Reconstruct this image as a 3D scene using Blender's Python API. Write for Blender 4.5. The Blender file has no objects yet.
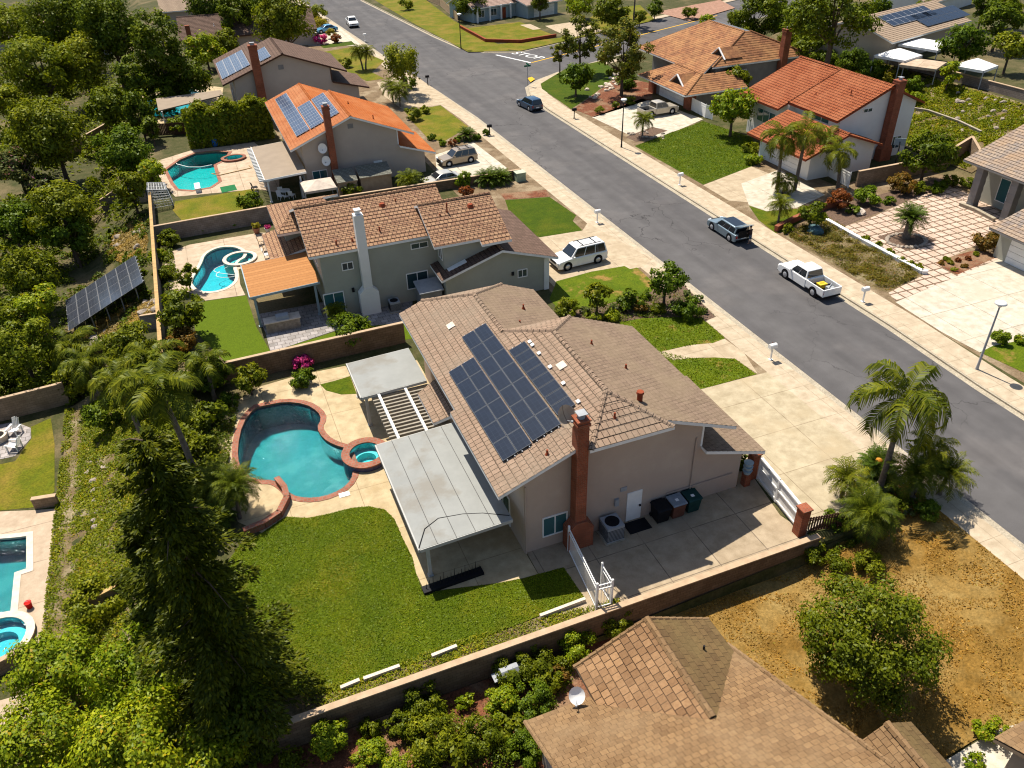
import bpy, bmesh, math, random
import numpy as np
from mathutils import Vector, Matrix, geometry
R_ = math.radians
rng = np.random.default_rng(7)
random.seed(7)
scene = bpy.context.scene
COL = scene.collection

# ------------------------------------------------------------------ camera
CH = 33.0
YAW, PIT, ROL, FPX = R_(20.92), R_(34.66), R_(-1.615), 800.0
_f = np.array([math.sin(YAW) * math.cos(PIT), math.cos(YAW) * math.cos(PIT), -math.sin(PIT)])
_r0 = np.array([math.cos(YAW), -math.sin(YAW), 0.0])
_u0 = np.cross(_r0, _f)
_r = math.cos(ROL) * _r0 + math.sin(ROL) * _u0
_u = -math.sin(ROL) * _r0 + math.cos(ROL) * _u0
cam_d = bpy.data.cameras.new('camera')
cam_d.sensor_width = 36.0
cam_d.lens = 36.0 * FPX / 1024
cam_d.clip_end = 2000
cam = bpy.data.objects.new('camera', cam_d)
COL.objects.link(cam)
m = Matrix.Identity(4)
for i in range(3):
    m[i][0], m[i][1], m[i][2] = _r[i], _u[i], -_f[i]
m[2][3] = CH
cam.matrix_world = m
scene.camera = cam


def at(px, py, z=0.0):
    """survey: where the sight line through a pixel meets the level z"""
    d = _f * FPX + _r * (px - 512) - _u * (py - 384)
    t = (CH - z) / -d[2]
    return (float(d[0] * t), float(d[1] * t))


CROP = [(0, 0), (250, 0), (500, 0), (764, 0), (0, 190), (250, 190), (500, 190), (764, 190), (0, 380), (250, 380),
        (500, 380), (764, 380), (0, 573), (250, 573), (500, 573), (764, 573)]
K = 260 / 1024


def c(n, x, y):
    return (CROP[n - 1][0] + x * K, CROP[n - 1][1] + y * K)


def cl(n, *xy):
    return [c(n, xy[i], xy[i + 1]) for i in range(0, len(xy), 2)]


def gl(pxs, z=0.0):
    return [at(p[0], p[1], z) for p in pxs]


def sst(a, b, x):
    t = min(1, max(0, (x - a) / (b - a)))
    return t


def hgt(x, y):
    """height of the natural ground"""
    z = 0.0
    if x < -6:
        z = -3.5 * sst(-6, -13.5, x)
    if y < 23.35:
        z = min(z, -1.4 * sst(33.5, 25, x))
    if x > 79 and y < 122:
        z = 5.0 * sst(79, 91, x) * sst(122, 114, y)
    return z


def gt(px, py, up=0.0):
    z = 0.0
    for _ in range(14):
        x, y = at(px, py, z + up)
        z = 0.5 * z + 0.5 * hgt(x, y)
    x, y = at(px, py, z + up)
    return Vector((x, y, hgt(x, y)))


# ------------------------------------------------------------------ materials
def nt(name):
    M = bpy.data.materials.new(name)
    M.use_nodes = True
    n = M.node_tree.nodes
    l = M.node_tree.links
    return M, n, l, n['Principled BSDF']


def mixc(n, l, fac, a, b, mode='MIX'):
    x = n.new('ShaderNodeMix')
    x.data_type = 'RGBA'
    x.blend_type = mode
    for s, v in ((0, fac), (6, a), (7, b)):
        if isinstance(v, (int, float)):
            x.inputs[s].default_value = v
        elif isinstance(v, (tuple, list)):
            x.inputs[s].default_value = (*v, 1)
        else:
            l.new(v, x.inputs[s])
    return x.outputs[2]


def noise(n, l, vec, scale, detail=6, rough=.6, lo=.35, hi=.65):
    t = n.new('ShaderNodeTexNoise')
    t.inputs['Scale'].default_value = scale
    t.inputs['Detail'].default_value = detail
    t.inputs['Roughness'].default_value = rough
    l.new(vec, t.inputs['Vector'])
    r = n.new('ShaderNodeMapRange')
    r.inputs[1].default_value = lo
    r.inputs[2].default_value = hi
    l.new(t.outputs[0], r.inputs[0])
    return r.outputs[0]


def geo_pos(n):
    return n.new('ShaderNodeNewGeometry').outputs['Position']


def objco(n):
    return n.new('ShaderNodeTexCoord').outputs['Object']


def uvco(n):
    return n.new('ShaderNodeTexCoord').outputs['UV']


def bumpit(n, l, p, h, s, d=.05):
    b = n.new('ShaderNodeBump')
    b.inputs['Strength'].default_value = s
    b.inputs['Distance'].default_value = d
    l.new(h, b.inputs['Height'])
    l.new(b.outputs[0], p.inputs['Normal'])


def mat(name, c1, c2=None, scale=2.0, c3=None, pscale=.25, rough=.85, bump=.0, bscale=None, metal=0.0, plo=.5, phi=.62, spec=.08, fine=None):
    M, n, l, p = nt(name)
    v = objco(n)
    c2 = c2 or tuple(x * .78 for x in c1)
    col = mixc(n, l, noise(n, l, v, scale), c1, c2)
    if c3:
        col = mixc(n, l, noise(n, l, v, pscale, 5, .6, plo, phi), col, c3)
    if fine:
        col = mixc(n, l, noise(n, l, v, fine, 3, .7, .3, .7), col, mixc(n, l, 1.0, col, (.50, .52, .50), 'MULTIPLY'))
    l.new(col, p.inputs['Base Color'])
    p.inputs['Roughness'].default_value = rough
    p.inputs['Metallic'].default_value = metal
    p.inputs['Specular IOR Level'].default_value = spec
    if bump:
        bumpit(n, l, p, noise(n, l, v, bscale or scale * 6, 4, .7, 0, 1), bump)
    return M


def brick(n, l, vec, w, h, a, b, mor, ms=.012, off=.5, bias=0.0):
    t = n.new('ShaderNodeTexBrick')
    t.offset = off
    t.inputs['Scale'].default_value = 1
    t.inputs['Brick Width'].default_value = w
    t.inputs['Row Height'].default_value = h
    t.inputs['Mortar Size'].default_value = ms
    t.inputs['Mortar Smooth'].default_value = .2
    t.inputs['Bias'].default_value = bias
    t.inputs['Color1'].default_value = (*a, 1)
    t.inputs['Color2'].default_value = (*b, 1)
    t.inputs['Mortar'].default_value = (*mor, 1)
    l.new(vec, t.inputs['Vector'])
    return t


def tile_mat(name, a, b, mor, w=.33, h=.4, patch=None, ms=.02, rib=0, bias=0.0):
    M, n, l, p = nt(name)
    uv = uvco(n)
    t = brick(n, l, uv, w, h, a, b, mor, ms, .5, bias)
    col = t.outputs['Color']
    v = objco(n)
    if patch:
        col = mixc(n, l, noise(n, l, v, .35, 6, .65, .42, .66), col, mixc(n, l, .65, col, patch))
    col = mixc(n, l, noise(n, l, v, 7, 4, .7, .3, .75), col, mixc(n, l, 1.0, col, (.72, .7, .68), 'MULTIPLY'))
    l.new(col, p.inputs['Base Color'])
    p.inputs['Roughness'].default_value = .85
    p.inputs['Specular IOR Level'].default_value = .1
    hh = t.outputs['Fac']
    if rib:
        w_ = n.new('ShaderNodeTexWave')
        w_.wave_profile = 'SIN'
        w_.inputs['Scale'].default_value = rib
        l.new(uv, w_.inputs['Vector'])
        bumpit(n, l, p, w_.outputs['Fac'], .8, .1)
    else:
        bumpit(n, l, p, noise(n, l, v, 14, 3, .7, 0, 1), .35, .03)
    return M


def block_mat(name, a, b, mor, w=.4, h=.2, ms=.01, off=.5, dirt=None, rough=.9, uv=True):
    M, n, l, p = nt(name)
    t = brick(n, l, uvco(n) if uv else objco(n), w, h, a, b, mor, ms, off)
    v = objco(n)
    col = mixc(n, l, noise(n, l, v, 1.3), t.outputs['Color'], mixc(n, l, 1.0, t.outputs['Color'], (.72, .7, .66), 'MULTIPLY'))
    if dirt:
        col = mixc(n, l, noise(n, l, v, .35, 6, .65, .5, .7), col, dirt)
    col = mixc(n, l, noise(n, l, v, 22, 3, .7, .3, .7), col, mixc(n, l, 1.0, col, (.85, .85, .85), 'MULTIPLY'))
    l.new(col, p.inputs['Base Color'])
    p.inputs['Roughness'].default_value = rough
    p.inputs['Specular IOR Level'].default_value = .2
    bumpit(n, l, p, t.outputs['Fac'], -.4, .02)
    return M


def leaf_mat(name, a, b, d=None, hue=.0, trans=.3):
    """leaves: colour differs leaf by leaf and branch by branch, plant by plant"""
    M, n, l, p = nt(name)
    n.remove(p)
    out = n['Material Output']
    g = n.new('ShaderNodeNewGeometry')
    ramp = n.new('ShaderNodeValToRGB')
    e = ramp.color_ramp.elements
    e[0].color = (*a, 1)
    e[1].color = (*b, 1)
    e[0].position = .1
    if d:
        x = e.new(.93)
        x.color = (*b, 1)
        e[-1].color = (*d, 1)
        e[-1].position = 1.0
    l.new(g.outputs['Random Per Island'], ramp.inputs[0])
    v = objco(n)
    col = mixc(n, l, noise(n, l, v, .55, 3, .5, .38, .62), ramp.outputs[0], mixc(n, l, 1.0, ramp.outputs[0], (1.45, 1.3, .9), 'MULTIPLY'))
    oi = n.new('ShaderNodeObjectInfo')
    col = mixc(n, l, oi.outputs['Random'], col, mixc(n, l, 1.0, col, (.72, .82, .8), 'MULTIPLY'))
    df = n.new('ShaderNodeBsdfDiffuse')
    tr = n.new('ShaderNodeBsdfTranslucent')
    gs = n.new('ShaderNodeBsdfGlossy')
    gs.inputs['Roughness'].default_value = .45
    gs.inputs['Color'].default_value = (.3, .33, .25, 1)
    l.new(col, df.inputs[0])
    l.new(mixc(n, l, 1.0, col, (1.3, 1.35, .5), 'MULTIPLY'), tr.inputs[0])
    m1 = n.new('ShaderNodeMixShader')
    m1.inputs[0].default_value = trans
    l.new(df.outputs[0], m1.inputs[1])
    l.new(tr.outputs[0], m1.inputs[2])
    m2 = n.new('ShaderNodeMixShader')
    m2.inputs[0].default_value = .03
    l.new(m1.outputs[0], m2.inputs[1])
    l.new(gs.outputs[0], m2.inputs[2])
    l.new(m2.outputs[0], out.inputs[0])
    return M


def water_mat(name, tint, rip=6.0, dens=.42):
    """clear water: a rippled mirror-like skin over a body that soaks up red light with depth"""
    M, n, l, p = nt(name)
    n.remove(p)
    out = n['Material Output']
    tr = n.new('ShaderNodeBsdfTransparent')
    gs = n.new('ShaderNodeBsdfGlossy')
    gs.inputs['Roughness'].default_value = .03
    fr = n.new('ShaderNodeFresnel')
    fr.inputs[0].default_value = 1.33
    b = n.new('ShaderNodeBump')
    b.inputs['Strength'].default_value = .7
    b.inputs['Distance'].default_value = .12
    l.new(noise(n, l, objco(n), rip, 4, .6, 0, 1), b.inputs['Height'])
    l.new(b.outputs[0], gs.inputs['Normal'])
    l.new(b.outputs[0], fr.inputs['Normal'])
    mx = n.new('ShaderNodeMixShader')
    l.new(fr.outputs[0], mx.inputs[0])
    l.new(tr.outputs[0], mx.inputs[1])
    l.new(gs.outputs[0], mx.inputs[2])
    l.new(mx.outputs[0], out.inputs[0])
    va = n.new('ShaderNodeVolumeAbsorption')
    va.inputs['Color'].default_value = (*tint, 1)
    va.inputs['Density'].default_value = dens
    l.new(va.outputs[0], out.inputs['Volume'])
    return M


def glass_mat(name, col, rough=.06):
    M, n, l, p = nt(name)
    p.inputs['Base Color'].default_value = (*col, 1)
    p.inputs['Roughness'].default_value = rough
    p.inputs['Specular IOR Level'].default_value = .7
    return M


def paint_mat(name, col, metal=.0, rough=.3):
    M, n, l, p = nt(name)
    l.new(mixc(n, l, noise(n, l, objco(n), 3, 4), col, tuple(x * .9 for x in col)), p.inputs['Base Color'])
    p.inputs['Roughness'].default_value = rough
    p.inputs['Metallic'].default_value = metal
    p.inputs['Coat Weight'].default_value = .5
    p.inputs['Coat Roughness'].default_value = .08
    return M


def solar_mat(name, base, line, w, h, ms=.03):
    M, n, l, p = nt(name)
    t = brick(n, l, uvco(n), w, h, base, tuple(x * 1.25 for x in base), line, ms, 0.0)
    l.new(t.outputs['Color'], p.inputs['Base Color'])
    p.inputs['Roughness'].default_value = .16
    p.inputs['Specular IOR Level'].default_value = .35
    return M


m_soil = mat('soil', (.17, .11, .06), (.10, .065, .035), 1.5, (.25, .19, .11), .3, bump=.6, bscale=5, fine=9)
m_ground = mat('dry_ground', (.095, .085, .035), (.05, .058, .016), 1.2, (.17, .13, .065), .12, bump=.6, bscale=4, fine=6)


def asphalt():
    M, n, l, p = nt('worn_asphalt')
    v = objco(n)
    col = mixc(n, l, noise(n, l, v, .5), (.118, .112, .110), (.098, .093, .091))
    st = n.new('ShaderNodeMapping')
    st.inputs['Scale'].default_value = (.55, .018, 1)
    l.new(v, st.inputs[0])
    col = mixc(n, l, noise(n, l, st.outputs[0], 1.0, 3, .5, .4, .65), col, mixc(n, l, 1.0, col, (.80, .80, .81), 'MULTIPLY'))
    col = mixc(n, l, noise(n, l, v, .11, 5, .6, .52, .6), col, mixc(n, l, 1.0, col, (1.16, 1.14, 1.12), 'MULTIPLY'))
    vo = n.new('ShaderNodeTexVoronoi')
    vo.feature = 'DISTANCE_TO_EDGE'
    vo.inputs['Scale'].default_value = .13
    wv = n.new('ShaderNodeVectorMath')
    wv.operation = 'ADD'
    no = n.new('ShaderNodeTexNoise')
    no.inputs['Scale'].default_value = .6
    no.inputs['Detail'].default_value = 5
    l.new(v, no.inputs['Vector'])
    sc = n.new('ShaderNodeVectorMath')
    sc.operation = 'SCALE'
    sc.inputs['Scale'].default_value = 3.0
    l.new(no.outputs['Color'], sc.inputs[0])
    l.new(v, wv.inputs[0])
    l.new(sc.outputs[0], wv.inputs[1])
    l.new(wv.outputs[0], vo.inputs['Vector'])
    mr = n.new('ShaderNodeMapRange')
    mr.inputs[1].default_value = .0
    mr.inputs[2].default_value = .008
    mr.inputs[3].default_value = 1
    mr.inputs[4].default_value = 0
    l.new(vo.outputs['Distance'], mr.inputs[0])
    mm = n.new('ShaderNodeMath')
    mm.operation = 'MULTIPLY'
    l.new(mr.outputs[0], mm.inputs[0])
    l.new(noise(n, l, v, .07, 2, .5, .45, .55), mm.inputs[1])
    col = mixc(n, l, mm.outputs[0], col, (.045, .042, .042))
    col = mixc(n, l, noise(n, l, v, 24, 3, .7, .3, .7), col, mixc(n, l, 1.0, col, (.74, .74, .75), 'MULTIPLY'))
    l.new(col, p.inputs['Base Color'])
    p.inputs['Roughness'].default_value = .9
    p.inputs['Specular IOR Level'].default_value = .12
    return M


m_asph = asphalt()
m_conc = block_mat('concrete', (0.4675, 0.3764, 0.2601), (0.4423, 0.3554, 0.2441), (0.2832, 0.2205, 0.1466), 3.3, 3.3, .025, 0.0, (0.3667, 0.2861, 0.1873))
m_walk = block_mat('sidewalk_concrete', (0.5005, 0.4087, 0.2933), (0.4753, 0.3878, 0.2762), (0.3172, 0.2537, 0.1713), 1.8, 1.8, .022, 0.0, (0.3919, 0.3108, 0.2119))
m_conc2 = block_mat('pale_concrete', (0.568, 0.516, 0.421), (0.516, 0.464, 0.370), (0.275, 0.232, 0.172), 4.0, 4.0, .03, 0.0, (0.447, 0.387, 0.292))
m_kerb = mat('kerb_concrete', (.48, .41, .31), (.38, .32, .24), 1.0, fine=10)
m_deck = block_mat('deck_concrete', (0.4990, 0.3965, 0.2442), (0.4730, 0.3715, 0.2219), (0.3100, 0.2314, 0.1333), 4.2, 4.2, .025, 0.0, (0.3780, 0.2803, 0.1479))
m_decktan = block_mat('tan_deck_concrete', (0.516, 0.404, 0.292), (0.464, 0.361, 0.258), (0.258, 0.189, 0.129), 3.6, 3.6, .03, 0.0, (0.396, 0.310, 0.215))
m_patio = block_mat('patio_concrete', (0.4104, 0.3250, 0.2200), (0.3618, 0.2850, 0.1936), (0.1728, 0.1350, 0.0968), 3.0, 3.0, .03, 0.0, (0.2916, 0.2250, 0.1496))  # toned darker than the deck so the house's shadow on it reads deeper
m_flag = block_mat('flagstone', (.42, .38, .36), (.28, .26, .25), (.18, .16, .15), .6, .5, .03, .5)
m_lawn = mat('lawn_grass', (0.0993, 0.1320, 0.0040), (0.0568, 0.0924, 0.0030), 1.1, (0.1561, 0.1408, 0.0080), .25, bump=1.3, bscale=10, fine=6, plo=.48, phi=.7)
m_lawn_rich = mat('rich_lawn_grass', (0.0648, 0.0984, 0.0020), (0.0432, 0.0754, 0.0020), 1.0, (0.0990, 0.1107, 0.0060), .3, bump=.9, bscale=9, fine=8, plo=.5, phi=.75)
m_lawn_mid = mat('mixed_lawn_grass', (.120, .155, .006), (.078, .122, .004), .8, (.30, .185, .050), .45, bump=1., bscale=9, fine=7, plo=.56, phi=.66)
m_lawn_yel = mat('yellowing_lawn_grass', (0.1702, 0.1599, 0.0080), (0.1073, 0.1287, 0.0060), .7, (0.2294, 0.1677, 0.0250), .3, bump=1., bscale=9, fine=7, plo=.45, phi=.65)
m_lawn_dry = mat('dry_lawn_grass', (.28, .155, .034), (.185, .100, .019), 1.0, (.33, .22, .075), .3, bump=1.0, bscale=8, fine=7, plo=.45, phi=.7)
m_turf = mat('artificial_turf', (0.1000, 0.1476, 0.0050), (0.0880, 0.1332, 0.0040), 2.0, bump=.4, bscale=20, fine=12)
m_putt = mat('green_mat', (.02, .14, .05), None, 3)
m_blockw = block_mat('block_wall', (.33, .235, .155), (.27, .19, .125), (.17, .125, .085), .4, .2, .012, .5, (.2, .14, .09))
m_blockg = block_mat('grey_block_wall', (.29, .235, .195), (.24, .19, .16), (.15, .12, .1), .4, .2, .012, .5)
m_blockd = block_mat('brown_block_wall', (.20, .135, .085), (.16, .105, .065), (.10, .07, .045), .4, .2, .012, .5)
m_cap = mat('wall_cap', (.44, .32, .21), (.35, .25, .16), 2)
m_wood = mat('wood_rail', (.46, .30, .13), (.34, .22, .10), 3)
m_brick = block_mat('red_brick', (0.3565, 0.0825, 0.0338), (0.2480, 0.0540, 0.0243), (0.2635, 0.1500, 0.0945), .24, .08, .012)
m_copingr = block_mat('brick_coping', (0.3570, 0.1350, 0.0855), (0.2890, 0.0990, 0.0617), (0.2550, 0.1800, 0.1330), .25, .25, .02, .5)
m_copingp = mat('pale_coping', (.62, .52, .42), (.5, .42, .33), 3)
m_stuc = mat('tan_stucco', (.43, .335, .27), (.385, .30, .24), .5, (.45, .36, .29), .25, bump=.3, bscale=25)
m_stucg = mat('sage_stucco', (.36, .36, .30), (.32, .32, .265), .5, bump=.3, bscale=25)
m_stuct = mat('taupe_stucco', (.43, .36, .30), (.39, .325, .27), .5, bump=.3, bscale=25)
m_white = mat('white_paint', (.78, .77, .74), (.70, .69, .66), 1.5, rough=.6)
m_whites = mat('white_stucco', (.72, .70, .66), (.66, .64, .6), .6, bump=.2, bscale=20)
m_blueh = mat('pale_blue_siding', (.30, .37, .40), (.26, .33, .36), 1.0)
m_graysid = mat('grey_siding', (.23, .22, .21), (.19, .18, .17), 1.0)
m_brown = mat('brown_paint', (.09, .045, .03), (.07, .035, .022), 2, rough=.6)
m_redtrim = mat('rust_red_paint', (.26, .06, .025), (.2, .045, .02), 2, rough=.6)
m_dark = mat('dark_metal', (.02, .02, .022), (.015, .015, .016), 3, rough=.5)
m_void = mat('dark_interior', (.02, .018, .016), None, 2)
m_grey = mat('grey_metal', (.32, .33, .34), (.26, .27, .28), 2, rough=.5)
m_cover = mat('grey_patio_roofing', (.255, .26, .245), (.225, .23, .217), .8, (.205, .195, .17), .35, rough=.6)
m_covert = mat('tan_patio_roofing', (0.2666, 0.2108, 0.1550), (0.2356, 0.1860, 0.1364), .8, rough=.7)
m_coverb = tile_mat('brown_patio_roofing', (.42, .20, .075), (.36, .165, .06), (.26, .12, .045), 40, .45, ms=.03)
m_glass = glass_mat('window_glass', (.025, .05, .06))
m_glasst = glass_mat('teal_window_glass', (.03, .10, .11))
m_carglass = glass_mat('car_glass', (.012, .016, .02), .03)
m_tyre = mat('tyre_rubber', (.015, .015, .015), None, 5)
m_rim = mat('alloy_rim', (.55, .55, .56), None, 5, rough=.35, metal=.6)
m_lamp = glass_mat('clear_lamp', (.7, .72, .74), .1)
m_tail = glass_mat('red_lamp', (.35, .01, .01), .15)
m_black = mat('black_plastic', (.012, .012, .014), None, 3, rough=.5)
m_bark = mat('bark', (.12, .085, .06), (.07, .05, .035), 4, bump=.6, bscale=12)
m_palmbark = mat('palm_bark', (.20, .16, .125), (.11, .085, .065), 5, bump=.6, bscale=10)
m_tilemain = tile_mat('brown_pink_roof_tile', (0.3116, 0.2189, 0.1548), (0.2558, 0.1778, 0.1247), (0.0512, 0.0347, 0.0241), .34, .46, (0.2325, 0.1824, 0.1333), .022)
m_tilegrey = tile_mat('weathered_roof_tile', (0.2397, 0.1715, 0.1215), (0.1887, 0.1352, 0.0945), (0.0969, 0.0666, 0.0468), .34, .36, (0.2397, 0.1813, 0.1170), .02)
m_tileh2 = tile_mat('blended_roof_tile', (.37, .225, .13), (.265, .145, .088), (.09, .048, .032), .36, .37, None, .035, bias=-.1)
m_tileor = tile_mat('orange_roof_tile', (0.5152, 0.1472, 0.0330), (0.4416, 0.1187, 0.0264), (0.2300, 0.0570, 0.0165), .3, .36, (0.5336, 0.2090, 0.0770), .02, rib=1.5)
m_tilered = tile_mat('red_clay_roof_tile', (.40, .125, .05), (.31, .09, .037), (.12, .03, .015), .3, .42, (.42, .16, .075), .035, rib=1.5)
m_tilebr = tile_mat('dark_brown_roof_tile', (.155, .10, .075), (.115, .075, .055), (.05, .03, .025), .34, .36, None, .02)
m_tilerus = tile_mat('rust_shingle', (.36, .165, .075), (.19, .085, .045), (.11, .05, .03), .5, .36, (.42, .23, .10), .015)
m_tilegb = tile_mat('grey_tan_roof_tile', (.36, .28, .21), (.22, .19, .175), (.10, .08, .065), .36, .42, (.36, .23, .13), .025)
m_shingle = tile_mat('tan_shake_tile', (0.3192, 0.1880, 0.0936), (0.1806, 0.1000, 0.0484), (0.0504, 0.0288, 0.0156), .36, .39, (0.2352, 0.1440, 0.0780), .022)
m_shing2 = tile_mat('tan_flat_tile', (0.2458, 0.1520, 0.0744), (0.1627, 0.0970, 0.0476), (0.0731, 0.0421, 0.0209), .34, .30, (0.2391, 0.1617, 0.0893), .014)
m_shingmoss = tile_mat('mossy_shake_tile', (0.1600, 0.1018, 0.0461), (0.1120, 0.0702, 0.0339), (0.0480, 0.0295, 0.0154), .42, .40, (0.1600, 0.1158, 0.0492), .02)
m_tiletan = tile_mat('pale_tan_roof_tile', (.37, .28, .20), (.32, .24, .17), (.2, .14, .1), .4, .4, None, .02)
m_tilepink = tile_mat('pink_grey_shingle', (.44, .31, .25), (.37, .26, .21), (.25, .17, .14), .4, .3, None, .015)
m_shedr = tile_mat('grey_shed_shingle', (.20, .20, .165), (.15, .15, .125), (.09, .09, .07), .3, .25, None, .015)
m_solar = solar_mat('solar_cells', (.011, .016, .027), (.024, .032, .047), .3, .3, .01)
m_solarb = solar_mat('blue_solar_cells', (0.0330, 0.0465, 0.0792), (0.1440, 0.1674, 0.2112), .3, .3, .02)
m_frame = mat('panel_frame', (.50, .51, .53), None, 3, rough=.4)
m_framed = mat('dark_panel_frame', (.10, .11, .125), None, 3, rough=.4)
m_plast = mat('pool_plaster', (0.0702, 0.2331, 0.2473), (0.0515, 0.1984, 0.2150), 1.5, (0.1030, 0.2678, 0.2742), .6)
m_plastb = mat('blue_pool_plaster', (0.0950, 0.5100, 0.5760), (0.0760, 0.4250, 0.4960), 1.5)
m_plastg = mat('pale_pool_plaster', (.08, .50, .46), (.065, .44, .42), 1.5)
m_water = water_mat('pool_water', (.08, .86, .88), 3.0)
m_wtile = mat('waterline_tile', (.06, .06, .12), (.10, .09, .15), 8, rough=.3)
m_rock = mat('rock', (.36, .30, .24), (.22, .18, .14), 3, bump=.7, bscale=8)
m_mulch = mat('mulch', (.20, .13, .09), (.11, .07, .05), 5, bump=.8, bscale=12, fine=12)
m_redmulch = mat('red_mulch', (.24, .09, .045), (.14, .05, .028), 4, (.28, .17, .10), .4, bump=.8, bscale=12, fine=8)
m_slope = mat('slope_soil', (.22, .16, .085), (.14, .10, .045), 1.5, (.30, .24, .14), .4, bump=.8, bscale=6, fine=7)
m_yelpaint = mat('yellow_road_paint', (.62, .36, .03), (.5, .3, .03), 4)
m_whtpaint = mat('white_road_paint', (.68, .68, .66), (.55, .55, .53), 4)
m_pav = block_mat('pink_pavers', (.60, .45, .36), (.54, .40, .31), (.16, .11, .07), 1.0, 1.0, .09, 0.0)
m_brickpav = block_mat('brick_paving', (.40, .22, .15), (.32, .17, .115), (.24, .17, .12), .3, .15, .012)

l_mid = leaf_mat('green_leaves', (0.0619, 0.0808, 0.0038), (0.1682, 0.1840, 0.0077))
l_dark = leaf_mat('dark_green_leaves', (0.0374, 0.0597, 0.0030), (0.1199, 0.1483, 0.0059), trans=.2)
l_pine = leaf_mat('conifer_leaves', (0.0255, 0.0362, 0.0013), (0.0995, 0.1039, 0.0038), trans=.15)
l_olive = leaf_mat('olive_green_leaves', (0.090, 0.116, 0.006), (0.237, 0.244, 0.013))
l_lime = leaf_mat('bright_green_leaves', (0.096, 0.145, 0.005), (0.275, 0.310, 0.011), (0.346, 0.224, 0.016))
l_rich = leaf_mat('deep_green_leaves', (0.0396, 0.0696, 0.0034), (0.1224, 0.1663, 0.0085), trans=.22)
l_hedge = leaf_mat('hedge_leaves', (0.058, 0.095, 0.004), (0.179, 0.238, 0.010))
l_pink = leaf_mat('pink_blossom', (.06, .08, .02), (.11, .10, .03), (.42, .14, .24))
l_mag = leaf_mat('magenta_blossom', (0.4000, 0.0200, 0.1760), (0.5440, 0.0600, 0.2880))
l_red = leaf_mat('reddish_leaves', (.13, .035, .012), (.24, .07, .018))
l_rust = leaf_mat('rust_leaves', (.10, .075, .012), (.22, .10, .02))
l_yel = leaf_mat('yellow_green_leaves', (.17, .15, .01), (.32, .25, .02))
l_palm = leaf_mat('palm_leaflets', (0.0616, 0.0770, 0.0049), (0.1662, 0.1680, 0.0113), trans=.2)
l_palmd = leaf_mat('dark_palm_leaflets', (0.0413, 0.0580, 0.0036), (0.1294, 0.1404, 0.0090), trans=.2)
l_cyc = leaf_mat('cycad_leaflets', (.032, .056, .006), (.10, .135, .014), trans=.15)
l_cover = leaf_mat('ground_cover_leaves', (0.0960, 0.1267, 0.0063), (0.2240, 0.2342, 0.0126), (0.3330, 0.2026, 0.0216))
l_coverd = leaf_mat('dark_cover_leaves', (0.051, 0.079, 0.006), (0.128, 0.158, 0.013), (0.205, 0.092, 0.016))  # darker green than the plain ground cover leaves
l_rustc = leaf_mat('rusty_cover_leaves', (.10, .09, .015), (.16, .13, .02), (.26, .08, .025))
l_purp = leaf_mat('lavender_blossom', (.10, .13, .03), (.16, .17, .05), (.36, .27, .62))
l_straw = leaf_mat('straw', (.30, .19, .07), (.42, .29, .12))
l_grass = leaf_mat('grass_blades', (0.0896, 0.1292, 0.0036), (0.1427, 0.1832, 0.0054), (0.2173, 0.2028, 0.0198), trans=.3)
l_grassd = leaf_mat('dry_grass_blades', (.22, .120, .024), (.33, .20, .055), (.17, .15, .022), trans=.3)
l_bronze = leaf_mat('bronze_leaves', (0.0585, 0.0726, 0.0072), (0.1485, 0.1485, 0.0162), (0.1800, 0.0990, 0.0180))
m_ltrim = mat('light_grey_trim', (.42, .41, .38), (.36, .355, .33), 2)
m_seam = mat('dark_seam', (.11, .11, .105), None, 3)
m_yard = mat('dry_yard_soil', (.25, .175, .105), (.17, .115, .065), 1.2, (.33, .25, .16), .35, bump=.5, bscale=8, fine=9)
m_drive = block_mat('driveway_concrete', (0.4583, 0.3864, 0.2611), (0.4291, 0.3588, 0.2413), (0.2633, 0.2024, 0.1266), 3.6, 3.6, .025, 0.0, (0.3706, 0.2944, 0.1820))
m_frameg = mat('grey_panel_frame', (.20, .205, .215), None, 3, rough=.4)
m_tileor2 = tile_mat('pinkish_orange_roof_tile', (.50, .185, .075), (.43, .15, .058), (.24, .07, .025), .3, .36, (.52, .24, .11), .02, rib=1.5)  # back slope tile, less saturated orange than the front slope
# ------------------------------------------------------------------ things and parts
def tag(o, label, cat, group=None):
    o['label'] = label
    o['category'] = cat
    if group:
        o['group'] = group
    return o


def thing(name, label, cat, loc=(0, 0, 0), rz=0.0, group=None):
    o = bpy.data.objects.new(name, None)
    o.empty_display_size = .3
    COL.objects.link(o)
    o.location = loc
    o.rotation_euler[2] = rz
    return tag(o, label, cat, group)


def link_mesh(name, me, parent=None):
    o = bpy.data.objects.new(name, me)
    COL.objects.link(o)
    if parent:
        o.parent = parent
    return o


def copy_tree(o, parent=None):
    k = o.copy()
    COL.objects.link(k)
    if parent:
        k.parent = parent
    for ch in [x for x in bpy.data.objects if x.parent == o]:
        copy_tree(ch, k)
    return k


KIDS = {}


def copy_thing(root, loc, rz, label, group=None, scale=None, kids=None):
    k = root.copy()
    COL.objects.link(k)
    k.location = loc
    k.rotation_euler[2] = rz
    if scale:
        k.scale = scale
    k['label'] = label
    if group:
        k['group'] = group
    for ch in kids or root.children:
        q = ch.copy()
        COL.objects.link(q)
        q.parent = k
        for g in ch.children:
            w = g.copy()
            COL.objects.link(w)
            w.parent = q
    return k


def structure(o):
    o['kind'] = 'structure'
    return o


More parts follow.
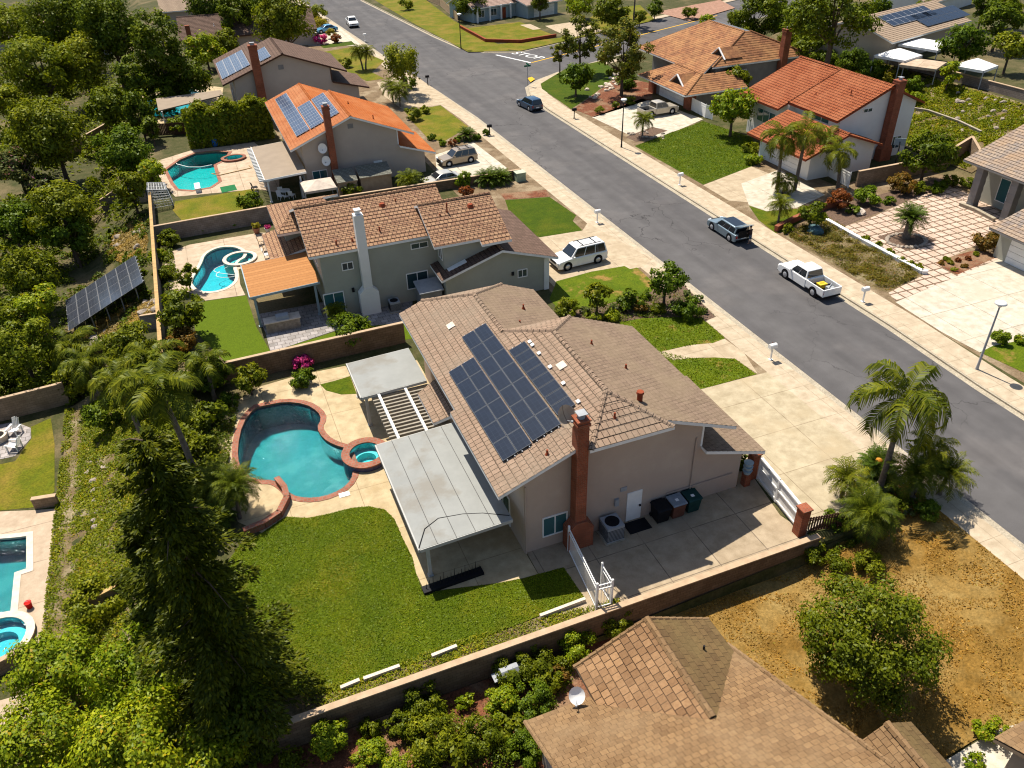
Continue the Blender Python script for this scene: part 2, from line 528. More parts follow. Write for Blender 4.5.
class MB:
    """collects shapes; build() links them as ONE mesh object"""

    def __init__(s):
        s.v, s.f, s.m, s.sm = [], [], [], []

    def add(s, vs, fs, mi=0, smooth=False):
        b = len(s.v)
        s.v += [tuple(x) for x in vs]
        for f in fs:
            s.f.append([b + i for i in f])
            s.m.append(mi)
            s.sm.append(smooth)
        return s

    def box(s, x0, x1, y0, y1, z0, z1, mi=0):
        v = [(x0, y0, z0), (x1, y0, z0), (x1, y1, z0), (x0, y1, z0), (x0, y0, z1), (x1, y0, z1), (x1, y1, z1), (x0, y1, z1)]
        return s.add(v, [(3, 2, 1, 0), (4, 5, 6, 7), (0, 1, 5, 4), (1, 2, 6, 5), (2, 3, 7, 6), (3, 0, 4, 7)], mi)

    def beam(s, p, q, w, h, mi=0, up=(0, 0, 1)):
        p, q = Vector(p), Vector(q)
        d = (q - p).normalized()
        a = d.cross(Vector(up))
        if a.length < 1e-4:
            a = Vector((1, 0, 0))
        a.normalize()
        b = a.cross(d)
        a, b = a * w / 2, b * h / 2
        v = [p - a - b, p + a - b, p + a + b, p - a + b, q - a - b, q + a - b, q + a + b, q - a + b]
        return s.add(v, [(0, 1, 2, 3), (7, 6, 5, 4), (4, 5, 1, 0), (5, 6, 2, 1), (6, 7, 3, 2), (7, 4, 0, 3)], mi)

    def tube(s, pts, rad, n=8, mi=0, smooth=True, cap=True):
        pts = [Vector(p) for p in pts]
        if isinstance(rad, (int, float)):
            rad = [rad] * len(pts)
        vs = []
        for i, p in enumerate(pts):
            d = (pts[min(i + 1, len(pts) - 1)] - pts[max(i - 1, 0)])
            d = d.normalized() if d.length > 1e-6 else Vector((0, 0, 1))
            a = d.cross(Vector((0, 0, 1)) if abs(d.z) < .95 else Vector((1, 0, 0))).normalized()
            b = d.cross(a)
            for k in range(n):
                t = 2 * math.pi * k / n
                vs.append(p + (a * math.cos(t) + b * math.sin(t)) * rad[i])
        fs = []
        for i in range(len(pts) - 1):
            for k in range(n):
                fs.append((i * n + k, i * n + (k + 1) % n, (i + 1) * n + (k + 1) % n, (i + 1) * n + k))
        s.add(vs, fs, mi, smooth)
        if cap:
            s.add(vs[:n], [tuple(range(n))], mi)
            s.add(vs[-n:], [tuple(range(n))[::-1]], mi)
        return s

    def prism(s, poly, z0, z1, mi=0):
        n = len(poly)
        a = sum(poly[i][0] * poly[(i + 1) % n][1] - poly[(i + 1) % n][0] * poly[i][1] for i in range(n))
        if a < 0:
            poly = poly[::-1]
        vs = [(p[0], p[1], z0) for p in poly] + [(p[0], p[1], z1) for p in poly]
        fs = [tuple(range(n))[::-1], tuple(range(n, 2 * n))] + [(i, (i + 1) % n, n + (i + 1) % n, n + i) for i in range(n)]
        return s.add(vs, fs, mi)

    def profile(s, prof, y0, y1, axis='y', mi=0):
        """profile in (across, z) pushed along y (or, axis 'x', profile in (y, z) pushed along x)"""
        n = len(prof)
        if axis == 'y':
            vs = [(p[0], y0, p[1]) for p in prof] + [(p[0], y1, p[1]) for p in prof]
        else:
            vs = [(y0, p[0], p[1]) for p in prof] + [(y1, p[0], p[1]) for p in prof]
        fs = [tuple(range(n)), tuple(range(n, 2 * n))[::-1]] + [(i, n + i, n + (i + 1) % n, (i + 1) % n) for i in range(n)]
        return s.add(vs, fs, mi)

    def build(s, name, mats, parent=None, label=None, recalc=True, uv=None):
        if not isinstance(mats, (list, tuple)):
            mats = [mats]
        me = bpy.data.meshes.new(name)
        off = Vector((0, 0, 0))
        if parent is not None and parent.get('world_built'):
            off = Vector(parent['world_built'])
        vv = [(x[0] - off.x, x[1] - off.y, x[2] - off.z) for x in s.v]
        me.from_pydata(vv, [], s.f)
        for M in mats:
            me.materials.append(M)
        me.polygons.foreach_set('material_index', s.m)
        me.polygons.foreach_set('use_smooth', s.sm)
        if recalc:
            bm = bmesh.new()
            bm.from_mesh(me)
            bmesh.ops.recalc_face_normals(bm, faces=bm.faces)
            bm.to_mesh(me)
            bm.free()
        uvl = me.uv_layers.new(name='uv')
        if uv is not None:
            for p in me.polygons:
                for li, q in zip(p.loop_indices, uv[p.index]):
                    uvl.data[li].uv = q
        else:
            for p in me.polygons:
                nx, ny, nz = (abs(t) for t in p.normal)
                for li in p.loop_indices:
                    x, y, z = s.v[me.loops[li].vertex_index]
                    uvl.data[li].uv = (x, y) if nz > .7 else ((y, z) if nx > ny else (x, z))
        o = link_mesh(name, me, parent)
        if label:
            o['label'] = label
        return o


def world_thing(name, label, cat, loc, group=None):
    """a thing whose parts are written in world coordinates"""
    t = thing(name, label, cat, loc, 0, group)
    t['world_built'] = list(loc)
    return t


def finish_world_things():
    for o in bpy.data.objects:
        if 'world_built' in o.keys():
            del o['world_built']


# ------------------------------------------------------------------ ground sheets
def inpoly(x, y, poly):
    r = False
    n = len(poly)
    j = n - 1
    for i in range(n):
        xi, yi = poly[i][0], poly[i][1]
        xj, yj = poly[j][0], poly[j][1]
        if (yi > y) != (yj > y) and x < (xj - xi) * (y - yi) / (yj - yi) + xi:
            r = not r
        j = i
    return r


def offset(poly, d):
    n = len(poly)
    a = sum(poly[i][0] * poly[(i + 1) % n][1] - poly[(i + 1) % n][0] * poly[i][1] for i in range(n))
    sg = 1 if a > 0 else -1
    out = []
    for i in range(n):
        p0, p1, p2 = Vector(poly[i - 1][:2]), Vector(poly[i][:2]), Vector(poly[(i + 1) % n][:2])
        e1, e2 = (p1 - p0).normalized(), (p2 - p1).normalized()
        n1, n2 = Vector((e1.y, -e1.x)), Vector((e2.y, -e2.x))
        b = n1 + n2
        if b.length < 1e-4:
            b = n1.copy()
        b.normalize()
        k = d * sg / max(.45, b.dot(n1))
        out.append((p1.x + b.x * k, p1.y + b.y * k))
    return out


def smooth_poly(poly, it=2):
    for _ in range(it):
        q = []
        n = len(poly)
        for i in range(n):
            a, b = poly[i], poly[(i + 1) % n]
            q.append((a[0] * .75 + b[0] * .25, a[1] * .75 + b[1] * .25))
            q.append((a[0] * .25 + b[0] * .75, a[1] * .25 + b[1] * .75))
        poly = q
    return poly


def cdt(loops, pts=()):
    vs, es = [], []
    for L in loops:
        b = len(vs)
        vs += [Vector((p[0], p[1])) for p in L]
        es += [(b + i, b + (i + 1) % len(L)) for i in range(len(L))]
    vs += [Vector((p[0], p[1])) for p in pts]
    r = geometry.delaunay_2d_cdt(vs, es, [], 0, 1e-5)
    return r[0], r[2]


def sheet(name, outer, M, z=.012, holes=(), drape=0.0, kind='structure', label=None):
    pts = []
    if drape:
        xs = [p[0] for p in outer]
        ys = [p[1] for p in outer]
        x = min(xs)
        while x < max(xs):
            y = min(ys)
            while y < max(ys):
                if inpoly(x, y, outer):
                    pts.append((x, y))
                y += drape
            x += drape
    vs, fs = cdt([outer] + list(holes), pts)
    keep = []
    for f in fs:
        cx = sum(vs[i].x for i in f) / len(f)
        cy = sum(vs[i].y for i in f) / len(f)
        if inpoly(cx, cy, outer) and not any(inpoly(cx, cy, h) for h in holes):
            keep.append(f)
    used = sorted({i for f in keep for i in f})
    ix = {k: i for i, k in enumerate(used)}
    mb = MB()
    mb.add([(vs[i].x, vs[i].y, (hgt(vs[i].x, vs[i].y) if drape else 0) + z) for i in used], [[ix[i] for i in f] for f in keep])
    o = mb.build(name, M)
    me = o.data
    if me.polygons and sum(p.normal.z for p in me.polygons) < 0:
        me.flip_normals()
    o['kind'] = kind
    if label:
        o['label'] = label
    return o


def ring(mb, inner, outer, z0, z1, mi=0):
    n = len(inner)
    vs = [(p[0], p[1], z0) for p in inner] + [(p[0], p[1], z0) for p in outer] + [(p[0], p[1], z1) for p in inner] + [(p[0], p[1], z1) for p in outer]
    fs = []
    for i in range(n):
        j = (i + 1) % n
        fs += [(2 * n + i, 2 * n + j, 3 * n + j, 3 * n + i), (i, 2 * n + i, 2 * n + j, j), (n + j, 3 * n + j, 3 * n + i, n + i)]
    mb.add(vs, fs, mi)
    return mb


def ring_uv_build(mb, name, M, parent, n, per):
    return mb.build(name, M, parent)


# ------------------------------------------------------------------ roofs
def clip(poly, lo, hi):
    for s, k in ((1, lo), (-1, -hi)):
        out = []
        n = len(poly)
        for i in range(n):
            a, b = poly[i], poly[(i + 1) % n]
            da, db = s * a[1] - k, s * b[1] - k
            if da >= -1e-9:
                out.append(a)
            if (da > 1e-9 and db < -1e-9) or (da < -1e-9 and db > 1e-9):
                t = da / (da - db)
                out.append((a[0] + (b[0] - a[0]) * t, a[1] + (b[1] - a[1]) * t))
        poly = out
        if len(poly) < 3:
            return []
    return poly


class Roof:
    def __init__(s):
        s.mb = MB()
        s.uv = []

    def _add(s, vs, mi, uv):
        s.mb.add(vs, [tuple(range(len(vs)))], mi)
        s.uv.append(uv)

    def plane(s, pts, course=.4, mi=0, step=.035, th=.2, trim=1, base=.0):
        P = [Vector(p) for p in pts]
        n = Vector((0, 0, 0))
        for i in range(len(P)):
            n += (P[i] - P[0]).cross(P[(i + 1) % len(P)] - P[0])
        n.normalize()
        if n.z < 0:
            n = -n
            P = P[::-1]
        v = Vector((-n.x * n.z, -n.y * n.z, n.x ** 2 + n.y ** 2)).normalized()
        u = v.cross(n)
        O = P[0]
        q = [((p - O).dot(u), (p - O).dot(v)) for p in P]
        v0 = min(t[1] for t in q)
        q = [(t[0], t[1] - v0) for t in q]
        O = O + v * v0
        vm = max(t[1] for t in q)
        k = 0
        while k * course < vm - 1e-6:
            a, b = k * course, min(vm, (k + 1) * course)
            st = clip(q, a, b)
            if st:
                vs = [O + u * t[0] + v * t[1] + n * (base + .004 + step * (1 - (t[1] - a) / course)) for t in st]
                s._add(vs, mi, st)
                for i in range(len(st)):
                    e, g = st[i], st[(i + 1) % len(st)]
                    if abs(e[1] - a) < 1e-6 and abs(g[1] - a) < 1e-6 and abs(e[0] - g[0]) > 1e-3:
                        A, B = vs[i], vs[(i + 1) % len(st)]
                        s._add([A, A - n * (step + .002), B - n * (step + .002), B], mi, [(e[0], a), (e[0], a - .01), (g[0], a - .01), (g[0], a)])
            k += 1
        lo = [p - Vector((0, 0, th)) for p in P]
        s._add(lo[::-1], trim, [(0, 0)] * len(lo))
        for i in range(len(P)):
            j = (i + 1) % len(P)
            s._add([P[i] + n * .004, lo[i], lo[j], P[j] + n * .004], trim, [(0, 0)] * 4)
        return s

    def cap(s, p, q, r=.13, mi=2, seg=.42):
        p, q = Vector(p), Vector(q)
        L = (q - p).length
        d = (q - p) / L
        a = d.cross(Vector((0, 0, 1))).normalized()
        w = a.cross(d)
        k = 0
        while k * seg < L - .02:
            t0, t1 = k * seg, min(L, (k + 1) * seg)
            e0, e1 = p + d * t0 + w * .05, p + d * t1 + w * .02
            prof = [(-1.25, -.35), (-.6, .45), (.6, .45), (1.25, -.35)]
            A = [e0 + a * x * r + w * y * r for x, y in prof]
            B = [e1 + a * x * r * .9 + w * y * r * .9 for x, y in prof]
            for i in range(3):
                s._add([A[i], A[i + 1], B[i + 1], B[i]], mi, [(k * .33 + .02, i * .3), (k * .33 + .02, i * .3 + .28), (k * .33 + .3, i * .3 + .28), (k * .33 + .3, i * .3)])
            s._add(A[::-1], mi, [(0, 0)] * 4)
            k += 1
        return s

    def build(s, name, mats, parent):
        return s.mb.build(name, mats, parent, recalc=False, uv=s.uv)


def window(parent, x, y, z, w, h, face='-y', M=None, glass=None, split=1, name='window', dep=.06):
    """frame with panes; x, y, z is the middle of the opening on the wall face"""
    M = M or m_white
    ax = face[1]
    sg = -1 if face[0] == '-' else 1
    f = MB()

    def bx(mb, a0, a1, b0, b1, d0, d1):
        lo, hi = sorted((sg * d0, sg * d1))
        if ax == 'y':
            mb.box(x + a0, x + a1, y + lo, y + hi, z + b0, z + b1)
        else:
            mb.box(x + lo, x + hi, y + a0, y + a1, z + b0, z + b1)
    t = .07
    bx(f, -w / 2, w / 2, -h / 2, -h / 2 + t, -.02, dep)
    bx(f, -w / 2, w / 2, h / 2 - t, h / 2, -.02, dep)
    bx(f, -w / 2, -w / 2 + t, -h / 2 + t, h / 2 - t, -.02, dep)
    bx(f, w / 2 - t, w / 2, -h / 2 + t, h / 2 - t, -.02, dep)
    for i in range(1, split + 1):
        if split > 0:
            q = -w / 2 + w * i / (split + 1)
            bx(f, q - .03, q + .03, -h / 2 + t, h / 2 - t, -.02, dep)
    o = f.build(name, M, parent)
    g = MB()
    bx(g, -w / 2 + t, w / 2 - t, -h / 2 + t, h / 2 - t, -.015, .02)
    gp = g.build('pane', glass or m_glass, o)
    if parent.get('world_built'):
        off = Vector(parent['world_built'])
        for q in gp.data.vertices:
            q.co -= off
    return o


def sub(mb, name, M, part, root):
    """a sub-part, under a part, of a thing written in world coordinates"""
    o = mb.build(name, M, part)
    if root.get('world_built'):
        off = Vector(root['world_built'])
        for q in o.data.vertices:
            q.co -= off
    return o


def wall_run(name, label, pts, h, th, M, capM=None, group=None, zfun=None, depth=.5, cat='garden wall'):
    """free-standing block wall with a cap, following the ground"""
    a = pts[0]
    z0 = (zfun or hgt)(a[0], a[1])
    t = world_thing(name, label, cat, (a[0], a[1], z0), group)
    w, cp = MB(), MB()
    for i in range(len(pts) - 1):
        p, q = Vector(pts[i][:2]), Vector(pts[i + 1][:2])
        L = (q - p).length
        n = max(1, int(L / 4)) if zfun is None else 1
        for k in range(n):
            A, B = p.lerp(q, k / n), p.lerp(q, (k + 1) / n)
            za, zb = (zfun or hgt)(A.x, A.y), (zfun or hgt)(B.x, B.y)
            d = (B - A).normalized()
            nn = Vector((-d.y, d.x)) * th / 2
            vs = []
            for P, zz in ((A, za), (B, zb)):
                for s_ in (1, -1):
                    for top in (0, 1):
                        vs.append((P.x + nn.x * s_, P.y + nn.y * s_, zz + (h if top else -depth)))
            w.add(vs, [(0, 1, 5, 4), (2, 6, 7, 3), (1, 3, 7, 5), (0, 2, 3, 1), (4, 5, 7, 6)])
            e = d * .01
            cp.beam((A.x - e.x, A.y - e.y, za + h + .035), (B.x + e.x, B.y + e.y, zb + h + .035), th + .08, .07)
    w.build('wall', M, t)
    cp.build('wall_cap', capM or m_cap, t)
    return t


# ------------------------------------------------------------------ plants
def quads_mesh(name, Q, mats, mi=None):
    """Q: (n, 4, 3) array of leaf faces"""
    n = len(Q)
    me = bpy.data.meshes.new(name)
    me.vertices.add(n * 4)
    me.vertices.foreach_set('co', Q.reshape(-1).astype(np.float32))
    me.loops.add(n * 4)
    me.loops.foreach_set('vertex_index', np.arange(n * 4, dtype=np.int32))
    me.polygons.add(n)
    me.polygons.foreach_set('loop_start', np.arange(0, n * 4, 4, dtype=np.int32))
    try:
        me.polygons.foreach_set('loop_total', np.full(n, 4, dtype=np.int32))
    except Exception:
        pass
    for M in (mats if isinstance(mats, (list, tuple)) else [mats]):
        me.materials.append(M)
    if mi is not None:
        me.polygons.foreach_set('material_index', mi.astype(np.int32))
    me.update(calc_edges=True)
    me.validate()
    return me


def leaves_at(pos, nrm, size, asp=.6, g=rng):
    """leaf-shaped quads (a kite) at POS facing roughly NRM"""
    n = len(pos)
    nrm = nrm / np.maximum(np.linalg.norm(nrm, axis=1, keepdims=True), 1e-6)
    t = g.normal(size=(n, 3))
    t -= (t * nrm).sum(1, keepdims=True) * nrm
    t /= np.maximum(np.linalg.norm(t, axis=1, keepdims=True), 1e-6)
    b = np.cross(nrm, t)
    s = (size * g.uniform(.6, 1.35, n))[:, None]
    dr = nrm * s * .18
    return np.stack([pos - t * s * .5, pos + b * s * asp * .5 + t * s * .08 - dr, pos + t * s * .55, pos - b * s * asp * .5 + t * s * .08 - dr], 1)


def crown_pts(R, H, nc, style, g):
    """middles and radii of the leaf clumps of a crown; z from 0 (bottom) to H"""
    C, r = [], []
    while len(C) < nc:
        p = g.uniform(-1, 1, 3)
        d = np.linalg.norm(p)
        if d > 1 or d < .25:
            continue
        if g.random() > d ** 1.2:
            continue
        z = (p[2] + 1) / 2
        if style == 'cone':
            k = (1 - z) ** .8 * 1.05 + .06
            q = np.array([p[0] * k * 1.15, p[1] * k * 1.15, z])
            rr = .20 * (1 - z * .55)
        elif style == 'open':
            q = np.array([p[0], p[1], z])
            rr = .24
        elif style == 'shade':
            q = np.array([p[0] * .95, p[1] * .95, .05 + z * .9])
            rr = .2
        elif style == 'column':
            q = np.array([p[0] * .85, p[1] * .85, z])
            rr = .34
        else:
            q = np.array([p[0] * .88, p[1] * .88, .08 + z * .86])
            rr = .29
        C.append([q[0] * R, q[1] * R, q[2] * H])
        r.append(rr * R * g.uniform(.65, 1.3))
    return np.array(C), np.array(r)


CROWNS = {}


def crown_mesh(key, R, H, nc, nl, leaf, style, M, seed):
    g = np.random.default_rng(seed)
    C, r = crown_pts(R, H, nc, style, g)
    w = r ** 2
    ids = g.choice(len(C), nl, p=w / w.sum())
    d = g.normal(size=(nl, 3))
    d /= np.linalg.norm(d, axis=1, keepdims=True)
    rad = r[ids] * (g.random(nl) ** .35) * g.uniform(.8, 1.25, nl)
    sq = np.array([1, 1, .75])
    pos = C[ids] + d * sq * rad[:, None]
    if style == 'weep':
        pos[:, 2] -= g.random(nl) ** 2 * H * .35
    out = pos - np.array([0, 0, H * .45])
    out /= np.maximum(np.linalg.norm(out, axis=1, keepdims=True), 1e-6)
    nrm = d * .7 + out * .5 + np.array([0, 0, .45]) + g.normal(size=(nl, 3)) * .45
    pos[:, 2] = np.maximum(pos[:, 2], .02)
    Q = leaves_at(pos, nrm, leaf, .62, g)
    me = quads_mesh('crown', Q, M)
    CROWNS[key] = (me, R, H, C)
    return me


def trunk_mesh(R, H, hb, C, rt, seed, M=None, name='trunk'):
    """tapered trunk with limbs that reach into the clumps; base at z=0, crown bottom at hb"""
    g = np.random.default_rng(seed)
    mb = MB()
    lean = g.normal(size=2) * .06 * R
    top = hb + H * .6
    pts = [(0, 0, -.15), (lean[0] * .2, lean[1] * .2, hb * .5), (lean[0] * .5, lean[1] * .5, hb + H * .1), (lean[0], lean[1], top)]
    mb.tube(pts, [rt * 1.25, rt, rt * .75, rt * .2], 7)
    for i in g.choice(len(C), min(len(C), 11), replace=False):
        e = C[i]
        z0 = hb * .85 + min(.8, e[2] / max(H, .1)) * H * .35
        s = (lean[0] * .5, lean[1] * .5, z0)
        mid = (e[0] * .5 + s[0] * .5, e[1] * .5 + s[1] * .5, (hb + e[2]) * .45 + z0 * .55)
        mb.tube([s, mid, (e[0], e[1], hb + e[2])], [rt * .45, rt * .28, rt * .08], 5, cap=False)
    return mb


def conifer(loc, R, H, hb, label, M, seed, lean=(0, 0)):
    """cypress-like tree: whorls of drooping feathery branches of uneven length"""
    g = np.random.default_rng(seed)
    t = thing('conifer_tree', label, 'conifer', loc)
    P, D = [], []
    tk = MB()
    tk.tube([(lean[0] * s, lean[1] * s, -.2 + (H - .1) * s) for s in (0, .3, .6, 1)], [.26, .2, .13, .03], 8)
    nb = 135
    for i in range(nb):
        f = (i + .5) / nb
        z = hb + (H - hb) * f
        L = R * (1.05 - f) ** .55 * g.uniform(.35, 1.2)
        az = i * 2.39996 + g.uniform(-.5, .5)
        d0 = np.array([math.cos(az), math.sin(az), 0])
        sd = np.array([-math.sin(az), math.cos(az), 0])
        el = g.uniform(-.1, .45)
        n = int(90 + 330 * L / R)
        s = g.random(n) ** .7
        base = np.array([lean[0] * z / H, lean[1] * z / H, z])
        w = .40 * L * np.sin(np.clip(s, .05, 1) * 2.6) * .5 + .06
        lat = g.uniform(-1, 1, n)
        pos = base + d0 * (s * L)[:, None] + sd * (lat * w)[:, None]
        pos[:, 2] += el * s * L - .28 * s ** 2 * L - .10 * np.abs(lat) - g.random(n) * .34
        P.append(pos)
        D.append(d0 * .9 + sd * (lat * .8)[:, None] + np.array([0, 0, -.25]) + g.normal(size=(n, 3)) * .3)
        if i % 6 == 0:
            tk.tube([tuple(base), tuple(base + d0 * L * .5 + np.array([0, 0, el * L * .45])), tuple(base + d0 * L * .9 + np.array([0, 0, (el - .25) * L * .8]))], [.05, .03, .01], 4, cap=False)
    P, D = np.concatenate(P), np.concatenate(D)
    D /= np.linalg.norm(D, axis=1, keepdims=True)
    up = np.array([0, 0, 1.]) + g.normal(size=P.shape) * .55
    B = np.cross(D, up)
    B /= np.maximum(np.linalg.norm(B, axis=1, keepdims=True), 1e-6)
    s = g.uniform(.14, .30, len(P))[:, None]
    Q = np.stack([P - D * s * .5, P + B * s * .2, P + D * s * .6, P - B * s * .22], 1)
    tk.build('trunk', m_bark, t)
    link_mesh('crown', quads_mesh('crown', Q, M), t)
    return t


TREES = {}


def tree(kind, loc, R, H, hb, label, M, cat='tree', group=None, style='round', leaf=.3, dens=1.0, seed=None, name=None):
    """a tree or shrub: crown radius R, crown height H, crown bottom hb above the ground"""
    sd = seed or random.randint(1, 10 ** 6)
    key = (kind, style, round(R * 2) / 2, round(H / max(R, .1), 1), M.name, sd % 2)
    if key not in CROWNS:
        area = R * (R + H)
        nl = int(min(40000, max(420, 50 * dens * area / (leaf * leaf) * .09 * 3.2)))
        nc = int(min(110, max(12, 14 + R * 9))) if style != 'cone' else 300
        nc = 130 if style == 'shade' else nc
        crown_mesh(key, R, H, nc, nl, leaf, style, M, sd)
    me, r0, h0, C = CROWNS[key]
    t = thing(name or kind, label, cat, loc, random.uniform(0, 6.28), group)
    o = link_mesh('crown', me, t)
    o.location = (0, 0, hb)
    o.scale = (R / r0, R / r0, H / h0)
    if hb > .25:
        tm = trunk_mesh(R, H, hb, C * np.array([R / r0, R / r0, H / h0]), max(.06, .05 * R + .02 * hb), sd)
        tm.build('trunk', m_bark, t)
    return t


def frond(L, droop, el, az, nl, ll, width, g, twist=.5, keel=.25):
    """one feather leaf: quads for the leaflets and for the rib"""
    pts = []
    p = np.array([0., 0., 0.])
    d0 = np.array([math.cos(az), math.sin(az), 0])
    side = np.array([-math.sin(az), math.cos(az), 0])
    e = el
    n = 14
    for i in range(n + 1):
        pts.append(p.copy())
        p = p + (d0 * math.cos(e) + np.array([0, 0, 1.]) * math.sin(e)) * L / n
        e -= droop / n * (0.5 + 1.2 * i / n)
    pts = np.array(pts)
    Q = []
    up = np.array([0, 0, 1.])
    for i in range(n):
        a, b = pts[i], pts[i + 1]
        w = .035 * (1 - i / n) + .01
        Q.append([a - side * w, a + side * w, b + side * w * .8, b - side * w * .8])
    for k in range(nl):
        t = .12 + .88 * (k + .5) / nl
        f = t * n
        i = min(n - 1, int(f))
        q = pts[i] + (pts[i + 1] - pts[i]) * (f - i)
        dr = pts[i + 1] - pts[i]
        dr /= np.linalg.norm(dr)
        nv = np.cross(side, dr)
        l_ = ll * (math.sin(min(1, t * 1.12) * math.pi) ** .6 * .9 + .12) * g.uniform(.85, 1.1)
        for s in (1, -1):
            dv = side * s * .85 + dr * .55 - nv * keel * g.uniform(.4, 1.6) - up * .25 * g.random()
            dv /= np.linalg.norm(dv)
            w = dr * width * .5
            tip = q + dv * l_ - up * l_ * .22 * droop
            mid = q + dv * l_ * .5
            Q.append([q - w * .5, q + w * .5, mid + w, mid - w])
            Q.append([mid - w, mid + w, tip + w * .15, tip - w * .15])
    return Q


PALMS = {}


def palm_crown(key, nf, L, droop, elr, nl, ll, width, M, seed=1, dead=0):
    g = np.random.default_rng(seed)
    Q = []
    for i in range(nf):
        az = i * 2.39996 + g.uniform(-.2, .2)
        u_ = i / max(1, nf - 1)
        el = elr[1] + (elr[0] - elr[1]) * u_ + g.uniform(-.1, .1)
        Q += frond(L * g.uniform(.85, 1.08), droop * g.uniform(.8, 1.2), el, az, nl, ll, width, g)
    me = quads_mesh('crown', np.array(Q), M)
    PALMS[key] = me
    return me


def palm(key, loc, h, label, tr=.12, lean=(0, 0), sc=1.0, name='palm_tree', cat='palm tree', group=None, bark=None):
    t = thing(name, label, cat, loc, random.uniform(0, 6.28) if not any(lean) else 0, group)
    mb = MB()
    n = 8
    pts, rr = [], []
    for i in range(n + 1):
        s = i / n
        pts.append((lean[0] * s ** 1.6, lean[1] * s ** 1.6, -.15 + (h + .15) * s))
        rr.append(tr * (1.25 - .35 * s) * (1.06 if i % 2 else .97))
    mb.tube(pts, rr, 8)
    mb.build('trunk', bark or m_palmbark, t)
    o = link_mesh('crown', PALMS[key], t)
    o.location = (lean[0], lean[1], h)
    o.scale = (sc, sc, sc)
    o.rotation_euler[2] = random.uniform(0, 6.28)
    return t


def cover(name, label, poly, n, leaf, hh, M, cat='ground cover', clump=0, seed=3, gap=0.0, zf=None, crs=(.35, 1.1)):
    """low plants over an area nobody could count"""
    g = np.random.default_rng(seed)
    xs = [p[0] for p in poly]
    ys = [p[1] for p in poly]
    P = []
    cen = None
    if clump:
        cen = np.stack([g.uniform(min(xs), max(xs), clump), g.uniform(min(ys), max(ys), clump)], 1)
        cr = g.uniform(crs[0], crs[1], clump)
    while len(P) < n:
        if clump:
            k = g.integers(clump)
            a = g.normal(size=2) * cr[k] * .5
            x, y = cen[k] + a
            zz = hh * max(.1, 1 - (a[0] ** 2 + a[1] ** 2) / cr[k] ** 2) * g.random() ** .5
        else:
            x, y = g.uniform(min(xs), max(xs)), g.uniform(min(ys), max(ys))
            zz = hh * g.random() ** 2
            if gap and math.sin(x * 1.7 + math.sin(y * 1.1) * 2) * math.sin(y * 1.3 + x * .4) > gap:
                continue
        if inpoly(x, y, poly):
            P.append((x, y, (zf or hgt)(x, y) + zz + .02))
    P = np.array(P)
    nr = g.normal(size=(n, 3)) * .6 + np.array([0, 0, 1.])
    me = quads_mesh(name, leaves_at(P, nr, leaf, .6, g), M)
    o = link_mesh(name, me)
    o['kind'] = 'stuff'
    tag(o, label, cat)
    return o
# ------------------------------------------------------------------ sky and sun
W = bpy.data.worlds.new('World')
scene.world = W
W.use_nodes = True
wn, wl = W.node_tree.nodes, W.node_tree.links
SUNV = Vector((-.127, .51, 1.0)).normalized()
SUN_EL = math.asin(SUNV.z)
SUN_AZ = math.atan2(SUNV.x, SUNV.y)
sky = wn.new('ShaderNodeTexSky')
sky.sky_type = 'NISHITA'
sky.sun_disc = False
sky.sun_elevation = SUN_EL
sky.sun_rotation = SUN_AZ
wl.new(sky.outputs[0], wn['Background'].inputs[0])
wn['Background'].inputs[1].default_value = .08
sl = bpy.data.lights.new('sun', 'SUN')
sl.energy = 4.8
sl.angle = R_(.5)
sl.color = (1.0, .93, .82)
sun = bpy.data.objects.new('sun', sl)
COL.objects.link(sun)
sun.rotation_euler = SUNV.to_track_quat('Z', 'Y').to_euler()
sun.location = (0, 60, 80)
scene.view_settings.view_transform = 'Standard'
scene.view_settings.look = 'None'
scene.view_settings.exposure = 0.78
scene.view_settings.gamma = 1.0
scene.cycles.use_denoising = True
scene.cycles.pixel_filter_type = 'BLACKMAN_HARRIS'
scene.cycles.filter_width = 1.15
scene.cycles.max_bounces = 6
scene.cycles.transparent_max_bounces = 12
scene.cycles.caustics_reflective = False
scene.cycles.caustics_refractive = False

# ------------------------------------------------------------------ outlines
ROAD = [(36.8, -16), (36.8, 108), (36.0, 124), (34.9, 140), (33.9, 163), (31, 219), (24, 290), (12, 330), (28, 336), (38, 292),
        (44.7, 212), (48.0, 163), (49.3, 151), (52, 145.4), (57.3, 142.7), (78.8, 150.4), (115, 164.6), (200, 197),
        (205, 180), (110, 146.2), (70, 130.8), (58, 125.8), (52.8, 122.6), (49.7, 119.4), (48.2, 115), (47.6, 107), (47.6, 40), (47.2, 31), (47.2, -16)]
POOL1 = smooth_poly(gl([(254, 408), (265, 405.5), (285, 401.6), (306, 404), (318.5, 411.7), (322, 419.4), (317, 428), (323.6, 438.5), (334, 444.7),
                        (347, 448.5), (350, 458), (354, 468), (352, 480), (341, 490.5), (323.6, 497.3), (306, 498.8), (291, 495.5), (283, 486),
                        (273, 480.5), (261, 480.5), (248, 477), (238.7, 466), (237, 448), (242, 424)]), 1)
POOL2 = smooth_poly(gl(cl(5, 760, 380, 756, 352, 778, 318, 796, 286, 805, 258, 835, 236, 875, 224, 925, 224, 958, 240, 962, 262, 930, 280, 918, 305, 930, 338, 922, 365, 890, 388, 840, 402, 790, 400)), 1)
POOL3 = gl(cl(1, 656, 668, 708, 630, 770, 604, 850, 596, 902, 600, 880, 632, 842, 650, 850, 682, 862, 715, 828, 738, 760, 750, 704, 746, 684, 722))
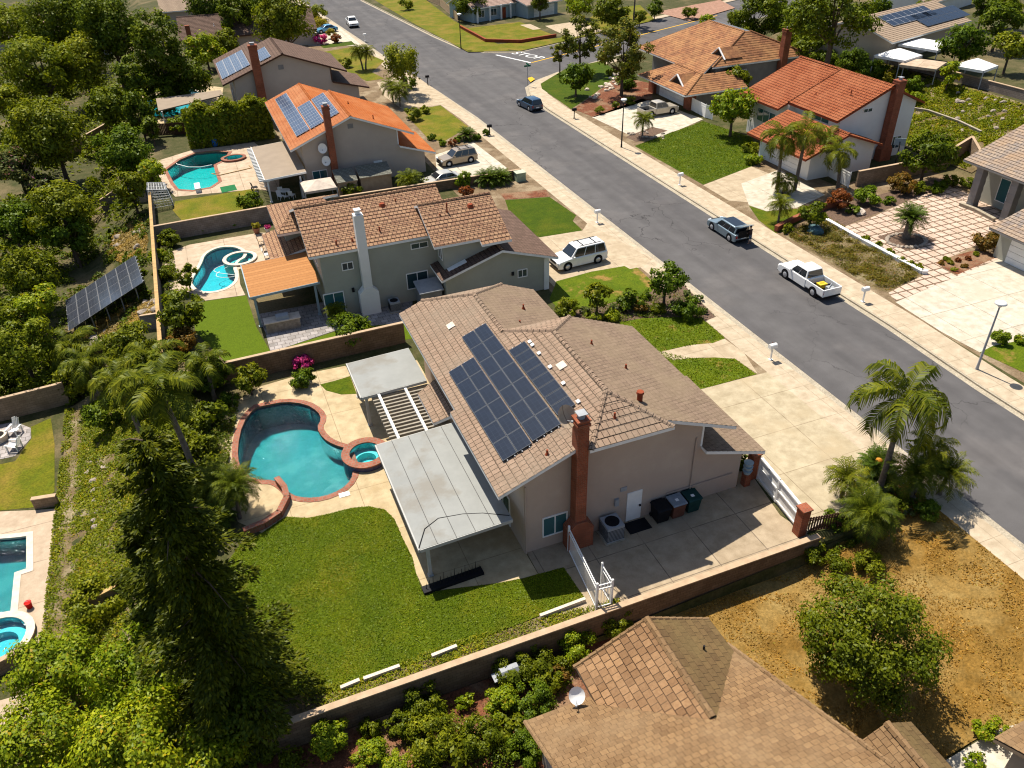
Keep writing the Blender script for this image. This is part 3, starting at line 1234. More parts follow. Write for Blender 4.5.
POOL4 = gl(cl(1, 560, 392, 640, 372, 760, 352, 800, 372, 770, 430, 715, 462, 610, 458, 588, 430))
POOL5 = gl([(-30, 541), (15, 537.5), (27, 536), (27, 569), (15, 573), (11, 613.6), (-30, 622)], -3.5)
POOLS = [(POOL1, .18, 0.0), (POOL2, .14, 0.0), (POOL3, .18, 0.0), (POOL4, .18, 0.0), (POOL5, .1, -3.5)]


def circ(x, y, r, sq=1.0, n=28):
    return [(x + r * math.cos(6.2832 * i / n), y + r * sq * math.sin(6.2832 * i / n)) for i in range(n)]


SP1, SP2, SP3, SP5 = at(365.5, 453, .35), at(*c(5, 945, 270), .1), at(*c(1, 920, 622), .15), at(-3, 640, -3.3)
SPAS = [circ(*SP1, 1.3), circ(*SP2, 1.4), circ(*SP3, 1.3, .8), circ(*SP5, 1.7)]
POOLS += [(q_, 0.001, z_) for q_, z_ in zip(SPAS, (0, 0, 0, -3.5))]


def ground_mesh():
    loops = [offset(ROAD, .05), offset(ROAD, .14)]
    for P, w, z in POOLS:
        loops.append(offset(P, w))
    loops.append([(-20, 23.30), (32.5, 23.30), (32.5, 23.43), (-20, 23.43)])
    pts = []
    x = -66.0
    rp = [0.0]
    while x < 190:
        y = -16.0
        while y < 300:
            pts.append((x + .013, y + .017))
            y += 2.6 if -30 < x < 60 and y < 120 else 5.2
        x += 2.6 if -30 < x < 60 else 5.2
    for y in np.arange(-16, 120, 3):
        for xx in (-6, -13.5, 79, 91):
            pts.append((xx, y + .4))
    for a in np.arange(0, 6.28, .2):
        pts.append((60 + 900 * math.cos(a), 100 + 900 * math.sin(a)))
    vs, fs = cdt(loops, pts)
    far = offset(ROAD, .1)
    keep = []
    for f in fs:
        cx = sum(vs[i].x for i in f) / len(f)
        cy = sum(vs[i].y for i in f) / len(f)
        if any(inpoly(cx, cy, offset(P, w - .001)) for P, w, z in POOLS):
            continue
        keep.append(f)
    mb = MB()
    mb.add([(v.x, v.y, hgt(v.x, v.y) - (.3 if inpoly(v.x, v.y, far) else .0)) for v in vs], keep)
    o = mb.build('ground', m_ground)
    if sum(p.normal.z for p in o.data.polygons) < 0:
        o.data.flip_normals()
    structure(o)


ground_mesh()
structure(sheet('road', ROAD, m_asph, -.125))
kb = MB()
ring(kb, ROAD, offset(ROAD, .16), -.28, .006)
structure(kb.build('kerb', m_kerb))
gt_ = MB()
# gutters: pale concrete strip in the road beside each kerb
NEARK = [p for p in ROAD[:8]]
FARK = [p for p in ROAD[10:16]]
FAR2 = [p for p in ROAD[19:]]


def strip_along(path, a, b):
    """polygon between two offsets (to the right of travel) of a path"""
    L, Rr = [], []
    n = len(path)
    for i in range(n):
        p0 = Vector(path[max(0, i - 1)])
        p1 = Vector(path[min(n - 1, i + 1)])
        d = (p1 - p0).normalized()
        nn = Vector((d.y, -d.x))
        q = Vector(path[i])
        L.append(tuple(q + nn * a))
        Rr.append(tuple(q + nn * b))
    return L + Rr[::-1]


sheet('gutter', strip_along(NEARK, .0, .45), m_kerb, -.119)
sheet('gutter', strip_along(FAR2, .0, .45), m_kerb, -.119)
sheet('gutter', strip_along(FARK, .0, .45), m_kerb, -.119)
sheet('sidewalk', strip_along(NEARK[:7], -.16, -2.1), m_walk, .012)
sheet('sidewalk', strip_along(FAR2[1:], -.16, -2.75), m_walk, .012)
sheet('sidewalk', strip_along(ROAD[15:18], -.16, -1.75), m_walk, .012)

# painted road markings
d_x = Vector((.93, .365)).normalized()
n_x = Vector((-d_x.y, d_x.x))


def rect(o, d, L, w):
    o, d = Vector(o), Vector(d).normalized()
    n = Vector((-d.y, d.x))
    return [tuple(o - n * w / 2), tuple(o + d * L - n * w / 2), tuple(o + d * L + n * w / 2), tuple(o + n * w / 2)]


cm = Vector((56.5, 134.2))
sheet('centre_line_marking', rect(cm, d_x, 55, .3), m_yelpaint, -.115)
sheet('stop_line_marking', rect(cm, n_x, 9.0, .4), m_whtpaint, -.115)


def text_obj(name, body, size, mat_, loc, rot, parent=None, ext=.004):
    cu = bpy.data.curves.new(name, 'FONT')
    cu.body = body
    cu.size = size
    cu.extrude = ext
    cu.align_x = 'CENTER'
    cu.align_y = 'CENTER'
    tmp = bpy.data.objects.new('tmp', cu)
    COL.objects.link(tmp)
    bpy.context.view_layer.update()
    me = bpy.data.meshes.new_from_object(tmp.evaluated_get(bpy.context.evaluated_depsgraph_get()))
    bpy.data.objects.remove(tmp)
    me.materials.clear()
    me.materials.append(mat_)
    o = link_mesh(name, me, parent)
    o.matrix_local = Matrix.Translation(Vector(loc)) @ rot
    return o


st = text_obj('stop_legend_marking', 'STOP', 3.0, m_whtpaint, (*(cm + d_x * 3.4 + n_x * 4.3), -.112), Matrix.Rotation(math.atan2(-d_x.x, d_x.y), 4, 'Z'))
st.scale = (1, 1, .3)
structure(st)

# ------------------------------------------------------------------ yards: main lot
sheet('yard', [(25.5, 38), (34.75, 38), (34.75, 108), (33.9, 124), (32.8, 140), (31.6, 163), (29.5, 205), (10, 200), (10, 110), (25, 108)], m_yard, .004)
sheet('yard', [(50.3, 24), (62, 24), (62, 46), (73, 47), (78, 60), (76, 66), (64, 66), (62, 100), (66, 125), (57.5, 122.8), (53.3, 119.8), (51.2, 116.5), (50.3, 107)], m_yard, .004)
H1 = [offset(POOL1, .18), SPAS[0]]
H2 = [offset(POOL2, .14), SPAS[1]]
H3 = [offset(POOL3, .18), SPAS[2]]
deck1 = [(-4.2, 46.5), (-3.6, 51.4), (1.5, 52.4), (11.4, 52.3), (11.4, 28.95), (11.7, 28.95), (11.7, 24.0), (29.2, 24.0), (29.2, 28.95), (11.7, 28.95)]
deck1 = gl([(215, 470), (212, 440), (232, 404), (262, 386), (300, 375), (345, 366)]) + [(7, 50.5), (11.6, 50.5), (11.6, 28.9), (11.65, 24.3)] + \
    gl([(598, 607), (585, 598), (563.4, 567), (524, 578), (498.5, 583), (425, 592), (416, 573), (402, 537), (394.7, 519.6), (384.6, 509.5), (369, 506.5), (351.6, 508), (326, 514.6), (308, 518), (285.5, 519), (262, 533), (238, 522)])
sheet('pool_deck', deck1, m_deck, .012, H1)
sheet('side_patio', [(11.66, 24.4), (13.6, 23.5), (26.9, 23.5), (26.3, 25.9), (26.9, 29.4), (26.9, 29.6), (25.5, 29.6), (25.5, 28.97), (11.66, 28.97)], m_patio, .014)
sheet('driveway', [(25.4, 29.65), (26.95, 29.45), (26.45, 24.6), (30.3, 24.9), (31.0, 25.9), (34.7, 27.5), (34.7, 38.45), (25.4, 38.6)], m_drive, .016)
lawn1 = gl([(285.5, 517), (308, 518), (326, 514.6), (351.6, 508), (369, 506.5), (384.6, 509.5), (394.7, 519.6), (402, 537), (412.5, 557.7), (416, 573), (421, 587), (428, 592.5), (498.5, 583.4), (524, 578.4), (563.4, 567.4), (585, 598.4), (457, 648), (400, 668), (340, 691), (288, 695), (262, 690), (225, 640), (215, 580), (240, 545), (262, 533)])
sheet('lawn', lawn1, m_lawn, .02)
sheet('planting_strip', [(-5.5, 23.5), (13.6, 23.5), (13.4, 24.2), (12.2, 24.25), (11.6, 25.5)] + gl([(585, 599), (457, 649), (400, 669), (340, 692), (288, 696), (240, 700)]), m_slope, .01)
sheet('lawn', gl(cl(10, 276, 18, 330, 5, 395, -15, 420, 55, 360, 58, 300, 42)), m_lawn, .02)
sheet('lawn', gl(cl(7, 440, 545, 480, 520, 560, 505, 690, 500, 800, 510, 885, 585, 840, 603, 740, 612, 660, 632, 632, 636, 560, 580)), m_lawn_mid, .02)
sheet('lawn', gl([(640, 345), (673, 360.5), (690, 358.5), (715, 357.5), (735, 359), (756, 374.5), (702, 389), (690, 392), (660, 370)]), m_lawn_mid, .02)
sheet('planting_bed', gl(cl(7, 260, 500, 330, 470, 480, 440, 590, 400, 640, 385, 720, 370, 850, 500, 800, 520, 690, 500, 560, 505, 480, 522, 430, 530)), m_mulch, .015)
sheet('front_path', gl(cl(7, 440, 546, 632, 637, 740, 613, 885, 587, 960, 640, 1015, 725, 930, 668, 800, 660, 676, 672, 640, 690, 500, 640)), m_conc, .014)

# house 2 lot
sheet('pool_deck', gl(cl(5, 645, 262, 700, 232, 745, 216, 1024, 168, 1120, 170, 1120, 270, 1024, 292, 940, 312, 946, 372, 966, 414, 880, 426, 800, 437, 745, 402, 690, 396, 664, 392)), m_decktan, .012, H2)
turf = gl(cl(5, 800, 440, 970, 415, 1010, 540) + cl(6, 60, 600, 82, 640, 330, 560, 480, 520, 625, 525, 700, 520, 720, 545, 660, 580, 400, 640, 100, 700) + cl(5, 1000, 700, 900, 690, 830, 620, 770, 560, 760, 480))
sheet('artificial_turf', turf, m_turf, .016)
sheet('paved_patio', gl(cl(6, 30, 490, 300, 440, 640, 420, 640, 520, 480, 535, 330, 556, 82, 640, 60, 560)), m_flag, .02)
sheet('driveway', [(26.0, 57.0), (35.05, 57.2)] + gl(cl(7, 600, 273, 345, 130, 325, 160, 157, 187)) + [(26.0, 66.5)], m_conc, .016)
sheet('lawn', gl(cl(7, 195, 430, 222, 360, 360, 322, 490, 300, 512, 312, 540, 306, 602, 362, 600, 400, 500, 430, 330, 470, 230, 470)), m_lawn_mid, .02)
sheet('lawn', gl(cl(7, 20, 40, 195, 28, 300, 100, 286, 122, 325, 160, 157, 186, 60, 160)), m_lawn_rich, .02)
sheet('planting_bed', gl(cl(7, 0, 15, 180, 0, 200, 26, 20, 38)) , m_redmulch, .02)

# house 3 lot
sheet('pool_deck', gl(cl(1, 600, 640, 760, 590, 900, 575, 1000, 560, 1100, 640, 1100, 760, 1015, 745, 690, 775, 640, 720)), m_decktan, .012, H3)
sheet('lawn', gl(cl(5, 690, 45, 1000, -5, 1030, 60, 930, 90, 720, 125, 680, 80)), m_lawn_yel, .018)
sheet('green_mat', gl(cl(1, 866, 738, 924, 727, 934, 748, 874, 760)), m_putt, .03)
sheet('lawn', gl(cl(2, 610, 440, 750, 415, 860, 500, 760, 560, 700, 545, 640, 480)), m_lawn_yel, .02)
sheet('driveway', gl(cl(2, 730, 610, 880, 560, 1010, 660, 1010, 690, 740, 740)) , m_conc2, .016)
sheet('driveway', gl(cl(2, 500, 325, 640, 290, 740, 360, 850, 436, 750, 414, 600, 430, 530, 380)), m_conc, .017)
sheet('lawn', gl(cl(2, 260, 210, 400, 185, 530, 240, 480, 285, 530, 310, 460, 320, 380, 280)), m_lawn_yel, .02)
sheet('lawn', gl(cl(2, 275, 178, 400, 162, 415, 176, 290, 190)), m_lawn_rich, .02)
sheet('driveway', gl(cl(2, 230, 180, 420, 180, 540, 235, 460, 195, 350, 105, 245, 115)), m_conc2, .014)
sheet('pool_deck', gl(cl(1, 545, 380, 650, 350, 800, 335, 880, 345, 870, 400, 720, 480, 640, 530, 600, 480)), m_deck, .012, [offset(POOL4, .18)])

# left neighbour yard
sheet('pool_deck', gl(cl(9, -150, 525, 150, 512, 245, 505, 240, 620, 225, 768) + cl(13, 230, 180, 180, 230, 120, 330, -200, 400), -3.5), m_decktan, -3.488, [offset(POOL5, .1), SPAS[3]])
sheet('lawn', gl(cl(9, -60, 345, 60, 320, 125, 230, 122, 185, 200, 150, 215, 250, 215, 440, 150, 500, -60, 520), -3.5), m_lawn_yel, -3.485)
sheet('fire_pit_patio', gl(cl(9, -80, 190, 60, 165, 122, 190, 122, 230, 60, 300, -80, 330), -3.5), m_flag, -3.48)
sheet('side_path', gl(cl(13, -60, 520, 120, 470, 130, 600, -60, 660), -3.5), m_decktan, -3.47)

# far side of the street
sheet('lawn', gl(cl(3, 530, 575, 680, 520, 800, 478, 990, 540, 1030, 640, 985, 658, 800, 728)), m_lawn_rich, .02)
sheet('driveway', gl(cl(3, 362, 462, 560, 388, 720, 440, 800, 470, 640, 540, 500, 528)), m_conc2, .018)
sheet('driveway', gl(cl(3, 800, 730, 990, 656, 1100, 700, 1150, 760, 1000, 800, 900, 790) ), m_conc, .016)
sheet('driveway', gl(cl(8, -90, -25, 60, -80, 240, 20, 130, 70, 10, 84, -60, 60)), m_conc2, .017)
sheet('lawn', gl(cl(8, -60, 62, 10, 85, 130, 74, 150, 120, 80, 165, 45, 170, -20, 120)), m_lawn, .02)
sheet('lawn', gl(cl(3, 160, 330, 260, 270, 400, 240, 470, 290, 370, 370, 280, 430, 165, 350)), m_lawn_rich, .02)
sheet('gravel_bed', gl(cl(3, 290, 430, 380, 365, 470, 300, 600, 330, 600, 390, 440, 440, 370, 462)), m_redmulch, .018)
sheet('gravel_bed', gl(cl(3, 495, 540, 600, 500, 660, 515, 540, 560)), m_mulch, .022)
sheet('tactile_paving', gl(cl(3, 108, 308, 125, 303, 138, 312, 120, 324)), m_yelpaint, .03)
sheet('lawn', gl(cl(2, 440, -30, 680, -10, 800, 80, 1024, 200, 860, 205, 640, 90)), m_lawn_yel, .02)
sheet('lawn', gl([(461, 29), (520, 22), (556, 36), (520, 43), (486, 42)]), m_lawn_yel, .025)
sheet('lawn', gl([(480, 46), (560, 38), (575, 30), (600, 10), (640, 5), (655, 20), (600, 33), (520, 51)]), m_lawn_yel, .022)
sheet('driveway', gl([(545, 26), (580, 21), (603, 31), (570, 38)]), m_conc, .024)
sheet('front_path', gl([(520, 25), (530, 24), (541, 29), (533, 30)]), m_conc, .026)
sheet('driveway', gl([(655, 12), (720, 0), (735, 8), (690, 21)]), m_brickpav, .02)
sheet('driveway', gl([(596, -10), (700, -12), (700, -2), (630, 0)]), m_conc2, .02)

# paved front court of the right-hand house
sheet('paved_court', gl(cl(8, 300, 150, 420, 110, 620, 20, 740, -20, 900, 60, 960, 120, 880, 170, 830, 220, 680, 290, 750, 335, 920, 262, 930, 270, 518, 440, 490, 405, 640, 330)), m_pav, .018)
sheet('driveway', gl(cl(8, 518, 442, 930, 268, 1024, 300, 1150, 330, 1150, 560, 850, 640, 700, 560, 560, 470)), m_conc2, .014)
sheet('planting_bed', gl(cl(8, 675, 288, 740, 262, 850, 232, 925, 262, 760, 335)), m_redmulch, .022)
sheet('planting_bed', gl(cl(8, 445, 185, 560, 150, 680, 200, 560, 240)), m_mulch, .024)
sheet('planting_bed', gl(cl(8, 85, 185, 120, 150, 250, 105, 620, 325, 640, 335, 490, 405, 430, 390)), m_slope, .016)
sheet('planting_bed', gl(cl(8, 100, 120, 300, 60, 560, -10, 740, -60, 760, -20, 600, 30, 300, 150, 240, 118)), m_mulch, .014)
sheet('lawn', gl(cl(8, 850, 640, 900, 615, 1024, 590, 1150, 600, 1150, 760, 1024, 720)), m_lawn_mid, .02)

# near lot
bl_ = gl(cl(12, 300, 660, 660, 535, 740, 540, 830, 640, 990, 768)) + gl(cl(16, 1040, 10, 1040, 470, 770, 590, 570, 680, 330, 660, -20, 380), -.9)
sheet('slope_soil', [(-14.3, 24), (-6.4, 24), (-6.4, 60), (-14.3, 60)], m_slope, .09, drape=1.3)
sheet('hillside_soil', [(79.5, 62), (91.6, 62), (91.6, 100), (79.5, 100)], m_slope, .10, drape=1.5)
bl = [(15.2, 23.2), (26.8, 23.2), (28.0, 23.9), (34.95, 25.2), (34.95, 5), (31, 6.5), (26.9, 11.6), (24.2, 11.5), (22, 12.4), (18, 16), (14.5, 19.5)]
sheet('lawn', bl, m_lawn_dry, .03, drape=1.2)
sheet('front_path', [(22.6, 11.6), (24.2, 11.4), (27.0, 11.5), (34.95, 11.6), (34.95, 9.6), (27, 9.4), (23, 9.4)], m_conc2, .045, drape=1.2)
sheet('planting_bed', [(-6.5, 5), (-6.5, 23.2), (16.5, 23.2), (15, 5)], m_redmulch, .012, drape=1.2)

# ------------------------------------------------------------------ pools


def pool(label, P, z, w, cM, plaster, depth=1.5, lvl=-.1, copz=.04, copw=.36, tilt=(0, 0)):
    cx = sum(p[0] for p in P) / len(P)
    cy = sum(p[1] for p in P) / len(P)
    t = world_thing('swimming_pool', label, 'swimming pool', (cx, cy, z))
    b = MB()
    n = len(P)
    dp = lambda q: z - min(2.8, max(.9, depth + tilt[0] * (q[0] - cx) + tilt[1] * (q[1] - cy)))
    b.add([(p[0], p[1], z) for p in P] + [(p[0], p[1], dp(p)) for p in P], [(i, n + i, n + (i + 1) % n, (i + 1) % n) for i in range(n)])
    v2, f2 = cdt([P])
    f2 = [f for f in f2 if inpoly(sum(v2[i].x for i in f) / 3, sum(v2[i].y for i in f) / 3, P)]
    b.add([(v.x, v.y, dp(v)) for v in v2], f2)
    b.build('basin', plaster, t)
    k = MB()
    ring(k, offset(P, -.03), offset(P, copw), z - .12, z + copz)
    k.build('coping', cM, t)
    tl = MB()
    Q = offset(P, -.012)
    tl.add([(p[0], p[1], z + .01) for p in Q] + [(p[0], p[1], z - .28) for p in Q], [(i, n + i, n + (i + 1) % n, (i + 1) % n) for i in range(n)])
    tl.build('waterline_tile', m_wtile, t)
    wt = MB()
    wt.prism(offset(P, -.004), z - 3.0, z + lvl)
    wt.build('water', m_water, t)
    return t


def spa(label, cx, cy, z, ro, ri, h, cM, sideM, plaster, sq=1.0):
    t = world_thing('hot_tub', label, 'hot tub', (cx, cy, z))
    N = 28
    C = lambda r: [(cx + r * math.cos(6.2832 * i / N), cy + r * sq * math.sin(6.2832 * i / N)) for i in range(N)]
    a = MB()
    ring(a, C(ro - .06), C(ro), z - .9, z + h)
    a.build('side', sideM, t)
    k = MB()
    ring(k, C(ri), C(ro + .05), z + h - .02, z + h + .07)
    k.build('coping', cM, t)
    b = MB()
    I, J = C(ri), C(ri * .62)
    for P0, P1, z0, z1 in ((I, I, h, h - .5), (I, J, h - .5, h - .5), (J, J, h - .5, h - .95)):
        b.add([(p[0], p[1], z + z0) for p in P0] + [(p[0], p[1], z + z1) for p in P1], [(i, N + i, N + (i + 1) % N, (i + 1) % N) for i in range(N)])
    b.add([(p[0], p[1], z + h - .95) for p in J], [tuple(range(N))])
    b.build('basin', plaster, t)
    wq = MB()
    wq.prism(C(ri - .004), z + h - 1.2, z + h - .1)
    wq.build('water', m_water, t)
    return t


pool('large kidney shaped pool edged with red brick in the yard of the grey roofed house', POOL1, 0, .18, m_copingr, m_plast, tilt=(-.03, .075))
pool('curving blue pool with pale rim beside the brown roofed patio', POOL2, 0, .14, m_copingp, m_plastb, copw=.28, depth=1.3, tilt=(0, .05))
pool('angular bright turquoise pool with pinkish rim behind the orange roofed house', POOL3, 0, .18, m_copingr, m_plastg, depth=1.3, tilt=(0, .06))
for lb_, (px_, py_), rr_, zz_ in (('upper', (343, 487), 1.5, -.75), ('lower', (341, 484), 2.1, -1.1)):
    sq_ = at(px_, py_, 0)
    st_ = MB()
    st_.prism(circ(sq_[0], sq_[1], rr_), zz_ - .5, zz_)
    tag(st_.build('pool_step', m_plast), lb_ + ' rounded step under water at the near right end of the kidney pool', 'pool step')
pool('half hidden blue pool behind the long clipped hedge', POOL4, 0, .18, m_copingp, m_plastb)
pool('rippled pool cut off by the left edge of the photo beside the tan deck', POOL5, -3.5, .1, m_copingp, m_plast, lvl=-.14)
m_spa = mat('spa_plaster', (.14, .62, .62), (.11, .54, .55), 2)
sx, sy = at(365.5, 453, .35)
spa('round raised spa with red brick rim joined to the kidney pool', sx, sy, 0, 1.5, 1.02, .35, m_copingr, m_wtile, m_spa)
sx, sy = at(*c(5, 945, 270), .1)
spa('small round spa with white rim overlapping the curving blue pool', sx, sy, 0, 1.55, 1.25, .12, m_copingp, m_copingp, m_spa)
sx, sy = at(*c(1, 920, 622), .15)
spa('small low spa beside the angular turquoise pool', sx, sy, 0, 1.5, 1.15, .18, m_copingr, m_copingr, m_spa, .8)
sx, sy = at(-3, 640, -3.3)
spa('round tub with dark hose on its rim at the left edge', sx, sy, -3.5, 1.9, 1.5, .25, m_copingp, m_blockw, m_plastb)
# ------------------------------------------------------------------ houses


def vents(t, spots, M=m_grey, name='vent_pipe'):
    for x, y, z, h in spots:
        b = MB()
        b.tube([(x, y, z - .1), (x, y, z + h)], .06, 8)
        b.tube([(x, y, z - .1), (x, y, z + .1)], [.16, .07], 8)
        b.build(name, M, t)


def chimney(t, x, y, w, d, h, M, base=None, cap=True, capM=None, z0=0.0):
    b = MB()
    b.box(x - w / 2, x + w / 2, y - d / 2, y + d / 2, z0 - .2, h)
    if base:
        bw, bd, bh = base
        b.box(x - bw / 2, x + bw / 2, y - bd / 2 - .012, y + d / 2 - .01, z0 - .21, z0 + bh)
        b.profile([(x - bw / 2, z0 + bh), (x + bw / 2, z0 + bh), (x + w / 2, z0 + bh + .45), (x - w / 2, z0 + bh + .45)], y - bd / 2, y + d / 2 - .02)
    if cap:
        b.box(x - w / 2 - .06, x + w / 2 + .06, y - d / 2 - .06, y + d / 2 + .06, h - .28, h - .14)
        b.box(x - w / 2 - .06, x + w / 2 + .06, y - d / 2 - .06, y + d / 2 + .06, h, h + .09)
    o = b.build('chimney', M, t)
    k = MB()
    k.tube([(x, y, h + .05), (x, y, h + .34)], [.2, .17], 10)
    k.box(x - .26, x + .26, y - .26, y + .26, h + .36, h + .40)
    for sx_ in (-.2, .2):
        k.box(x + sx_ - .02, x + sx_ + .02, y - .02, y + .02, h + .09, h + .37)
    sub(k, 'chimney_pot', capM or m_grey, o, t)
    return o


def door(t, x, y, z, w, h, face='-y', M=None, name='door'):
    sg = -1 if face[0] == '-' else 1
    d = MB()
    if face[1] == 'y':
        d.box(x - w / 2, x + w / 2, y, y + sg * .05, z, z + h) if sg > 0 else d.box(x - w / 2, x + w / 2, y - .05, y, z, z + h)
        hb_ = (x + w * .38, y + sg * .09, z + h * .48)
    else:
        d.box(x, x + .05, y - w / 2, y + w / 2, z, z + h) if sg > 0 else d.box(x - .05, x, y - w / 2, y + w / 2, z, z + h)
        hb_ = (x + sg * .09, y + w * .38, z + h * .48)
    o = d.build(name, M or m_white, t)
    k = MB()
    k.box(hb_[0] - .05, hb_[0] + .05, hb_[1] - .05, hb_[1] + .05, hb_[2] - .05, hb_[2] + .05)
    sub(k, 'handle', m_dark, o, t)
    return o


def garage_door(t, x, y0, y1, z, h, sg=1, M=None):
    d = MB()
    n = 4
    for i in range(n):
        d.box(x, x + sg * .06, y0, y1, z + h * i / n + .02, z + h * (i + 1) / n - .015) if sg > 0 else d.box(x - .06, x, y0, y1, z + h * i / n + .02, z + h * (i + 1) / n - .015)
    return d.build('garage_door', M or m_white, t)


def two_storey(name, label, dx, Yw, ze, hips, mt, stucco, trim, brickM, dz=0, slope=.4, lowx=26.6, deep=19.6):
    """stucco house: tall gable block, a lower block behind it and a low roof towards the street"""
    t = world_thing(name, label, 'house', (18 + dx, Yw + 9, 0))
    y0, y1, y3 = Yw - .55, Yw + 11.45, Yw + deep
    xb, xr, xf = 10.25 + dx, 17.25 + dx, 24.2 + dx
    xr2, xf2 = 14.95 + dx, 20.45 + dx
    Z = lambda x: ze + slope * (min(x, 2 * xr - x) - xb)
    zr = Z(xr)
    zr2 = Z(xr2)
    zf2 = zr2 - slope * (xf2 - xr2)
    R1 = Roof()
    cs, cf = .5, .36
    if hips:
        a, b, hp, h2 = 15.05 + dx, 19.5 + dx, 2.6, 2.75
        c1, c2 = 11.95 + dx, 17.95 + dx
        R1.plane([(xb, y0, ze), (a, y0, Z(a)), (xr, y0 + hp, zr), (xr, y1 - hp, zr), (a, y1, Z(a)), (xr2, y1, zr2), (xr2, y3 - h2, zr2), (c1, y3, Z(c1)), (xb, y3, ze)], cs)
        # the eave of the near half stands a little further out
        R1.plane([(xb - .3, y0, ze - .12), (xb + .02, y0, ze + .008), (xb + .02, Yw + 7.3, ze + .008), (xb - .3, Yw + 7.3, ze - .12)], cs, step=.03)
        R1.plane([(xf, y0, Z(xf)), (xf, y1, Z(xf)), (b, y1, Z(b)), (xr, y1 - hp, zr), (xr, y0 + hp, zr), (b, y0, Z(b))], cf, 3)
        e = .5
        zl = Z(a) - e * (zr - Z(a)) / hp
        R1.plane([(a - .25, y0 - e, zl), (b + .25, y0 - e, zl), (xr, y0 + hp, zr + .004)], cs * .98)
        R1.plane([(a, y1, Z(a)), (b, y1, Z(b)), (xr, y1 - hp, zr)], cs, base=.01)
        zq = zr2 - slope * (c2 - xr2)
        R1.plane([(xf2, y1 - .4, zf2), (xf2, y3, zf2), (c2, y3, zq), (xr2, y3 - h2, zr2), (xr2, y1 - .4, zr2)], cf, 3)
        R1.plane([(c1, y3, Z(c1)), (c2, y3, zq), (xr2, y3 - h2, zr2)], cs)
        R1.cap((xr, y0 + hp, zr), (xr, y1 - hp, zr))
        R1.cap((a - .2, y0 - e, zl), (xr, y0 + hp, zr))
        R1.cap((b + .2, y0 - e, zl), (xr, y0 + hp, zr))
        R1.cap((a, y1, Z(a)), (xr, y1 - hp, zr))
        R1.cap((b, y1, Z(b)), (xr, y1 - hp, zr))
        R1.cap((xr2, y1, zr2), (xr2, y3 - h2, zr2))
        R1.cap((c1, y3, Z(c1)), (xr2, y3 - h2, zr2))
        R1.cap((c2, y3, zq), (xr2, y3 - h2, zr2))
        prof = [(11.55 + dx, 0), (22.4 + dx, 0), (22.4 + dx, Z(22.4 + dx) - .19), (19.9 + dx, Z(b) - .28), (14.6 + dx, Z(14.6 + dx) - .19), (11.55 + dx, Z(11.55 + dx) - .19)]
    else:
        R1.plane([(xb, y0, ze), (xr, y0, zr), (xr, y1, zr), (xr2, y1, zr2), (xr2, y3, zr2), (xb, y3, ze)], .4)
        R1.plane([(xf, y0, Z(xf)), (xf, y1, Z(xf)), (xr, y1, zr), (xr, y0, zr)], .4, 3)
        R1.plane([(xf2, y1 - .4, zf2), (xf2, y3, zf2), (xr2, y3, zr2), (xr2, y1 - .4, zr2)], .4, 3)
        R1.cap((xr, y0, zr), (xr, y1, zr))
        R1.cap((xr2, y1, zr2), (xr2, y3, zr2))
        prof = [(11.55 + dx, 0), (22.4 + dx, 0), (22.4 + dx, Z(22.4 + dx) - .19), (xr, zr - .19), (11.55 + dx, Z(11.55 + dx) - .19)]
    zl0 = ze - 1.2
    R1.plane([(22.42 + dx, y0, zl0), (lowx + dx, y0, zl0 - 1.35), (lowx + dx, Yw + 8, zl0 - 1.35), (22.42 + dx, Yw + 8, zl0)], cf, 3)
    R1.build('roof', [mt[0], trim, mt[1], mt[2]], t)
    w = MB()
    w.profile(prof, Yw, y1 - .5)
    if not hips:
        w.profile([(11.56 + dx, 0), (19.4 + dx, 0), (19.4 + dx, zf2 + .2), (xr2, zr2 - .19), (11.56 + dx, Z(11.55 + dx) - .19)], y1 - .5, y3 - .5)
    else:
        w.profile([(11.56 + dx, 0), (19.4 + dx, 0), (19.4 + dx, zf2 + .2), (17.9 + dx, zf2 + .75), (12.6 + dx, Z(12.2 + dx) - .22), (11.56 + dx, Z(11.55 + dx) - .22)], y1 - .5, y3 - .5)
    w.profile([(22.39 + dx, 0), (25.4 + dx, 0), (25.4 + dx, zl0 - 1.17), (22.39 + dx, zl0 - .2)], Yw + .004, Yw + 7.4)
    w.build('wall', stucco, t)
    cb = MB()
    cb.box(22.33 + dx, 22.45 + dx, Yw - .03, Yw + .1, zl0 + .02, Z(22.4 + dx) - .2)
    cb.build('corner_trim', trim, t)
    garage_door(t, 25.41 + dx, Yw + 1.2, Yw + 6.2, 0.02, 2.2)
    for q in ((9.6, 4.6), (13.8, 4.4), (17.0, 4.4)):
        window(t, 11.55 + dx, Yw + q[0] - 5, q[1] - .3, 1.5, 1.1, '-x')
    window(t, 11.55 + dx, Yw + 3.2, 1.2, 2.2, 2.1, '-x', glass=m_glasst)
    window(t, 11.55 + dx, Yw + 9.5, 1.2, 2.2, 2.1, '-x', glass=m_glasst)
    return t, Z


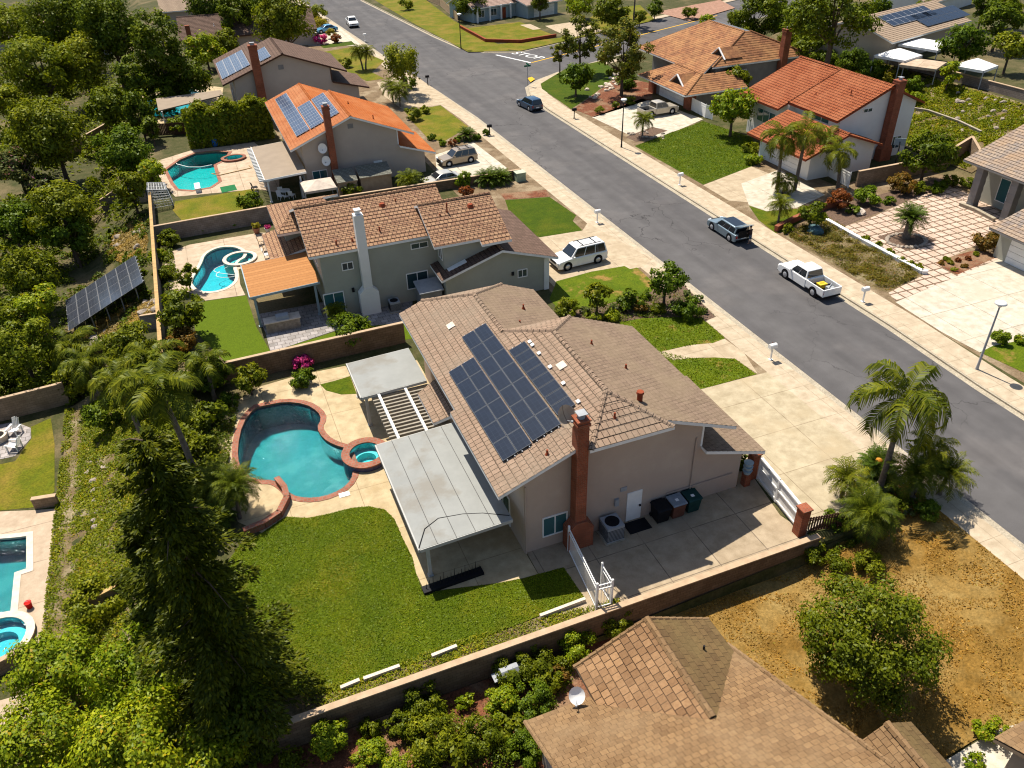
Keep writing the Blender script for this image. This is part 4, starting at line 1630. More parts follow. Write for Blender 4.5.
def solar(name, label, O, u, v, n, cols, rows, w, h, M, gapu=.03, gapv=.03, frame=m_frame):
    """modules on a slope: u along the eave, v up the slope; each module is a part"""
    O, u, v, n = Vector(O), Vector(u).normalized(), Vector(v).normalized(), Vector(n).normalized()
    t = thing(name, label, 'solar array', O)
    me = None
    for j in range(rows):
        for i in range(cols):
            if me is None:
                b = MB()
                b.box(0, w, 0, h, 0, .04, 1)
                b.box(.028, w - .028, .028, h - .028, .03, .044, 0)
                o = b.build('solar_panel', [M, frame], t)
                me = o.data
            else:
                o = link_mesh('solar_panel', me, t)
            mw = Matrix.Identity(4)
            p = u * (i * (w + gapu)) + v * (j * (h + gapv)) + n * .12
            for k in range(3):
                mw[k][0], mw[k][1], mw[k][2], mw[k][3] = u[k], v[k], n[k], p[k]
            o.matrix_local = mw
    rl = MB()
    U, V = cols * (w + gapu), rows * (h + gapv)
    for k in range(rows):
        for q in (.25, .75):
            a = v * ((k + q) * (h + gapv)) + n * .075
            rl.beam(a - u * .1, a + u * (U + .1), .05, .05)
    rl.build('mounting_rail', m_frame, t)
    return t


# ---- main house
MT = (m_tilemain, m_tilemain, m_tilegrey)
hm, ZM = two_storey('stucco_house', 'tan stucco house with brown tile roof and dark solar panels beside the kidney pool', 0, 28.95, 5.35, True, MT, m_stuc, m_white, m_brick)
window(hm, 13.35, 28.95, 1.55, 1.5, 1.45, '-y', glass=m_glasst)
ox, oz = 19.65, .06
door(hm, 18.05 + .25, 28.95, .05, .95, 2.15)
vents(hm, [(13.0, 29.2, ZM(13.0), .3), (16.9, 29.3, 7.55, .35), (20.1, 33.9, ZM(20.1), .3), (19.2, 36.6, ZM(19.2), .3), (18.0, 44.5, 6.1, .3), (16.8, 42.2, 6.4, .25)], m_redtrim)
q = MB()
q.tube([(18.9, 30.2, ZM(18.9) - .05), (18.9, 30.2, ZM(18.9) + .5)], .16, 10)
q.tube([(18.9, 30.2, ZM(18.9) + .5), (18.9, 30.2, ZM(18.9) + .62)], [.22, .2], 10)
q.build('vent_pipe', m_redtrim, hm, 'rust coloured round roof vent')
chimney(hm, 14.55, 28.52, .64, .66, 8.75, m_brick, (1.5, .9, 1.5))
q = MB()
q.box(17.35, 17.75, 28.9, 28.949, 2.5, 2.78)
q.build('wall_vent', m_grey, hm)
for x_ in (11.62, 22.0):
    q = MB()
    q.tube([(x_, 28.9, 0), (x_, 28.9, 4.9)], .045, 6)
    q.build('downspout', m_stuc, hm)
q = MB()
q.box(17.0, 17.25, 28.8, 28.948, 1.6, 2.1)
q.build('meter_box', m_grey, hm)
q = MB()
q.box(9.98, 10.08, 28.42, 36.2, 5.02, 5.14)
q.build('gutter', m_white, hm)
q = MB()
q.beam((20.4, 28.88, 1.3), (24.9, 28.88, 1.3), .05, .05)
q.build('wall_pipe', m_stuc, hm)
s_ = Vector((1, 0, .4)).normalized()
nr_ = Vector((-.4, 0, 1)).normalized()
uY = Vector((0, 1, 0))
solar('solar_array', 'lower double column of dark solar panels nearest the patio covers', (11.02, 30.35, ZM(11.02)), (0, 1, 0), s_, nr_, 6, 2, 1.50, .88, m_solar, frame=m_framed)
solar('solar_array', 'long middle double column of dark solar panels on the brown tile roof', (12.76, 30.45, ZM(12.76)), (0, 1, 0), s_, nr_, 7, 2, 1.62, .87, m_solar, frame=m_framed)
solar('solar_array', 'single column of eight dark solar panels with white brackets nearest the ridge', (14.52, 31.15, ZM(14.52)), (0, 1, 0), s_, nr_, 8, 1, .84, 1.12, m_solar, .05, frame=m_framed)
for i, yy in enumerate((31.3, 33.2, 35.0, 36.6, 37.6, 38.0)):
    q = MB()
    x_ = 15.78
    p = Vector((x_, yy, ZM(x_))) + nr_ * .09
    q.beam(p - uY * .13, p + uY * .13, .2, .05, up=nr_)
    q.build('flashing', m_white, hm)
for x_, yy in ((16.3, 34.6), (12.6, 43.9)):
    q = MB()
    p = Vector((x_, yy, ZM(x_))) + nr_ * .06
    q.beam(p - uY * .3, p + uY * .3, .5, .06, up=nr_)
    q.build('roof_vent', m_copingp, hm, 'pale square roof vent')

# satellite dish leaning on the chimney


def dish(label, loc, rz, r=.42, el=.5, M=None):
    t = thing('satellite_dish', label, 'satellite dish', loc, rz)
    b = MB()
    N = 16
    vs, fs = [], []
    for k in range(4):
        rr = r * (k + 1) / 4
        for i in range(N):
            a = 6.2832 * i / N
            vs.append((rr * math.cos(a), -.35 * rr * rr / r + 0.0, rr * 1.1 * math.sin(a)))
    vs.append((0, 0, 0))
    for k in range(3):
        for i in range(N):
            fs.append((k * N + i, k * N + (i + 1) % N, (k + 1) * N + (i + 1) % N, (k + 1) * N + i))
    for i in range(N):
        fs.append((4 * N, (i + 1) % N, i))
    ca, sa = math.cos(el), -math.sin(el)
    vs = [(x, y * ca - z * sa, y * sa + z * ca + .65) for x, y, z in vs]
    b.add(vs, fs, 0, True)
    b.build('reflector', M or m_white, t, recalc=False)
    a = MB()
    a.tube([(0, .05, .65), (0, .12, .3), (0, .12, -.1)], .03, 6)
    a.tube([(0, 0, .45), (0, -.5, .62)], .018, 6)
    a.box(-.05, .05, -.56, -.46, .57, .67)
    a.build('arm', m_grey, t)
    return t


dish('tan satellite dish fixed beside the top of the tall brick chimney', (13.85, 28.95, 8.15), R_(20), .55, .6, m_decktan)

# ---- patio covers behind the main house


def patio_cover(name, label, x0, x1, y0, y1, z0, z1, M, beams=None, posts=(), parapet=.0, cols=5, trim=m_white, soff=.16):
    t = world_thing(name, label, 'patio cover', (x0, y0, 0))
    r = MB()
    r.profile([(x0, z0), (x1, z1), (x1, z1 + .09), (x0, z0 + .09)], y0, y1)
    o = r.build('roof_deck', M, t)
    s_ = MB()
    for i in range(1, cols):
        f = i / cols
        x = x0 + (x1 - x0) * f
        s_.beam((x, y0, z0 + (z1 - z0) * f + .098), (x, y1, z0 + (z1 - z0) * f + .098), .035, .012)
    sub(s_, 'roof_seam', m_seam if M is m_cover else M, o, t)
    b = MB()
    b.beam((x0 + .04, y0 - .03, z0 + .0), (x0 + .04, y1 + .03, z0 + .0), .08, .2)
    b.beam((x0 + .1, y0 - .02, z0 - .02), (x1, y0 - .02, z1 - .02), .06, .2)
    b.beam((x0 + .1, y1 + .02, z0 - .02), (x1, y1 + .02, z1 - .02), .06, .2)
    b.beam((x0 + .5, y0 + .1, z0 - .16), (x0 + .5, y1 - .1, z0 - .16), .12, .2)
    b.build('fascia_beam', trim, t)
    for x, y in posts:
        p = MB()
        p.box(x - .09, x + .09, y - .09, y + .09, 0, z0 - .2)
        p.box(x - .15, x + .15, y - .15, y + .15, 0, .08)
        p.build('post', trim, t)
    return t


pc1 = patio_cover('patio_cover', 'larger flat grey patio cover with a black cable across it, beside the round spa', 5.65, 10.9, 29.0, 38.3, 2.55, 2.75, m_cover, posts=((6.25, 29.5), (6.25, 37.8)), trim=m_ltrim)
k = MB()
k.tube([(5.72, 29.1, 2.67), (6.4, 30.3, 2.68), (7.3, 30.75, 2.70), (8.6, 30.5, 2.74), (9.6, 30.1, 2.78), (10.85, 29.3, 2.84)], .03, 5)
k.build('cable', m_dark, pc1)
patio_cover('patio_cover', 'smaller flat grey patio cover at the far corner of the tan stucco house', 5.95, 10.5, 43.5, 47.9, 2.6, 2.75, m_cover, posts=((6.4, 43.9), (6.4, 47.5)), cols=1, trim=m_ltrim)
t = world_thing('pergola', 'open white slatted pergola between the two grey patio covers', 'pergola', (6.9, 38.3, 0))
k = MB()
n_ = 14
for i in range(n_):
    y = 38.5 + 4.9 * i / (n_ - 1)
    k.box(6.7, 10.6, y, y + .13, 2.3, 2.5)
k.build('slat', mat('tan_slat', (.30, .265, .21), None, 3), t)
k = MB()
for x in (7.1, 8.9):
    k.box(x, x + .16, 38.3, 43.5, 2.505, 2.68)
k.build('beam', m_white, t)
rr = Roof()
rr.plane([(9.55, 38.9, 2.7), (9.55, 42.4, 2.7), (11.5, 42.9, 3.5), (11.5, 38.4, 3.5)], .4)
rr.build('tile_awning', [m_tilemain, m_white], t)

# ---- house 2
h2 = world_thing('stucco_house', 'sage stucco house with blended orange tile roof and tall white chimney', 'house', (16, 63, 0))
R1 = Roof()
R1.plane([(5.9, 59.25, 5.85), (15.75, 59.25, 5.85), (15.75, 64.4, 8.0), (5.9, 64.4, 8.0)], .42)
R1.plane([(15.75, 59.3, 5.85), (18.1, 59.3, 5.85), (18.1, 64.4, 8.0), (15.75, 64.4, 8.0)], .42)
R1.plane([(5.9, 69.6, 5.85), (18.1, 69.6, 5.85), (18.1, 64.4, 8.0), (5.9, 64.4, 8.0)], .42)
R1.plane([(15.5, 57.1, 5.75), (19.35, 57.1, 5.75), (19.35, 56.5, 5.5), (21.95, 56.5, 5.5), (21.95, 61.4, 7.7), (15.5, 61.4, 7.78)], .42, base=.01)
R1.plane([(15.5, 66.4, 5.6), (21.95, 66.4, 5.6), (21.95, 61.4, 7.7), (15.5, 61.4, 7.7)], .42)
R1.cap((5.9, 64.4, 8.03), (18.1, 64.4, 8.03))
R1.cap((15.5, 61.4, 7.75), (21.95, 61.4, 7.75))
R1.plane([(21.05, 56.35, 4.75), (26.1, 56.35, 3.1), (26.1, 67.5, 3.1), (21.05, 67.5, 4.75)], .36, 3)
R1.plane([(21.05, 56.35, 4.75), (15.7, 56.35, 3.05), (15.7, 60.0, 3.05), (21.05, 60.0, 4.75)], .36, 4)
R1.cap((21.05, 56.35, 4.77), (21.05, 61, 4.77))
R1.plane([(4.4, 66.3, 5.2), (11, 66.3, 5.2), (9, 69.5, 6.6), (6.7, 69.5, 6.6)], .42)
R1.plane([(4.4, 66.3, 5.2), (6.7, 69.5, 6.6), (4.4, 73.4, 5.2)], .42)
R1.plane([(4.4, 73.4, 5.2), (6.7, 69.5, 6.6), (9, 69.5, 6.6), (11, 73.4, 5.2)], .42)
R1.plane([(3.4, 66.4, 2.8), (6.5, 66.4, 3.5), (6.5, 72.6, 3.5), (3.4, 72.6, 2.8)], .42)
R1.build('roof', [m_tileh2, m_white, m_tileh2, m_tilebr, m_tilebr], h2)
w = MB()
w.profile([(59.65, 0), (69.2, 0), (69.2, 5.8), (64.4, 7.78), (59.65, 5.82)], 6.75, 17.6, 'x')
w.profile([(57.75, 0), (66.0, 0), (66.0, 5.6), (61.4, 7.5), (57.75, 5.78)], 16.4, 21.4, 'x')
w.profile([(16.2, 0), (25.35, 0), (25.35, 3.1), (21.05, 4.52), (16.2, 2.95)], 56.95, 57.7)
w.box(21.4, 25.35, 57.7, 67.2, 0, 3.1)
w.box(5.2, 10.4, 69.2, 72.8, 0, 5.15)
w.build('wall', m_stucg, h2)
chimney(h2, 10.15, 59.2, .74, .7, 8.75, m_whites, (1.6, .8, 2.0), cap=False, capM=m_white)
window(h2, 8.85, 59.65, 4.35, .95, .7)
window(h2, 14.5, 59.65, 1.9, 1.9, 1.5)
window(h2, 14.95, 59.65, 5.0, 1.5, .55)
window(h2, 7.35, 59.65, 1.15, 1.7, 2.2, glass=m_glasst)
window(h2, 16.4, 58.5, 4.6, 1.0, 1.2, '-x')
window(h2, 23.0, 56.95, 2.0, .9, .75)
window(h2, 6.75, 62, 4.6, 1.6, 1.2, '-x')
q = MB()
q.box(25.0, 25.45, 56.85, 57.0, 0, 3.0)
q.build('corner_trim', m_white, h2)
garage_door(h2, 25.36, 59, 64.5, .02, 2.2)
vents(h2, [(8.3, 60.0, 6.1, .45), (9.6, 60.1, 6.2, .3), (12.0, 60.6, 6.4, .4), (14.2, 63.4, 7.5, .3), (17.7, 60.2, 7.1, .9), (17.0, 60.0, 7.0, .25)], m_redtrim)
for x_, y_, z_ in ((13.0, 63.2, 7.5), (19.8, 60.4, 7.3)):
    q = MB()
    q.tube([(x_, y_, z_ - .1), (x_, y_, z_ + .18)], [.32, .2], 10)
    q.build('roof_vent', m_redtrim, h2)
q = MB()
q.box(8.9, 9.1, 59.5, 59.65, 2.0, 2.35)
q.build('wall_lamp', m_dark, h2)
q = MB()
q.box(22.0, 22.2, 56.8, 56.95, 2.0, 2.3)
q.build('wall_lamp', m_dark, h2)
q = MB()
q.beam((16.6, 57.6, 3.35), (18.2, 57.6, 3.9), .8, .06)
q.build('skylight', m_white, h2)
t2 = patio_cover('patio_cover', 'brown roofed patio cover with pale blue beam over the outdoor kitchen', .85, 6.5, 60.1, 66.3, 2.95, 3.15, m_coverb, posts=((1.25, 60.6), (1.25, 65.8), (6.1, 60.6)), cols=1, trim=m_blueh)
# outdoor kitchen
t = world_thing('outdoor_kitchen', 'stone outdoor kitchen counter with steel grill under the brown patio cover', 'outdoor kitchen', (2.4, 59.6, 0))
k = MB()
k.box(1.6, 4.3, 59.1, 60.0, 0.02, .9)
k.build('counter_base', m_rock, t)
k = MB()
k.box(1.5, 4.4, 59.0, 60.1, .9, .97)
k.build('countertop', m_copingp, t)
k = MB()
k.profile([(59.15, .97), (59.95, .97), (59.95, 1.2), (59.6, 1.38), (59.25, 1.25)], 2.5, 3.5, 'x')
k.build('grill_hood', m_grey, t)
# air conditioner, shed


def ac_unit(label, x, y, z=0.0, s=.85, h=.95, M=m_grey):
    t = thing('air_conditioner', label, 'air conditioner', (x, y, z))
    k = MB()
    k.box(-s / 2, s / 2, -s / 2, s / 2, .06, h)
    k.build('case', M, t)
    k = MB()
    for i in range(9):
        zz = .16 + i * (h - .3) / 9
        k.box(-s / 2 - .012, s / 2 + .012, -s / 2 - .012, s / 2 + .012, zz, zz + .035)
    k.build('louvre_grille', m_dark, t)
    k = MB()
    k.tube([(0, 0, h - .01), (0, 0, h + .025)], s * .4, 16)
    k.build('fan_guard', m_black, t)
    k = MB()
    k.box(-s / 2 - .1, s / 2 + .1, -s / 2 - .1, s / 2 + .1, 0, .06)
    k.build('pad', m_kerb, t)
    return t


x_, y_ = at(*c(6, 572, 475))
ac_unit('grey air conditioner with fan on top below the dark window of the sage house', x_, 58.7)
ac_unit('boxy grey cooling unit beside the white side door of the tan stucco house', 16.55, 28.25, .02, 1.05, 1.15)
t = world_thing('lean_to_shed', 'small grey lean-to shed tucked between the sage house and its garage', 'shed', (14.9, 58.6, 0))
k = MB()
k.profile([(57.3, 0), (58.9, 0), (58.9, 2.1), (57.3, 1.8)], 14.1, 15.9, 'x')
k.build('wall', m_graysid, t)
k = MB()
k.profile([(57.15, 1.78), (59.0, 2.13), (59.0, 2.2), (57.15, 1.86)], 13.95, 16.05, 'x')
k.build('roof', m_grey, t)

# ---- house 3
MT3 = (m_tileor2, m_tileor, m_tileor)
h3, Z3 = two_storey('stucco_house', 'taupe stucco house with bright orange tile roof and tall red chimney', -1.2, 89.85, 4.85, False, MT3, m_stuct, m_white, m_brick, deep=20.4)
chimney(h3, 13.5, 89.35, .72, .7, 9.0, m_brick, (1.0, .85, .9))
window(h3, 11.85, 89.85, 1.3, 1.7, 1.5, glass=m_glasst)
door(h3, 18.6, 89.85, .05, 1.0, 2.1)
q = MB()
q.box(15.7, 16.3, 89.8, 89.849, 6.2, 6.7)
q.build('gable_vent', m_graysid, h3)
vents(h3, [(18.9, 91.0, Z3(18.9), .5), (17.2, 96.0, Z3(17.2), .3)], m_redtrim)
nr3 = Vector((-.4, 0, 1)).normalized()
solar('solar_array', 'long strip of blue solar panels along the eave of the orange roof', (10.3, 91.95, Z3(10.3)), (0, 1, 0), s_, nr3, 10, 1, 1.65, 1.66, m_solarb)
solar('solar_array', 'middle block of blue solar panels beside the red chimney on the orange roof', (11.98, 91.85, Z3(11.98)), (0, 1, 0), s_, nr3, 9, 1, 1.0, 1.72, m_solarb)
solar('solar_array', 'upper block of blue solar panels nearest the ridge of the orange roof', (13.8, 91.9, Z3(13.8)), (0, 1, 0), s_, nr3, 9, 1, 1.0, 1.66, m_solarb)
dish('upper pale satellite dish on the taupe wall beside the red chimney', (12.55, 89.5, 3.9), R_(-15), .5, .25)
dish('lower pale satellite dish on the taupe wall beside the red chimney', (12.75, 89.4, 2.5), R_(-25), .5, .25)
pt3 = patio_cover('patio_cover', 'tan patio cover with scalloped rafter ends beside the angular pool', 5.55, 10.1, 87.4, 99.3, 2.65, 2.9, m_covert, posts=((5.9, 87.9), (5.9, 93), (5.9, 98.8), (9.4, 87.8)), cols=1, trim=m_white)
for i in range(24):
    y = 87.6 + i * .5
    k = MB()
    k.box(5.05, 5.55, y, y + .1, 2.5, 2.68)
    k.build('rafter_end', m_white, pt3)
for nm, lb, x0, x1, y0, y1 in (('storage_shed', 'left of two grey shingled sheds below the red chimney of the orange roofed house', 13.0, 15.3, 85.9, 88.3), ('storage_shed', 'wider right one of two grey shingled sheds beside the orange roofed house', 15.6, 19.3, 86.3, 88.4)):
    t = world_thing(nm, lb, 'shed', (x0, y0, 0), 'garden sheds by the taupe wall')
    k = MB()
    ym = (y0 + y1) / 2
    k.box(x0 + .1, x1 - .1, y0 + .1, y1 - .1, 0, 1.75)
    k.build('wall', m_cap, t)
    rr = Roof()
    rr.plane([(x0, y0 - .1, 1.72), (x1, y0 - .1, 1.72), (x1, y1, 2.4), (x0, y1, 2.4)], .25, th=.1, step=.015)
    rr.build('roof', [m_shedr, m_cap], t)

# ---- house 4
MT4 = (m_tilebr, m_tilebr, m_tilebr)
h4, Z4 = two_storey('stucco_house', 'taupe stucco house with dark brown roof and pale solar panels', -4.9, 119.5, 5.55, False, MT4, m_stuct, m_brown, m_brick, deep=15.5, slope=.45)
chimney(h4, 9.3, 119.1, .9, .8, 10.1, m_brick)
q = MB()
q.box(11.7, 12.3, 119.45, 119.499, 6.6, 7.2)
q.build('gable_vent', m_graysid, h4)
h4.scale = (1.22, 1, 1)
h4.location.x = 14.2
Z4 = lambda x: 5.55 + .369 * (x - 4.75)
s4, n4 = Vector((1, 0, .369)).normalized(), Vector((-.369, 0, 1)).normalized()
solar('solar_array', 'pale solar panels below the red chimney on the dark brown roof', (5.0, 121.4, Z4(5.0)), (0, 1, 0), s4, n4, 6, 4, 1.68, 1.05, m_solarb)
solar('solar_array', 'small block of pale solar panels above the red chimney on the dark brown roof', (10.4, 120.2, Z4(10.4)), (0, 1, 0), s4, n4, 4, 1, 1.6, 1.6, m_solarb)


def simple_house(name, label, o, ang, L, Wd, ze, zr, roofM, wallM, trim, hip=0.0, over=.5, course=.42, z0=None, extra=None):
    """one gable or hip roofed block; local x along the ridge, origin at the near left corner"""
    zz = hgt(*o) if z0 is None else z0
    t = thing(name, label, 'house', (o[0], o[1], zz), ang)
    r = Roof()
    a, b = -over, L + over
    y0, y1, ym = -over, Wd + over, Wd / 2
    e = ze - over * (zr - ze) / (Wd / 2)
    h = hip
    r.plane([(a, y0, e), (b, y0, e), (b - h, ym, zr), (a + h, ym, zr)], course)
    r.plane([(a, y1, e), (b, y1, e), (b - h, ym, zr), (a + h, ym, zr)], course)
    if h:
        r.plane([(a, y0, e), (a, y1, e), (a + h, ym, zr)], course)
        r.plane([(b, y0, e), (b, y1, e), (b - h, ym, zr)], course)
        for X, s in ((a, 1), (b, -1)):
            r.cap((X, y0, e), (X + s * h, ym, zr))
            r.cap((X, y1, e), (X + s * h, ym, zr))
    r.cap((a + h, ym, zr + .03), (b - h, ym, zr + .03))
    r.build('roof', [roofM, trim, roofM], t)
    w = MB()
    if h:
        w.box(0, L, 0, Wd, -.3, ze - .05)
    else:
        w.profile([(0, -.3), (Wd, -.3), (Wd, ze - .22), (ym, zr - .22), (0, ze - .22)], 0, L, 'x')
    w.build('wall', wallM, t)
    return t


# ---- far and side houses
h5 = simple_house('stucco_house', 'low house with broad dark brown roof and thin red chimney beyond the hedge', at(186, 56, 0), R_(-4), 24, 13, 3.0, 5.6, m_tilebr, m_stuct, m_brown)
q = MB()
q.box(1.0, 1.8, -.5, .2, 0, 5.2)
q.build('chimney', m_brick, h5)
vents(h5, [(9, 4, 4.6, .6), (14, 3, 4.2, .5), (6, 3, 4.2, .4)], m_white)
h6 = simple_house('stucco_house', 'distant pale tan roofed house between dark trees at the top edge', at(166, 26, 0), R_(0), 14, 11, 3, 5.0, m_tiletan, m_stuct, m_white)
h7 = simple_house('stucco_house', 'pale roofed house at the top left corner among trees', at(-30, 36, 0), R_(-6), 17, 12, 3, 5.2, m_tilepink, m_stuct, m_white)
q = MB()
q.box(13, 13.8, 3, 3.8, 3, 6)
q.build('chimney', m_brick, h7)
simple_house('stucco_house', 'pale house partly seen at the top right edge behind the pale tan roof', at(930, -8, 5), R_(20), 22, 11, 3.0, 5.2, m_tiletan, m_whites, m_white)
simple_house('stucco_house', 'distant house with brown roof at the top edge left of the big pine', at(742, -8, 0), R_(15), 20, 11, 3.0, 5.2, m_tilebr, m_stuct, m_white)
# blue house on the cross street
ang = math.atan2(d_x.y, d_x.x)
o8 = Vector((*at(474, 23, 0),)) 
h8 = simple_house('bungalow', 'pale blue bungalow with pinkish shingle roof and white porch posts facing the side street', o8, ang - .10, 15, 9, 3.0, 5.0, m_tilepink, m_blueh, m_white)
for i, X in enumerate((.3, 3.5, 6.5, 9.0)):
    q = MB()
    q.box(X, X + .28, -.9, -.62, 0, 2.9)
    q.build('porch_post', m_white, h8)
for X in (2.0, 5.2):
    window(h8, X, 0, 1.5, 1.6, 1.4)
q = MB()
q.box(7.4, 8.4, -.05, -.005, 0, 2.1)
q.build('door', m_redtrim, h8)
rr = Roof()
rr.plane([(10.2, -5.0, 2.7), (10.2, 4, 4.6), (15.0, 4, 4.6), (15.0, -5.0, 2.7)], .4)
rr.plane([(15, -5.0, 2.7), (20, -5.0, 2.7), (20, 4, 4.6), (15, 4, 4.6)], .4)
rr.build('garage_roof', [m_tilepink, m_white], h8)
q = MB()
q.box(11.0, 19.2, -4.4, 3.5, 0, 2.75)
q.build('garage_wall', m_blueh, h8)
q = MB()
for i in range(4):
    q.box(12.6, 18.2, -4.47, -4.405, .05 + i * .55, .57 + i * .55)
q.build('garage_door', m_white, h8)

# corner house
h9 = world_thing('stucco_house', 'corner house with rust brown shingle roof, small roof gablets and brick garage pillars', 'house', (75, 105, 0))
R1 = Roof()
rx = 77.0
R1.plane([(67.8, 98.9, 4.3), (67.8, 118.0, 4.3), (rx, 112.5, 8.3), (rx, 103.2, 8.3)], .4)
R1.plane([(69.2, 98.9, 5.0), (86.0, 98.9, 5.0), (rx + 1, 103.2, 8.3), (rx, 103.2, 8.3)], .4, base=.01)
R1.plane([(86, 98.9, 5.0), (86, 118, 5.0), (rx + 1, 112.5, 8.3), (rx + 1, 103.2, 8.3)], .4)
R1.plane([(67.8, 118, 4.3), (86, 118, 5.0), (rx + 1, 112.5, 8.3), (rx, 112.5, 8.3)], .4)
R1.cap((rx, 103.2, 8.33), (rx, 112.5, 8.33))
R1.cap((69.2, 98.9, 5.05), (rx, 103.2, 8.33))
R1.cap((86, 98.9, 5.05), (rx + 1, 103.2, 8.33))
R1.plane([(62.9, 95.4, 2.75), (62.9, 108.6, 2.75), (67.4, 105.6, 4.4), (67.4, 98.6, 4.4)], .4)
R1.plane([(62.9, 95.4, 2.75), (73.0, 95.4, 2.75), (73.0, 98.6, 4.4), (67.4, 98.6, 4.4)], .4)
R1.plane([(62.9, 108.6, 2.75), (67.4, 105.6, 4.4), (70, 105.6, 4.4), (70, 108.6, 2.75)], .4)
R1.cap((62.9, 95.4, 2.8), (67.4, 98.6, 4.43))
R1.cap((67.4, 98.6, 4.43), (67.4, 105.6, 4.43))
R1.build('roof', [m_tilerus, m_white, m_tilerus], h9)
w = MB()
w.box(65.5, 72.5, 97.6, 107.8, 0, 2.9)
w.box(70.5, 85.2, 99.7, 117.2, 0, 4.85)
w.build('wall', m_graysid, h9)
garage_door(h9, 65.49, 99.6, 106.2, .02, 2.3, -1)
for y in (97.3, 107.2):
    q = MB()
    q.box(65.0, 66.0, y, y + 1.5, 0, 2.6)
    q.build('brick_pillar', m_brick, h9)
for (gx, gy, gz, d_) in ((64.4, 99.8, 3.5, 0), (71.8, 101.2, 6.0, 0)):
    q = MB()
    q.profile([(gy - 1.6, gz - .25), (gy + 1.6, gz - .25), (gy, gz + .95)], gx - .15, gx + 2.8, 'x')
    o = q.build('gablet', m_tilerus, h9)
    q = MB()
    q.beam((gx - .25, gy - 1.75, gz - .3), (gx - .25, gy, gz + 1.0), .1, .22, up=(1, 0, 0))
    q.beam((gx - .25, gy + 1.75, gz - .3), (gx - .25, gy, gz + 1.0), .1, .22, up=(1, 0, 0))
    sub(q, 'gablet_trim', m_white, o, h9)
    q = MB()
    q.profile([(gy - 1.2, gz - .2), (gy + 1.2, gz - .2), (gy, gz + .7)], gx - .17, gx - .155, 'x')
    sub(q, 'gablet_vent', m_dark, o, h9)
chimney(h9, 81.2, 98.9, 1.0, .9, 8.9, m_brick)
window(h9, 75, 99.7, 3.4, 1.4, 1.2)
window(h9, 70.5, 103.0, 3.6, 1.6, 1.1, '-x', glass=m_glasst)

# red tiled white house
h10 = world_thing('stucco_house', 'white stucco house with red clay tile roof and leaning-looking red brick chimney', 'house', (71, 76, 0))
MTR = [m_tilered, m_redtrim, m_tilered]
R1 = Roof()
sl_ = .42
R1.plane([(66.6, 70.3, 5.45), (66.6, 78.9, 5.45), (73.75, 78.9, 8.45), (73.75, 70.3, 8.45)], .42, base=.06)
R1.plane([(65.2, 78.9, 4.85), (65.2, 86.6, 4.85), (73.75, 86.6, 8.4), (73.75, 78.9, 8.4)], .42)
R1.plane([(79.0, 70.3, 6.1), (79.0, 86.6, 6.1), (73.75, 86.6, 8.4), (73.75, 70.3, 8.4)], .42)
R1.cap((73.75, 70.3, 8.5), (73.75, 86.6, 8.46), .16)
R1.cap((66.6, 78.9, 5.55), (73.75, 78.9, 8.55), .14)
R1.plane([(60.9, 67.8, 2.75), (60.9, 78.5, 2.75), (66.4, 78.5, 4.75), (66.4, 67.8, 4.75)], .42)
R1.plane([(71.5, 67.8, 2.95), (71.5, 70.6, 2.95), (66.4, 70.6, 4.75), (66.4, 67.8, 4.75)], .42)
R1.cap((66.4, 67.8, 4.8), (66.4, 71, 4.8), .15)
R1.build('roof', MTR, h10)
w = MB()
w.profile([(67.5, 0), (78.2, 0), (78.2, 6.2), (73.75, 8.2), (67.5, 5.6)], 70.85, 78.6)
w.box(66.6, 78.1, 78.6, 86.1, 0, 5.3)
w.profile([(62.2, 0), (71.0, 0), (71.0, 2.9), (66.4, 4.52), (62.2, 3.0)], 68.5, 70.85)
w.box(62.2, 67.5, 70.85, 77.4, 0, 3.0)
w.build('wall', m_whites, h10)
chimney(h10, 74.4, 70.3, 1.0, .9, 9.0, m_brick, (1.6, 1.0, 1.4))
window(h10, 71.2, 70.85, 6.0, 1.3, .5)
window(h10, 76.6, 70.85, 1.6, 1.3, 1.5)
window(h10, 67.5, 74.5, 4.9, 4.0, 1.0, '-x', glass=m_glasst, split=2)
window(h10, 66.6, 82.5, 2.8, 3.6, 1.6, '-x', glass=m_glasst, split=2)
garage_door(h10, 62.19, 69.8, 76.4, .02, 2.25, -1, m_whites)
q = MB()
q.box(68.2, 68.8, 68.4, 68.51, 1.9, 2.2)
q.build('wall_vent', m_grey, h10)
vents(h10, [(70.5, 73.2, 6.9, .9), (69.0, 77.2, 6.5, .25), (71.3, 74.4, 7.3, .25)], m_redtrim)

# right-hand house with striped pillars
h11 = world_thing('stucco_house', 'grey house with mottled tan tile roof and striped porch pillars at the right edge', 'house', (76, 50, 0))
R1 = Roof()
R1.plane([(71.6, 46.6, 4.5), (71.6, 57.2, 4.5), (81, 57.2, 8.0), (81, 46.6, 8.0)], .42)
R1.plane([(90, 46.6, 4.5), (90, 57.2, 4.5), (81, 57.2, 8.0), (81, 46.6, 8.0)], .42)
R1.plane([(63.7, 34.0, 2.9), (63.7, 46.3, 2.9), (71.4, 46.3, 5.3), (71.4, 34.0, 5.3)], .42)
R1.plane([(79, 34.0, 2.9), (79, 46.3, 2.9), (71.4, 46.3, 5.3), (71.4, 34.0, 5.3)], .42)
R1.build('roof', [m_tilegb, m_graysid, m_tilegb], h11)
w = MB()
w.profile([(74.4, 0), (89, 0), (89, 4.6), (81, 7.75), (74.4, 5.3)], 46.6, 56.5)
w.profile([(64.9, 0), (78, 0), (78, 2.9), (71.4, 5.05), (64.9, 3.05)], 34.6, 45.9)
w.build('wall', m_stucg, h11)
